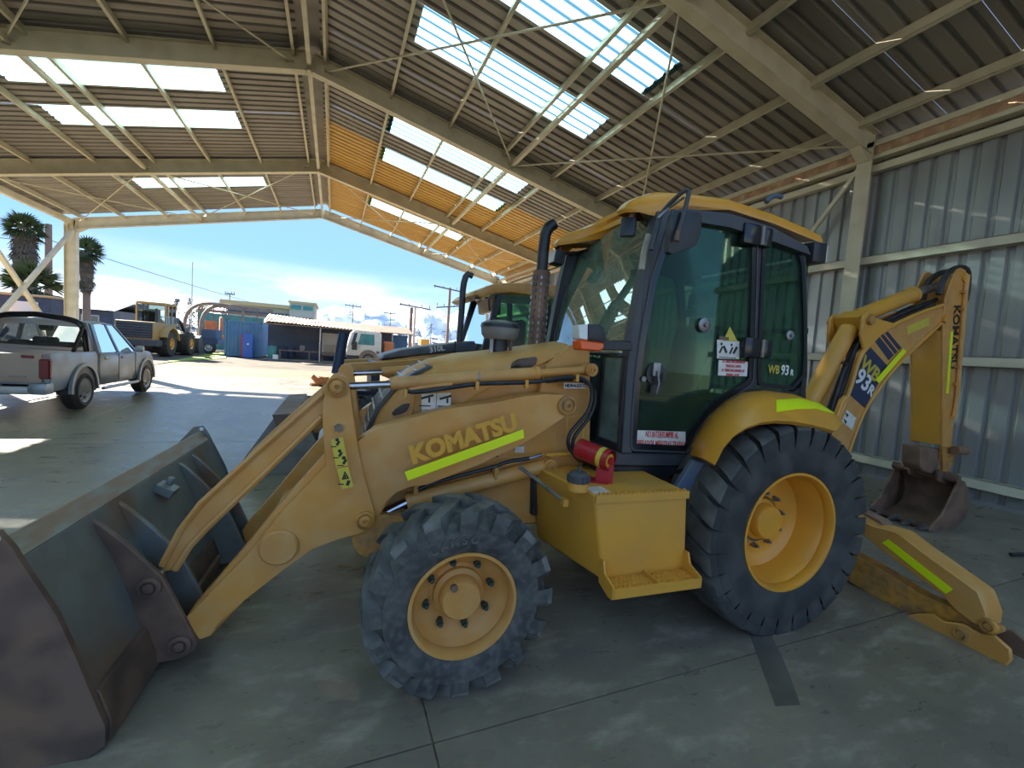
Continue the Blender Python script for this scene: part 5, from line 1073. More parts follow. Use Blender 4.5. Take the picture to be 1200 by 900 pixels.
def plain_wheel(parent, c, R, W, rr, rim_mat='alloy', ax=(0, 1, 0), sg=1, lugs=0, tire_mat='rubber_dark', name='wheel'):
    """tire, rim and hub; c is the middle of the outer face, ax*sg points inwards"""
    w = link(name, None, parent)
    A = Vector(ax) * sg; H = R - rr; c = Vector(c)
    mb = MB(); prof = [(0.04, rr - 0.01), (0.008, rr + 0.02), (0.0, rr + 0.45 * H), (0.025, R - 0.05), (W * 0.2, R - 0.012), (W / 2, R - 0.008)]
    mb.lathe(prof + [(W - d, r) for d, r in prof[-2::-1]], c, A, 32)
    if lugs:
        side = A.orthogonal().normalized(); b = A.cross(side)
        for i in range(lugs):
            for s in (0, 1):
                t0 = 2 * pi * (i + 0.5 * s) / lugs; h = pi / lugs * 0.42
                rings = []
                for d, off, ro in ((0.004, 0.04, R), (W * 0.25, -0.04, R + 0.03), (W * 0.56, -0.14, R + 0.03)):
                    d2 = d if s == 0 else W - d
                    rings.append([c + A * d2 + (side * cos(t0 + off + k) + b * sin(t0 + off + k)) * r for k, r in ((-h, R - 0.06), (h, R - 0.06), (h, ro), (-h, ro))])
                mb.loft(rings)
    mb.build('tire', tire_mat, w, smooth=40)
    mb = MB(); mb.lathe([(0.03, rr + 0.005), (0.012, rr), (0.03, rr - 0.03), (0.07, rr * 0.8), (0.06, rr * 0.45), (0.03, rr * 0.3), (0.03, 0.0)], c, A, 28); mb.lathe([(W - 0.03, rr), (W * 0.6, rr - 0.02), (0.08, rr * 0.7)], c, A, 20); mb.build('rim', rim_mat, w, smooth=40)
    mb = MB(); n5 = 6; side = A.orthogonal().normalized(); b = A.cross(side)
    for i in range(n5):
        t = 2 * pi * i / n5; d = side * cos(t) + b * sin(t); q = c + A * 0.05 + d * rr * 0.62; mb.cyl(q, q - A * 0.02, rr * 0.11, n=8)
    mb.build('wheel_holes', 'black', w, kind='stuff')
    return w

# ---- second backhoe, behind the first (x to the rear, y away)
bj = thing('backhoe_loader', 'second backhoe standing behind the big one, with dark grey hood and amber beacon', 'backhoe')
bj2 = bj
Y0, Y1 = 5.95, 8.05; YC = 7.0
for x_, R_, W_, rr_, z_ in ((0.42, 0.46, 0.32, 0.25, 0.49), (2.62, 0.66, 0.44, 0.36, 0.69)):
    for y_, s_ in ((Y0, 1), (Y1, -1)): plain_wheel(bj, (x_, y_, z_), R_, W_, rr_, 'yellow', sg=s_, lugs=18)
mb = MB(); mb.box2((0.0, 6.5, 0.55), (3.4, 7.5, 1.0)); mb.cyl((0.42, Y0 + 0.2, 0.49), (0.42, Y1 - 0.2, 0.49), 0.08); mb.cyl((2.62, Y0 + 0.2, 0.69), (2.62, Y1 - 0.2, 0.69), 0.11); mb.build('chassis', 'black', bj, bevel=0.01)
mb = MB(); hp = [(0.652,1.462),(0.685,1.526),(0.925,1.616),(1.300,1.699),(1.718,1.775),(2.059,1.833),(2.098,1.681),(1.700,1.629),(1.179,1.550)]
mb.prism(hp, 6.6, 7.4, 'v'); mb.build('hood', 'hood_grey', bj, bevel=0.03, seg=2)
mb = MB(); mb.prism([(p[0], p[1]) for p in [(0.644,1.435),(1.183,1.543),(1.706,1.622),(2.104,1.681),(2.130,1.289),(0.953,1.108),(0.665,1.224)]] , 6.62, 7.38, 'v'); mb.build('engine_cover', 'yellow', bj, bevel=0.01)
MB().box2((0.52, 6.55, 0.75), (0.64, 7.45, 1.42)).build('front_grille', 'navy', bj, bevel=0.02)
tx = [(1.378,1.647),(1.573,1.693)]; xd = Vector((tx[1][0] - tx[0][0], 0, tx[1][1] - tx[0][1])); c_ = [(1.456,1.665)][0]
text('lettering', '310L', 'letter_white', bj, (c_[0], 6.588, c_[1]), xd, (0, 0, 1), 0.12, 0.001, bold=0.003)
q = [(1.733,1.710)][0]; MB().box((q[0], 6.595, q[1] + 0.0), (0.018, 0.02, 0.2)).build('hood_band', 'black', bj)
e0, e1, e2 = [(1.855,1.770),(1.881,2.692),(1.929,2.832)]; mb = MB(); mb.tube([(e0[0], 6.8, e0[1] - 0.05), (e0[0] + 0.01, 6.8, e0[1] + 0.6), (e1[0] - 0.02, 6.8, e1[1]), (e1[0] + 0.03, 6.8, e2[1] + 0.06), (e2[0] + 0.08, 6.8, e2[1] + 0.03)], 0.05, 12, 1); mb.build('exhaust_stack', 'charcoal', bj)
MB().cyl((e0[0], 6.8, e0[1] - 0.06), (e0[0], 6.8, e0[1] + 0.03), 0.085).build('exhaust_collar', 'black', bj)
def jp(*q): return list(q)
rfp = [(1.905,2.507),(2.018,2.607),(2.213,2.713),(2.474,2.752),(2.932,2.796),(3.831,2.838),(3.849,2.645),(2.948,2.599),(2.485,2.599),(2.211,2.554),(2.028,2.458)]
mb = MB(); mb.prism(rfp, 6.25, 7.75, 'v'); mb.build('cab_roof', 'yellow', bj, bevel=0.04, seg=2)
for y_ in (6.3, 7.66):
    a_ = [(2.127,2.448),(2.222,2.458),(2.366,2.189),(2.168,1.445),(1.978,1.435),(2.149,2.117)]; mb = MB(); mb.prism([(2.269,2.566),(2.365,2.590),(2.259,2.127),(2.196,1.837),(2.142,1.417),(2.034,1.412),(2.113,1.856)], y_, y_ + 0.06, 'v'); mb.build('front_pillar', 'black', bj)
    mb = MB(); mb.prism([(2.970,2.620),(3.060,2.630),(3.184,1.497),(3.077,1.492)], y_, y_ + 0.06, 'v'); mb.build('middle_pillar', 'black', bj)
    mb = MB(); mb.prism([(3.781,2.656),(3.878,2.667),(3.985,1.539),(3.885,1.534)], y_, y_ + 0.06, 'v'); mb.build('rear_pillar', 'black', bj)
    MB().prism([(2.348,2.551),(2.997,2.598),(3.097,1.561),(2.116,1.506),(2.203,1.837),(2.278,2.155)], y_ + 0.03, y_ + 0.036, 'v').build('side_glass', 'cab_glass', bj)
    MB().prism([(3.073,2.593),(3.794,2.645),(3.891,1.605),(3.189,1.566)], y_ + 0.03, y_ + 0.036, 'v').build('side_glass', 'cab_glass', bj)
wb = [(2.334,2.553),(2.049,1.461)]
mb = MB(); mb.loft([[(wb[0][0], 6.36, wb[0][1]), (wb[0][0] - 0.06, 7.0, wb[0][1]), (wb[0][0], 7.66, wb[0][1])], [(wb[1][0], 6.36, wb[1][1]), (wb[1][0] - 0.06, 7.0, wb[1][1]), (wb[1][0], 7.66, wb[1][1])]], closed=False); mb.build('windshield', 'clear_glass', bj, smooth=60)
MB().box2((2.4, 6.4, 1.0), (3.6, 7.6, 1.5)).build('cab_floor', 'charcoal', bj)
MB().box2((2.85, 6.75, 1.5), (3.0, 7.25, 2.25)).build('seat', 'seat_cloth', bj, bevel=0.05)
q = [(2.209,2.636)][0]; MB().sphere((q[0], 6.5, q[1] + 0.02), 0.075, 1.2, 0.9, 0.6).build('beacon', 'orange_lens', bj)
for q_ in [(1.988,2.508),(2.094,2.533)]: 
    mb = MB(); mb.box((q_[0], 6.42 if q_[0] < 2.15 else 6.35, q_[1]), (0.10, 0.12, 0.11)); l_ = mb.build('work_lamp', 'black', bj, bevel=0.015)
mb = MB(); mb.tube([(u, 6.2, z) for u, z in [(2.275,2.544),(2.141,2.516),(2.106,2.437),(2.130,2.288)]], 0.014, 6); mb.build('mirror_arm', 'black', bj)
mb = MB(); mb.tube([(u, 7.75, z) for u, z in [(2.471,2.562),(2.309,2.529),(2.288,2.341)]], 0.018, 6); mb.build('mirror_arm', 'black', bj)
mb = MB(); mb.tube([(u, 7.6, z) for u, z in [(2.332,2.459),(2.283,2.225),(2.226,1.868)]], 0.022, 6); mb.build('hand_rail', 'brown_steel', bj)
# its loader arm, dark cylinders and bucket
mb = MB(); mb.prism([(0.140,1.383),(0.897,1.467),(1.260,1.526),(2.036,1.617),(2.905,1.480),(2.888,1.315),(1.780,1.422),(1.023,1.370),(0.330,1.299),(0.153,1.314)], 6.3, 6.42, 'v'); la = mb.build('loader_arm', 'yellow', bj, bevel=0.01)
mb = MB(); mb.prism([(0.140,1.383),(0.897,1.467),(1.260,1.526),(2.036,1.617),(2.905,1.480),(2.888,1.315),(1.780,1.422),(1.023,1.370),(0.330,1.299),(0.153,1.314)], 7.58, 7.70, 'v'); mb.build('loader_arm', 'yellow', bj, bevel=0.01)
for y0_ in (6.3, 7.58):
    mb = MB(); mb.prism([(0.17, 1.36), (0.32, 1.30), (0.10, 0.75), (-0.30, 0.25), (-0.42, 0.2), (-0.44, 0.32), (-0.05, 0.85)], y0_, y0_ + 0.12, 'v'); mb.build('loader_arm', 'yellow', bj, bevel=0.01)
p0, p1 = [(1.236,1.426),(1.805,1.601)]; mb = MB(); mb.cyl((p0[0], 6.2, p0[1]), (p1[0], 6.2, p1[1]), 0.055, n=14); mb.build('loader_cylinder', 'navy', bj)
q0, q1, q2 = [(0.122,1.797),(0.048,1.243),(-0.024,0.894)]
mb = MB(); mb.cyl((q0[0], 6.3, q0[1]), (q1[0] + 0.005, 6.3, q1[1]), 0.068, n=18); mb.cyl((q0[0] - 0.004, 6.3, q0[1] - 0.42), (q0[0] - 0.005, 6.3, q0[1] - 0.445), 0.074, n=18); tc_ = mb.build('tilt_cylinder', 'navy', bj)
MB().cyl((q1[0], 6.3, q1[1]), (q2[0], 6.3, q2[1] - 0.1), 0.035, n=12).build('rod', 'chrome', tc_)
jb = link('loader_bucket', None, bj)
sp = [(-0.626,0.719),(-0.996,0.110),(-0.835,-0.001),(-0.390,-0.026),(-0.229,0.071),(-0.142,0.375),(-0.308,0.722)]
sp = [(p[0], max(p[1], 0.0)) for p in sp]
for y_ in (5.92, 8.08): MB().prism(sp, y_, y_ + 0.025, 'v').build('side_plate', 'grey_dust' if y_ < 6 else 'bucket_steel', jb, bevel=0.004)
a_ = [(-0.626,0.719),(-0.404,0.731)]
mb = MB(); mb.loft([[(x, y_, z) for x, z in ((a_[0][0], a_[0][1]), (a_[1][0], a_[1][1] + 0.02), (sp[5][0], sp[5][1]), (sp[4][0], sp[4][1]), (sp[3][0], 0.0), (sp[1][0] - 0.05, 0.0), (sp[1][0] - 0.05, 0.02), (sp[3][0] - 0.03, 0.03), (sp[4][0] - 0.04, sp[4][1]), (sp[5][0] - 0.04, sp[5][1]), (a_[1][0] - 0.03, a_[1][1] - 0.02))] for y_ in (5.945, 8.08)]); mb.build('shell', 'bucket_steel', jb)
mb = MB(); mb.loft([[(a_[0][0] - 0.03, y_, a_[0][1] + 0.02), (a_[1][0] + 0.02, y_, a_[1][1] + 0.03), (a_[1][0] + 0.02, y_, a_[1][1] - 0.10), (a_[0][0] + 0.02, y_, a_[0][1] - 0.12)] for y_ in (5.91, 8.09)]); mb.build('top_lip', 'bucket_rust', jb, bevel=0.006)

# ---- silver pickup (x to its right side at -4.45, nose away)
pk = thing('pickup_truck', 'silver double cab pickup with black roll bar and tailgate tinted with warm reflected light, parked at the left', 'pickup', (-5.33, 9.9, 0), 0)
def P3(x, y, z): return Vector((x, y, z))
HW = 0.86
side_low = [(0.02, 0.62), (0.02, 1.10), (1.62, 1.14), (1.62, 0.62)]
def body_ring(y, pts): return [P3(x, y, z) for x, z in pts]
def sec(hw, zb, zt, tuck=0.05): return [(-hw + tuck, zb), (-hw, zb + 0.22), (-hw, zt - 0.12), (-hw + 0.05, zt), (hw - 0.05, zt), (hw, zt - 0.12), (hw, zb + 0.22), (hw - tuck, zb)]
mb = MB(); mb.loft([body_ring(y, sec(hw, zb, zt)) for y, hw, zb, zt in ((1.66, HW, 0.42, 1.13), (3.0, HW, 0.40, 1.12), (3.9, HW, 0.42, 1.11), (4.2, HW - 0.01, 0.50, 1.10), (4.7, HW - 0.05, 0.50, 1.05), (5.05, HW - 0.14, 0.48, 0.96), (5.12, HW - 0.2, 0.45, 0.70))]); mb.build('front_body', 'silver', pk, bevel=0.02, smooth=50)
mb = MB()
for s in (-1, 1):
    mb.loft([[P3(s * x, y, z) for x, z in ((HW - 0.05, 0.45), (HW, 0.70), (HW, 1.02), (HW - 0.03, 1.13), (HW - 0.09, 1.13), (HW - 0.09, 0.46))] for y in (0.02, 1.63)])
mb.box2((-HW + 0.05, 0.02, 0.58), (HW - 0.05, 1.63, 0.64)); mb.box2((-HW + 0.05, 1.56, 0.6), (HW - 0.05, 1.63, 1.12)); mb.build('cargo_bed', 'silver', pk, bevel=0.012)
mb = MB(); mb.box2((-HW + 0.10, -0.02, 0.62), (HW - 0.10, 0.03, 1.11)); tg = mb.build('tailgate', 'tailgate_warm_light', pk, bevel=0.02, seg=2)
MB().box((0.0, -0.03, 0.92), (0.30, 0.03, 0.09)).build('gate_handle', 'black', tg, bevel=0.01)
MB().box((0.45, -0.025, 0.72), (0.22, 0.01, 0.03)).build('badge', 'cardboard', tg)
MB().box((0.58, -0.022, 1.06), (0.16, 0.012, 0.05)).build('reflector', 'red_lens', tg)
for s in (-1, 1): MB().box((s * (HW - 0.06), -0.01, 0.86), (0.15, 0.09, 0.34)).build('tail_light', 'red_lens', pk, bevel=0.02)
mb = MB(); mb.box((0, -0.10, 0.50), (1.30, 0.16, 0.12)); mb.box((0, -0.05, 0.56), (0.5, 0.2, 0.04)); mb.build('rear_bumper', 'alloy', pk, bevel=0.03, seg=2)
for s in (-1, 1): MB().box((s * 0.74, 0.0, 0.52), (0.24, 0.24, 0.20)).build('bumper_corner', 'silver', pk, bevel=0.04, seg=2)
# cab greenhouse
def gh(y, hw, z): return P3(hw, y, z)
base = [(1.68, 1.10), (3.55, 1.08)]; topz = 1.74
mb = MB()
mb.loft([[P3(x, y, z) for x, y, z in ((-0.66, 1.82, 1.70), (0.66, 1.82, 1.70), (0.66, 2.2, 1.745), (0.64, 2.85, 1.70), (-0.64, 2.85, 1.70), (-0.66, 2.2, 1.745))], [P3(x, y, z) for x, y, z in ((-0.67, 1.80, 1.66), (0.67, 1.80, 1.66), (0.68, 2.2, 1.70), (0.66, 2.88, 1.66), (-0.66, 2.88, 1.66), (-0.68, 2.2, 1.70))]]); mb.build('cab_roof', 'silver', pk, bevel=0.015)
def pil(y0, y1, w=0.07, s=1):
    mb = MB(); mb.loft([[P3(s * HW, y0, 1.10), P3(s * HW, y0 + w, 1.10), P3(s * (HW - 0.06), y0 + w, 1.10), P3(s * (HW - 0.06), y0, 1.10)], [P3(s * 0.67, y1, 1.69), P3(s * 0.67, y1 + w, 1.69), P3(s * 0.61, y1 + w, 1.69), P3(s * 0.61, y1, 1.69)]]); return mb
for s in (-1, 1):
    pil(1.68, 1.80, 0.12, s).build('rear_pillar', 'silver', pk); pil(2.55, 2.42, 0.07, s).build('middle_pillar', 'silver', pk); pil(3.50, 2.82, 0.06, s).build('front_pillar', 'silver', pk)
    mb = MB(); mb.loft([[P3(s * (HW - 0.02), 1.78, 1.10), P3(s * (HW - 0.02), 2.56, 1.10)], [P3(s * 0.66, 1.9, 1.68), P3(s * 0.66, 2.44, 1.68)]], closed=False); mb.build('side_window', 'far_glass', pk)
    mb = MB(); mb.loft([[P3(s * (HW - 0.02), 2.62, 1.10), P3(s * (HW - 0.02), 3.52, 1.09)], [P3(s * 0.66, 2.49, 1.68), P3(s * 0.66, 2.84, 1.67)]], closed=False); mb.build('side_window', 'far_glass', pk)
mb = MB(); mb.loft([[P3(-0.80, 1.70, 1.12), P3(0.80, 1.70, 1.12)], [P3(-0.64, 1.83, 1.68), P3(0.64, 1.83, 1.68)]], closed=False); mb.build('rear_window', 'clear_glass', pk)
mb = MB(); ring(mb, [(-0.82, 1.10), (0.82, 1.10), (0.66, 1.70), (-0.66, 1.70)], [(-0.70, 1.20), (0.70, 1.20), (0.57, 1.60), (-0.57, 1.60)], 0, 0.03)
o = mb.build('rear_window_frame', 'silver', pk, loc=(0, 1.68, 0)); o.rotation_euler = (0, 0, 0)
mb = MB(); mb.loft([[P3(-0.78, 3.62, 1.10), P3(0.78, 3.62, 1.10)], [P3(-0.63, 2.88, 1.68), P3(0.63, 2.88, 1.68)]], closed=False); mb.build('windshield', 'clear_glass', pk)
for sx_ in (-0.36, 0.36):
    mb = MB(); mb.box((sx_, 2.55, 1.10), (0.42, 0.12, 0.50)); mb.box((sx_, 2.55, 1.56), (0.24, 0.08, 0.16)); mb.build('seat', 'seat_cloth', pk, bevel=0.04)
mb = MB(); mb.box((0, 1.95, 1.1), (1.3, 0.14, 0.36)); mb.build('rear_seat', 'seat_cloth', pk, bevel=0.04)
# roll bar, mirror, handles, arches, wheels
mb = MB()
for s in (-1, 1):
    mb.tube([(s * 0.74, 1.50, 1.10), (s * 0.71, 1.48, 1.55), (s * 0.60, 1.48, 1.74), (0, 1.48, 1.80)], 0.055, 10, 2)
    mb.tube([(s * 0.70, 1.46, 1.62), (s * 0.76, 0.95, 1.14)], 0.035, 8)
mb.build('roll_bar', 'black_gloss', pk)
mb = MB(); mb.tube([(-0.6, 1.44, 1.22), (0.62, 1.44, 1.2)], 0.018, 6); mb.build('cargo_rail', 'black', pk)
for s in (-1, 1):
    mb = MB(); mb.box((s * (HW + 0.10), 3.42, 1.16), (0.17, 0.09, 0.15)); mb.build('side_mirror', 'alloy', pk, bevel=0.03, seg=2)
    for y_ in (1.98, 2.78): MB().box((s * (HW + 0.015), y_, 0.98), (0.03, 0.16, 0.045)).build('door_handle', 'alloy', pk, bevel=0.01)
    for y_ in (1.70, 2.58, 3.48): MB().box((s * (HW + 0.001), y_, 0.78), (0.012, 0.014, 0.60)).build('door_gap', 'black', pk)
    mb = MB(); mb.tube([(s * (HW + 0.04), 1.75, 0.36), (s * (HW + 0.04), 3.5, 0.36)], 0.035, 8); mb.build('side_step', 'alloy', pk)
    for y_ in (1.10, 4.15):
        mb = MB(); mb.prism(arc((y_, 0.40), 0.46, -8, 188, 18), s * (HW - 0.22), s * (HW + 0.004), 'u'); mb.build('wheel_arch', 'black', pk)
        mb = MB(); o_ = arc((y_, 0.40), 0.52, -4, 184, 18); i_ = arc((y_, 0.40), 0.455, -4, 184, 18)
        mb.loft([[P3(s * (HW - 0.02), o_[k][0], o_[k][1]), P3(s * (HW + 0.035), o_[k][0], o_[k][1]), P3(s * (HW + 0.035), i_[k][0], i_[k][1]), P3(s * (HW - 0.02), i_[k][0], i_[k][1])] for k in range(19)]); mb.build('arch_trim', 'silver', pk)
        plain_wheel(pk, (s * (HW + 0.03), y_, 0.385), 0.385, 0.27, 0.235, 'alloy', ax=(1, 0, 0), sg=-s)
mb = MB(); mb.box2((-0.5, 0.1, 0.40), (0.5, 4.6, 0.5)); mb.cyl((-0.8, 1.1, 0.385), (0.8, 1.1, 0.385), 0.06); mb.cyl((-0.8, 4.15, 0.385), (0.8, 4.15, 0.385), 0.06); mb.build('underbody', 'black', pk)

# ---- wheel loader in the yard
wl = thing('wheel_loader', 'big yellow articulated wheel loader with black rear grille standing in the yard', 'wheel loader', (-10.75, 32.0, 0), radians(-4))
for y_, s_ in ((1.5, 1), (1.5, -1), (4.7, 1), (4.7, -1)): plain_wheel(wl, (s_ * 1.32, y_, 0.80), 0.78, 0.62, 0.36, 'orange_paint', ax=(1, 0, 0), sg=-s_, lugs=16)
mb = MB(); mb.box2((-0.95, 0.0, 0.75), (0.95, 2.3, 2.05)); mb.build('engine_housing', 'loader_dusty', wl, bevel=0.06, seg=2)
mb = MB(); mb.box2((-1.2, -0.15, 0.6), (1.2, 0.5, 1.0)); mb.build('counterweight', 'charcoal', wl, bevel=0.05)
MB().box2((-0.86, -0.05, 1.08), (0.86, 0.0, 1.98)).build('grille', 'black', wl)
for i in range(6): MB().box((0, -0.06, 1.16 + i * 0.15), (1.68, 0.04, 0.05)).build('grille_slat', 'slate_blue', wl)
for s in (-1, 1):
    mb = MB(); mb.prism([(p[0], p[1]) for p in arc((1.5, 0.85), 1.02, 10, 160, 10)] + [(p[0], p[1]) for p in arc((1.5, 0.85), 0.90, 160, 10, 10)], s * 0.75, s * 1.38, 'u'); mb.build('mudguard', 'loader_dusty', wl)
mb = MB(); mb.box2((-0.8, 2.0, 3.18), (0.8, 3.6, 3.32)); mb.build('cab_roof', 'loader_dusty', wl, bevel=0.05)
for x in (-0.75, 0.75):
    for y in (2.05, 2.9, 3.5): MB().box((x, y, 2.6), (0.09, 0.09, 1.2)).build('cab_pillar', 'loader_dusty', wl)
MB().box2((-0.8, 2.0, 1.3), (0.8, 3.6, 2.05)).build('cab_base', 'loader_dusty', wl, bevel=0.03)
for x in (-0.76, 0.76): MB().box2((x - 0.01, 2.08, 2.05), (x + 0.01, 3.48, 3.15)).build('cab_glass_pane', 'far_glass', wl)
MB().box2((-0.72, 2.04, 2.05), (0.72, 2.06, 3.15)).build('cab_glass_pane', 'far_glass', wl)
MB().box2((-0.3, 2.4, 2.0), (0.3, 2.6, 2.9)).build('seat', 'seat_cloth', wl, bevel=0.05)
mb = MB(); mb.cyl((0.6, 1.2, 2.05), (0.6, 1.2, 2.9), 0.07); mb.build('exhaust', 'black', wl)
mb = MB(); mb.tube([(0.55, 3.7, 2.0), (0.55, 4.6, 2.5), (0.55, 6.0, 1.0)], 0.16, 6, 1); mb.build('lift_arm', 'black', wl)
mb = MB(); mb.tube([(-0.55, 3.7, 2.0), (-0.55, 4.6, 2.5), (-0.55, 6.0, 1.0)], 0.16, 6, 1); mb.build('lift_arm', 'black', wl)
mb = MB(); mb.box2((-0.6, 3.6, 0.6), (0.6, 5.6, 1.4)); mb.build('front_frame', 'navy', wl, bevel=0.05)
mb = MB(); mb.prism([(5.9, 0.1), (7.1, 0.05), (6.2, 0.35), (5.95, 0.8), (6.3, 1.4), (5.8, 1.2), (5.7, 0.5)], -1.4, 1.4, 'u'); mb.build('bucket', 'charcoal', wl)
mb = MB(); mb.tube([(0.7, 3.65, 3.1), (0.75, 3.8, 3.55)], 0.05, 8); mb.box((0.75, 3.8, 3.65), (0.22, 0.16, 0.2)); mb.build('lamp_post', 'bluegrey', wl)

# ---- blue container, blue panel, the open workshop with its corrugated tile roof, second blue container
def container(name, label, x0, x1, y0, y1, z1, mat):
    t = thing(name, label, 'container', ((x0 + x1) / 2, y0, 0))
    w = (x1 - x0) / 2; d = y1 - y0
    mb = MB(); pts = []
    def corr(p0, p1, n):
        out = []
        for i in range(n):
            for f, o in ((0.05, 0), (0.45, 0), (0.55, 1), (0.95, 1)): out.append((i + f) / n if o == 0 else (i + f) / n)
        return out
    n = 9
    mb.loft([[Vector((-w + 2 * w * (i + f) / n, -0.0 if o else 0.045, z)) for i in range(n) for f, o in ((0.0, 0), (0.4, 0), (0.5, 1), (0.9, 1))] + [Vector((w, 0.045, z))] for z in (0.15, z1 - 0.1)], closed=False)
    mb.build('end_wall', mat, t, smooth=10)
    for x in (-w, w):
        n2 = int(d / 0.3)
        mb = MB(); mb.loft([[Vector((x - (0.04 if o else 0) * (1 if x > 0 else -1), d * (i + f) / n2, z)) for i in range(n2) for f, o in ((0.0, 0), (0.4, 0), (0.5, 1), (0.9, 1))] for z in (0.15, z1 - 0.1)], closed=False); mb.build('side_wall', mat, t, smooth=10)
    MB().box2((-w, 0.05, z1 - 0.1), (w, d, z1 - 0.04)).build('roof_panel', mat, t)
    MB().box2((-w, 0.0, 0.1), (w, d, 0.16)).build('floor_panel', 'brown_steel', t)
    for x in (-w, w): MB().box2((x - 0.06, -0.02, 0), (x + 0.06, 0.10, z1)).build('corner_post', mat, t)
    MB().box2((-w, -0.02, z1 - 0.12), (w, 0.1, z1)).build('top_rail', mat, t); MB().box2((-w, -0.02, 0.05), (w, 0.1, 0.18)).build('bottom_rail', mat, t)
    return t
container('shipping_container', 'blue ribbed shipping container end at the left of the open workshop', -7.40, -5.08, 38.0, 44.0, 2.68, 'container_blue')
container('shipping_container', 'narrow blue container seen at the right end of the tile roof', 4.45, 5.85, 38.6, 43.0, 2.55, 'container_blue')
bp = thing('site_panel', 'bright blue upright panel with a red edge leaning on the blue container', 'panel', (-5.93, 37.55, 0))
MB().box2((-0.30, 0, 0.0), (0.36, 0.10, 1.75)).build('board', 'panel_blue', bp, bevel=0.01)
MB().box2((-0.40, 0.0, 0.0), (-0.30, 0.1, 1.7)).build('edge_stripe', 'red_paint', bp)
MB().box((0.05, -0.02, 1.0), (0.12, 0.02, 0.12)).build('plate', 'letter_white', bp)
sh = thing('workshop_shed', 'open dark workshop under a slanted roof of pale and rusty tiles', 'shed', (0.3, 36.2, 0))
x0, x1 = -5.0, 5.6
NT = 44
for i in range(NT):
    x = x0 + (x1 - x0) * i / NT; w = (x1 - x0) / NT
    ztop, zlo = 3.33 - 0.055 * i / NT * 10, 2.72 - 0.022 * i / NT * 10
    mb = MB(); mb.loft([[Vector((x + w * (0.5 - 0.5 * cos(pi * k / 6)) , y, z + 0.09 * sin(pi * k / 6))) for k in range(7)] for y, z in ((-0.45, zlo), (2.3, ztop))], closed=False)
    mb.build('roof_tile', 'tile', sh, smooth=50)
MB().loft([[Vector((x, y, z)) for y, z in ((-0.40, 2.64), (2.3, 3.25), (2.3, 3.18), (-0.40, 2.57))] for x, in ((x0,), (x1,))]).build('roof_deck', 'brown_steel', sh)
MB().box2((x0, 2.2, 0.0), (4.3, 2.3, 3.0)).build('back_wall', 'slate_blue', sh)
MB().box2((x0, -0.3, 0.0), (x1, 2.2, 0.06)).build('base_slab', 'grey_dust', sh)
for x in (-1.25, 1.6, 4.0): MB().cyl((x, -0.3, 0), (x, -0.3, 2.62), 0.05, n=8).build('post', 'plaster', sh)
tb = thing('grey_board', 'tall grey board leaning in the workshop beside the shelves', 'board', (0.0, 37.6, 0.06))
MB().box2((-0.85, 0, 0.45), (0.75, 0.06, 2.2)).build('upper_board', 'plaster', tb); MB().box2((-0.7, -0.03, 0.4), (0.6, 0.0, 1.3)).build('lower_board', 'cardboard', tb); MB().box2((-0.85, -0.02, 0), (-0.75, 0.08, 0.5)).build('leg', 'brown_steel', tb); MB().box2((0.65, -0.02, 0), (0.75, 0.08, 0.5)).build('leg', 'brown_steel', tb)
sf = thing('steel_shelf', 'open steel shelf of odd parts in the workshop, left of the white truck', 'shelf', (1.35, 37.4, 0.06))
for x in (-0.5, 0.5): MB().box2((x - 0.03, 0, 0), (x + 0.03, 0.4, 2.2)).build('upright', 'alloy', sf)
for z in (0.45, 1.0, 1.5, 2.0): MB().box2((-0.5, 0, z), (0.5, 0.4, z + 0.04)).build('shelf_board', 'alloy', sf)
bx = [('cardboard', -0.3, 0.49, 0.3), ('brick_red', 0.2, 0.49, 0.25), ('plaster', -0.25, 1.04, 0.35), ('letter_white', 0.25, 1.04, 0.25), ('cardboard', 0.0, 1.54, 0.3), ('slate_blue', 0.3, 1.54, 0.2)]
bl_ = ['brown box on the lowest board of the steel shelf', 'red box on the lowest board of the steel shelf', 'grey box on the second board of the steel shelf', 'white box on the second board of the steel shelf', 'brown box on the third board of the steel shelf', 'dark blue box on the third board of the steel shelf']
for (m_, x_, z_, s_), lb in zip(bx, bl_):
    o = MB().box2((-s_ / 2, -0.12, 0), (s_ / 2, 0.12, s_)).build('parts_box', m_, None, bevel=0.01); o.location = (1.35 + x_, 37.58, z_ + 0.06); o['label'] = lb; o['category'] = 'box'; o['group'] = 'boxes on the steel shelf'
wbn = thing('workbench', 'low long workbench with clutter inside the dark workshop', 'workbench', (-1.2, 36.9, 0.06))
MB().box2((-2.6, 0, 0.62), (3.6, 0.4, 0.70)).build('bench_top', 'brown_steel', wbn)
for x in (-2.5, -0.5, 1.5, 3.5): MB().box2((x - 0.05, 0.05, 0), (x + 0.05, 0.35, 0.62)).build('leg', 'brown_steel', wbn)
ob = [('white bucket on the ground at the front of the workshop', 'bucket', 'letter_white', -3.9, 36.15, 0.2, 0.38, 0.0), ('teal drum standing at the left side inside the workshop', 'drum', 'teal', -4.2, 36.9, 0.32, 0.95, 0.06), ('grey engine block lying on the workshop bench', 'engine part', 'grey_dust', -2.2, 37.1, 0.19, 0.4, 0.76), ('dark oil drum inside the workshop behind the bench', 'drum', 'navy', -3.0, 37.9, 0.3, 0.9, 0.06), ('yellow can on the right part of the workshop bench', 'can', 'orange_paint', 0.2, 37.1, 0.14, 0.3, 0.76)]
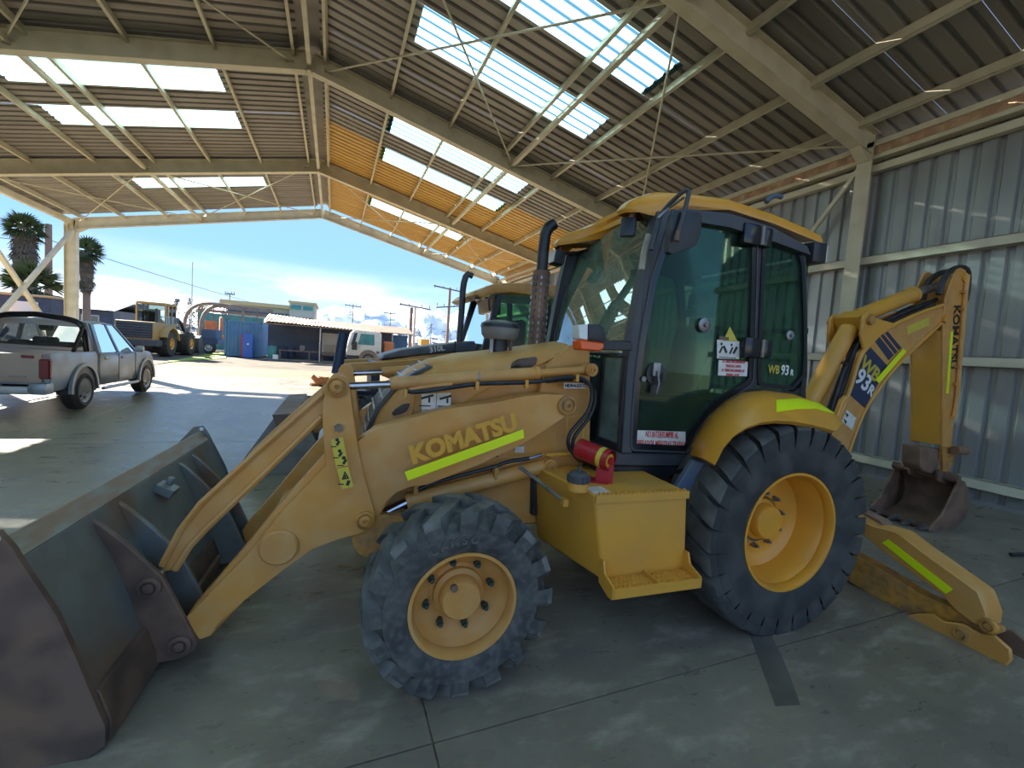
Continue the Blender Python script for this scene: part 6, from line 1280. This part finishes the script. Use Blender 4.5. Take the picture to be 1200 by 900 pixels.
for lb, ct, m_, x_, y_, r_, h_, z_ in ob:
    o = MB().lathe([(0, 0), (0, r_ * 0.95), (h_ * 0.1, r_), (h_ * 0.9, r_), (h_, r_ * 0.93), (h_, 0)], (0, 0, 0), (0, 0, 1), 14).build(ct.replace(' ', '_'), m_); o.location = (x_, y_, z_); o['label'] = lb; o['category'] = ct
# low building with flat tan roof behind
fb_ = thing('flat_roof_building', 'low pale building with tan flat roof behind the blue container', 'building', (-7.0, 60, 0))
MB().box2((-4.5, 0, 0), (4.4, 8, 5.1)).build('wall', 'plaster', fb_)
MB().box2((-5.2, -0.8, 5.1), (2.0, 8.4, 5.55)).build('roof_slab', 'fascia_tan', fb_, bevel=0.05)
MB().box2((-4.5, -0.35, 4.2), (2.0, -0.05, 4.5)).build('awning', 'slate_blue', fb_)
MB().box2((1.9, -0.5, 0), (4.7, 7, 5.9)).build('stair_tower', 'plaster', fb_)
MB().box2((1.8, -0.7, 5.9), (4.9, 7.2, 6.15)).build('roof_slab', 'fascia_tan', fb_)
for x in (2.05, 3.35):
    f_ = MB().box2((x, -0.56, 5.1), (x + 1.2, -0.5, 5.75)).build('window_frame', 'alloy', fb_); MB().box2((x + 0.06, -0.6, 5.16), (x + 1.14, -0.57, 5.69)).build('pane', 'teal', f_)
# green netted fence behind the machines on the left of the container
gf = thing('green_fence', 'teal mesh covered fence left of and behind the blue container', 'fence', (-11.2, 51, 0))
for i in range(8):
    MB().box2((i * 1.25 - 1, 0, 0), (i * 1.25 + 0.2, 0.05, 3.6 - 0.04 * i)).build('mesh_panel', 'teal', gf)
for i in range(9): MB().cyl((i * 1.25 - 1.03, 0, 0), (i * 1.25 - 1.03, 0, 4.0), 0.05, n=6).build('post', 'brown_steel', gf)
MB().box2((-1, -0.1, 3.65), (9, 0.1, 3.9)).build('top_beam', 'brown_steel', gf)
# orange machine behind the fence line and arched frame
om = thing('orange_excavator', 'small orange excavator with brown skirt parked left of the blue container', 'excavator', (-9.2, 46.0, 0), 0.2)
for x in (-1.0, 1.0): MB().box2((x - 0.3, -1.5, 0), (x + 0.3, 1.6, 0.7)).build('track', 'black', om, bevel=0.15, seg=3)
MB().box2((-0.7, -1.3, 0.7), (1.7, 1.4, 1.5)).build('upper_body', 'machine_orange', om, bevel=0.06)
MB().box2((-1.3, -0.2, 0.8), (-0.4, 1.3, 2.7)).build('cab', 'machine_orange', om, bevel=0.06)
MB().box2((-1.34, 0.0, 1.6), (-0.36, 1.32, 2.5)).build('cab_window', 'far_glass', om)
MB().tube([(-0.1, 1.2, 1.3), (-0.1, 2.6, 3.2), (-0.1, 4.0, 2.8)], 0.16, 6, 1).build('boom', 'machine_orange', om)
tr = thing('flatbed_trailer', 'dark blue low trailer loaded with steel parts beyond the wheel loader', 'trailer', (-10.3, 40.0, 0))
MB().box2((-2.1, 0, 0.8), (2.0, 2.3, 1.2)).build('deck', 'navy', tr); MB().box2((-2.1, 0.02, 1.2), (0.8, 2.2, 1.32)).build('load', 'plaster', tr)
for x in (-1.5, -0.5, 1.4): plain_wheel(tr, (x, 0.0, 0.5), 0.5, 0.3, 0.25, 'alloy')
MB().box2((0.9, 0, 1.2), (1.9, 2.0, 1.9)).build('tool_chest', 'slate_blue', tr, bevel=0.03)
af = thing('arched_frame', 'rusty steel frame of two tall hoops and a long beam above the trailer', 'steel frame', (-9.7, 44.5, 0))
for k, dx in enumerate((0.0, 1.1)):
    MB().tube([(-1.9 + dx, 0.2 * k, 0.0), (-1.95 + dx, 0.2 * k, 2.4), (-1.6 + dx, 0.2 * k, 3.5), (-0.8 + dx, 0.2 * k, 4.05), (0.2 + dx, 0.2 * k, 4.15), (1.4 + dx, 0.2 * k, 4.05)], 0.14, 8, 1).build('hoop', 'brown_steel', af)
MB().box2((0.5, -0.15, 3.85), (4.6, 0.15, 4.12)).build('beam', 'brown_steel', af)
for x in (2.2, 4.4): MB().box2((x, -0.1, 0), (x + 0.2, 0.1, 3.9)).build('post', 'brown_steel', af)

# ---- white truck cab
tk_ = thing('truck', 'white flat-nosed truck cab with dark mirror in front of the workshop', 'truck', (2.15, 33.0, 0))
cabp = [(-1.30, 0.75), (-1.28, 1.35), (-1.02, 2.35), (-0.80, 2.58), (0.95, 2.52), (1.05, 2.40), (1.08, 0.75)]
mb = MB(); mb.prism(cabp, 0, 2.2, 'v'); mb.build('cab_body', 'truck_white', tk_, bevel=0.06, seg=2)
MB().prism([(-0.55, 1.55), (-0.38, 2.32), (0.55, 2.32), (0.58, 1.55)], -0.02, 0.02, 'v').build('side_window', 'teal', tk_)
MB().prism([(-1.02, 1.50), (-0.80, 2.36), (-0.60, 2.36), (-0.78, 1.50)], -0.02, 0.02, 'v').build('quarter_window', 'navy', tk_)
mb = MB(); mb.box2((-0.95, -0.28, 1.15), (-0.62, -0.12, 1.72)); mb.tube([(-0.8, -0.2, 1.72), (-0.72, -0.05, 2.2)], 0.025, 6); mb.build('mirror', 'black', tk_, bevel=0.02)
MB().box2((0.72, -0.03, 0.95), (0.95, 0.0, 1.15)).build('filler_flap', 'brown_steel', tk_)
for x in (-0.1,): 
    MB().prism(arc((x + 0.3, 0.55), 0.66, 0, 180, 12), -0.03, 0.3, 'v').build('mudguard', 'brown_steel', tk_); plain_wheel(tk_, (x + 0.3, -0.05, 0.5), 0.5, 0.32, 0.27, 'alloy'); plain_wheel(tk_, (x + 0.3, 2.25, 0.5), 0.5, 0.32, 0.27, 'alloy', sg=-1)
MB().box2((-1.2, 0.1, 0.35), (4.5, 2.1, 0.75)).build('chassis', 'black', tk_)
plain_wheel(tk_, (3.6, -0.05, 0.5), 0.5, 0.32, 0.27, 'alloy'); plain_wheel(tk_, (3.6, 2.25, 0.5), 0.5, 0.32, 0.27, 'alloy', sg=-1)
MB().box2((1.3, 0.3, 0.75), (2.0, 1.9, 1.9)).build('engine_stack', 'machine_orange', tk_, bevel=0.08)

# ---- dog asleep on the apron
dg = thing('dog', 'brown dog lying curled on the sunlit concrete beyond the shed', 'dog', (-0.40, 17.5, 0), 0.25)
dg.scale = (0.72, 0.72, 0.95)
skv = [((0.36, 0, 0.17), 0.13), ((0.15, 0, 0.19), 0.13), ((-0.08, 0.0, 0.19), 0.125), ((-0.22, -0.02, 0.20), 0.085), ((-0.30, -0.03, 0.30), 0.07), ((-0.36, -0.04, 0.33), 0.075), ((-0.45, -0.06, 0.30), 0.04),
       ((-0.12, -0.16, 0.07), 0.05), ((-0.34, -0.18, 0.04), 0.032), ((-0.50, -0.19, 0.035), 0.03), ((-0.10, 0.14, 0.07), 0.05), ((-0.32, 0.15, 0.04), 0.032), ((-0.48, 0.16, 0.035), 0.03),
       ((0.30, -0.16, 0.10), 0.085), ((0.14, -0.22, 0.05), 0.045), ((-0.02, -0.24, 0.035), 0.03), ((0.48, 0.02, 0.06), 0.035), ((0.56, -0.12, 0.03), 0.022), ((0.46, -0.26, 0.025), 0.016),
       ((-0.34, -0.09, 0.41), 0.022), ((-0.33, 0.01, 0.41), 0.022)]
ske = [(0, 1), (1, 2), (2, 3), (3, 4), (4, 5), (5, 6), (2, 7), (7, 8), (8, 9), (2, 10), (10, 11), (11, 12), (0, 13), (13, 14), (14, 15), (0, 16), (16, 17), (17, 18), (5, 19), (5, 20)]
me = bpy.data.meshes.new('body'); me.from_pydata([p for p, r in skv], ske, []); me.materials.append(MATS['dog_fur'])
db = link('body', me, dg); sm = db.modifiers.new('skin', 'SKIN'); 
for i, (p, r) in enumerate(skv): me.skin_vertices[0].data[i].radius = (r * 1.5, r * 1.5)
me.skin_vertices[0].data[1].use_root = True
db.modifiers.new('sub', 'SUBSURF').levels = 2; db.modifiers['sub'].render_levels = 2
MB().sphere((-0.487, -0.066, 0.305), 0.018, n=8).build('nose', 'black', dg)
for s in (-0.075, -0.01): MB().sphere((-0.40, s, 0.365), 0.011, n=8).build('eye', 'black', dg)

# ---- left background: dark buildings, another machine, palms, poles
db_ = thing('dark_building', 'long dark blue low building behind the left column and palms', 'building', (-25.1, 56, 0))
MB().box2((-30, 0, 0), (4.6, 8, 3.2)).build('wall', 'slate_blue', db_)
MB().loft([[Vector((x, y, z)) for y, z in ((-0.5, 3.15), (4, 4.2), (8.5, 3.15), (4, 4.0))] for x in (-30, 4.9)]).build('roof', 'slate_blue', db_)
f_ = MB().box2((2.1, -0.06, 1.6), (3.5, 0.0, 2.6)).build('window_frame', 'alloy', db_); MB().box2((2.2, -0.1, 1.7), (2.78, -0.06, 2.5)).build('pane', 'cardboard', f_); MB().box2((2.84, -0.1, 1.7), (3.4, -0.06, 2.5)).build('pane', 'clear_glass', f_)
dm = thing('motor_grader', 'dark cabbed yellow machine behind the pickup with a square rear window', 'machine', (-13.9, 28.6, 0), 0)
MB().box2((-0.95, 0, 1.25), (1.0, 1.7, 2.85)).build('cab', 'navy', dm, bevel=0.05)
MB().box2((-0.55, -0.03, 1.75), (0.55, 0.0, 2.55)).build('rear_window', 'letter_white', dm)
MB().box2((-1.05, -0.1, 2.80), (1.1, 1.8, 2.92)).build('cab_roof', 'fascia_tan', dm, bevel=0.04)
MB().box2((-1.0, -1.6, 0.7), (1.0, 0.0, 1.55)).build('engine_housing', 'navy', dm, bevel=0.05)
MB().prism([(-2.6, 1.55), (-1.6, 1.95), (-0.3, 1.6), (-0.3, 1.5), (-2.6, 1.5)], -0.9, -0.2, 'v').build('bonnet', 'orange_paint', dm, bevel=0.03)
for s in (-1, 1):
    plain_wheel(dm, (s * 1.15, 0.6, 0.65), 0.65, 0.4, 0.32, 'orange_paint', ax=(1, 0, 0), sg=-s); plain_wheel(dm, (s * 1.15, -1.0, 0.65), 0.65, 0.4, 0.32, 'orange_paint', ax=(1, 0, 0), sg=-s)
mb = MB(); mb.tube([(-1.35, -0.2, 2.0), (-1.3, -0.2, 2.5)], 0.03, 6); mb.sphere((-1.3, -0.2, 2.55), 0.2, n=10); mb.build('round_mirror', 'alloy', dm)
rm = thing('orange_machine', 'orange machine half hidden at the far left behind the pickup', 'machine', (-15.6, 24.6, 0))
MB().box2((-1.2, 0, 0.5), (0.9, 1.6, 1.55)).build('body', 'machine_orange', rm, bevel=0.12, seg=2)
MB().box2((-1.2, -0.04, 0.75), (0.8, 0.0, 0.9)).build('side_stripe', 'brick_red', rm)
for x in (-0.8, 0.5): plain_wheel(rm, (x, -0.05, 0.45), 0.45, 0.3, 0.2, 'orange_paint')

def frond_mesh(L, n, droop, spread, mat, name, parent):
    """fan of pointed folded leaflets on a stalk along +x"""
    mb = MB()
    mb.tube([(0, 0, 0), (L * 0.35, 0, L * 0.04), (L * 0.5, 0, 0.0)], 0.025, 5)
    for i in range(n):
        a = radians(-spread + 2 * spread * i / (n - 1)); l = L * (0.55 + 0.1 * cos(a))
        p0 = Vector((L * 0.5, 0, 0)); d = Vector((cos(a), sin(a), -droop * (0.5 + abs(a))))
        p1 = p0 + d * l * 0.5; p2 = p0 + d * l + Vector((0, 0, -droop * l * 0.6))
        w = l * 0.085; s_ = Vector((-sin(a), cos(a), 0))
        mb.face([p0, p1 - s_ * w, p2]); mb.face([p0, p2, p1 + s_ * w])
    return mb.build(name, mat, parent, smooth=80)
def palm(label, x, y, zt, zs, trunk_r, skirt_r, crown_r, n1, n2, seed):
    rnd = random.Random(seed)
    t = thing('palm_tree', label, 'palm', (x, y, 0))
    MB().lathe([(0, trunk_r * 1.3), (0.5, trunk_r), (zt, trunk_r * 0.8)], (0, 0, 0), (0, 0, 1), 12, True).build('trunk', 'pole_wood', t)
    f0 = frond_mesh(crown_r, 11, 0.22, 75, 'palm_green', 'frond', t); first = True
    for i in range(n1):
        o = f0 if first else link('frond', f0.data, t); first = False
        el = rnd.uniform(-0.5, 1.35); o.location = (0, 0, zt - 0.1 + rnd.uniform(-0.2, 0.2)); o.rotation_euler = (rnd.uniform(-0.4, 0.4), -el, 2 * pi * i * 0.381966)
    g0 = frond_mesh(skirt_r * 1.25, 9, 0.15, 70, 'palm_dead', 'dead_frond', t); first = True
    for i in range(n2):
        o = g0 if first else link('dead_frond', g0.data, t); first = False
        z = zs + (zt - zs) * (i + 0.5) / n2; o.location = (0, 0, z + 0.5); o.rotation_euler = (rnd.uniform(-0.3, 0.3), rnd.uniform(0.75, 1.25), 2 * pi * i * 0.381966)
    if n2: MB().lathe([(zs - 0.2, trunk_r), (zs, skirt_r * 0.4), ((zs + zt) / 2, skirt_r * 0.6), (zt - 0.4, skirt_r * 0.5), (zt, 0.05)], (0, 0, 0), (0, 0, 1), 14, True).build('skirt_core', 'palm_dead', t)
    return t
palm('thick palm with a long shaggy skirt of dead fronds behind the left column brace', -21.75, 45, 8.5, 3.2, 0.45, 1.05, 1.25, 40, 150, 3)
palm('slimmer palm with a dead frond skirt just right of the left column', -18.15, 45, 7.3, 4.3, 0.26, 0.72, 1.15, 36, 80, 5)
palm('short young palm with open green fronds below the tall wooden pole', -18.9, 40, 3.9, 3.6, 0.2, 0.5, 1.7, 34, 0, 9)
wp = thing('utility_pole', 'bare brown wooden pole standing between the two palms', 'pole', (-22.7, 50, 0)); MB().cyl((0, 0, 0), (0.05, 0, 9.85), 0.28, 0.22, n=12).build('pole', 'pole_wood', wp)
def upole(label, x, y, h, arms, r=0.13, col='pole_wood', name='utility_pole', cat='pole'):
    t = thing(name, label, cat, (x, y, 0)); MB().cyl((0, 0, 0), (0, 0, h), r, r * 0.7, n=8).build('pole', col, t)
    for z, w, ti in arms:
        MB().box((0, 0, z), (w, 0.14, 0.16), rot=(0, ti, 0)).build('crossarm', 'cable_grey', t)
        for s in (-0.46, -0.2, 0.2, 0.46): MB().cyl((s * w, 0, z), (s * w, 0, z + 0.35), 0.06, n=6).build('insulator', 'cable_grey', t)
    return t
upole('utility pole with one crossarm right of the tile roof', 10.0, 60, 7.15, [(7.0, 4.2, 0.08)], 0.2, 'plaster')
upole('tallest utility pole with two crossarms left of the grey exhaust stack', 14.6, 60, 10.1, [(9.9, 4.6, 0.1), (7.5, 3.6, -0.15)], 0.26)
upole('thin light mast rising behind the arched steel frame', -20.0, 80, 12.0, [], 0.10, 'alloy', 'mast', 'mast')
upole('small far utility pole above the left end of the flat roofed building', -14.2, 75, 7.6, [(7.4, 1.2, 0)], 0.10)
upole('small far utility pole above the middle of the tile roof', 3.2, 90, 9.0, [(8.6, 3.0, 0.05)], 0.12)
upole('small far utility pole just right of the one over the tile roof', 10.8, 95, 8.5, [(8.2, 4.0, 0.05)], 0.12)
dp_ = thing('wooden_post', 'short dark broad post beside the first utility pole', 'post', (9.3, 58, 0)); MB().box2((-0.3, -0.1, 0), (0.1, 0.1, 6.7)).build('post', 'pole_wood', dp_)
wr = MB(); wr.tube([(-23 + 17 * k / 12, 50 + 30 * k / 12, 8.35 - 0.5 * k / 12 * 6 + 0.05 * (k - 6) ** 2 / 6) for k in range(13)], 0.035, 4)
o = wr.build('overhead_cable', 'cable_grey'); o['label'] = 'thin overhead cable slanting down from the palms to the right'; o['category'] = 'cable'
wr = MB(); wr.tube([(-60, 50, 7.3), (-23, 50, 8.3)], 0.035, 4); o = wr.build('overhead_cable', 'cable_grey'); o['label'] = 'thin overhead cable crossing the thick palm to the bare pole'; o['category'] = 'cable'
# yellow machine pieces behind the second backhoe's hood
ym = thing('yellow_dozer', 'low bright yellow machine far behind the second backhoe hood', 'machine', (11.6, 50, 0))
MB().box2((-2.2, 0, 0.3), (2.4, 2, 1.9)).build('body', 'orange_paint', ym, bevel=0.1); MB().box2((-2.4, 0.2, 1.9), (-1.4, 1.6, 2.6)).build('housing', 'orange_paint', ym, bevel=0.05)
for x in (-1.2, 1.2): plain_wheel(ym, (x, -0.05, 0.5), 0.5, 0.4, 0.2, 'orange_paint')
bb = thing('excavator_bucket', 'brown steel bucket raised on an arm right of the yellow machine', 'bucket', (13.6, 46, 0))
MB().prism([(-0.7, 2.2), (-0.2, 3.2), (0.3, 3.35), (0.6, 2.9), (0.5, 2.2)], 0, 0.9, 'v').build('bucket_shell', 'yellow_worn', bb, bevel=0.04); MB().tube([(0.3, 0.5, 3.0), (2.5, 0.5, 2.9), (5.0, 0.5, 2.6), (5.2, 0.5, 0)], 0.16, 6).build('arm', 'brown_steel', bb)
# far trees
rnd = random.Random(21)
def far_tree(label, x, y, h, w, name='far_tree'):
    t = thing(name, label, 'tree', (x, y, 0), 0, 'bare trees beyond the yard')
    MB().cyl((0, 0, 0), (0, 0, h * 0.9), 0.15, 0.04, n=6).build('trunk', 'pole_wood', t)
    mb = MB()
    for i in range(150):
        a, z = rnd.uniform(0, 2 * pi), h * (0.25 + 0.75 * rnd.random() ** 0.8); r = w * rnd.random() * (1.05 - abs(z / h - 0.5))
        c = Vector((r * cos(a), r * sin(a), z)); d = Vector((rnd.uniform(-1, 1), rnd.uniform(-1, 1), rnd.uniform(-0.2, 1.2))).normalized() * rnd.uniform(0.2, 0.5); s_ = d.orthogonal().normalized() * 0.10
        mb.face([c - s_, c + d, c + s_])
    mb.build('foliage', 'leaf_far', t, kind='stuff')
for i, (px_, y_, h_, w_) in enumerate(((-26.2, 95, 6.6, 0.9), (-24.0, 95, 7.4, 0.8), (-22.2, 95, 6.2, 1.2), (-20.8, 92, 5.4, 1.2), (-13.6, 58, 4.6, 1.4), (-12.8, 66, 5.6, 1.0), (17.5, 100, 5.0, 1.8), (20.5, 100, 7.0, 1.6), (24, 100, 6.0, 2.2), (28, 100, 5.4, 2.4), (13.2, 95, 4.6, 1.8))):
    lbs = ['slender tree left of the wheel loader, nearest the dark building', 'tallest slender tree between dark building and wheel loader', 'slim tree just left of the wheel loader cab', 'bushy small tree touching the wheel loader cab on its left', 'green tree seen through the second steel hoop', 'small tree at the left end of the flat roofed building', 'low bush left of the tallest utility pole', 'pale tree behind the tallest utility pole', 'tree right of the tallest utility pole', 'bushy tree under the grey exhaust stack', 'low bush right of the first utility pole']
    far_tree(lbs[i], px_, y_, h_, w_)

# ---- snowy mountains
def mountains(name, label, dist, base, hfun, mat, thick, n=180, a0=-75, a1=75):
    mb = MB(); rows = []
    for j, f in enumerate((0.0, 0.25, 0.5, 0.72, 0.88, 1.0, 0.6, 0.0)):
        row = []
        for i in range(n + 1):
            a = radians(a0 + (a1 - a0) * i / n); h = hfun(a)
            d = dist + (j - 5) * thick * (1 + 0.35 * math.sin(a * 60 + j * 2.1))
            row.append(Vector((d * sin(a), d * cos(a), base + h * f * (1 + 0.06 * math.sin(a * 140 + j * 3)))))
        rows.append(row)
    mb.loft(rows, closed=False)
    o = mb.build(name, mat, None, smooth=70); o['kind'] = 'structure'; o['label'] = label
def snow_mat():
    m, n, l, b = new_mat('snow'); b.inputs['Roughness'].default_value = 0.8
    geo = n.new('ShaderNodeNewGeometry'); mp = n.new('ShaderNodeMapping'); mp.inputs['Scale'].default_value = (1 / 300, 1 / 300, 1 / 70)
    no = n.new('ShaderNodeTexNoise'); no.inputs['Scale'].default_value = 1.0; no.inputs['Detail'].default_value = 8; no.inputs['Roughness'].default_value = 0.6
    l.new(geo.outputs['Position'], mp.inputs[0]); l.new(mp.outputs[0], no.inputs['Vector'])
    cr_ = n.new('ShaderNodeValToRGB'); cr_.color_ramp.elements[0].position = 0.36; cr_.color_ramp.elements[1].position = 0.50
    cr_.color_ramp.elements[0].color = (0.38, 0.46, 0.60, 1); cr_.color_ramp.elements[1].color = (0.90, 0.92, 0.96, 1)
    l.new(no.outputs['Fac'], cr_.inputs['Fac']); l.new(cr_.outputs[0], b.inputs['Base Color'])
    mp2 = n.new('ShaderNodeMapping')
snow_mat()
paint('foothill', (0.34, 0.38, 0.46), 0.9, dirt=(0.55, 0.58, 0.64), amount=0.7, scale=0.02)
def h1(a):
    d = math.degrees(a)
    base_h = 150 + 190 / (1 + math.exp(-(d + 3) / 4.0))
    return base_h + 26 * sin(a * 31 + 1) + 18 * sin(a * 67 + 2) + 9 * sin(a * 151)
def h2(a): return 105 + 14 * sin(a * 23) + 9 * sin(a * 71 + 1) + 5 * sin(a * 190)
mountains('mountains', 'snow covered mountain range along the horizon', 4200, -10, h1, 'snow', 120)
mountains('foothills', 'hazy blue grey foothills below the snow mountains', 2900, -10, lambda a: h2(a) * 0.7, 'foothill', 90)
# scrap at the right edge
o = MB().tube([(0, 0, 0.02), (0.10, -0.04, 0.03), (0.22, -0.12, 0.05), (0.34, -0.14, 0.03)], 0.02, 6, 1).build('rubber_strip', 'hose'); o.location = ([(6.332,1.978)][0][0], [(6.332,1.978)][0][1], 0.0); o['label'] = 'short piece of black rubber hose lying on the floor by the steel wall'; o['category'] = 'hose'
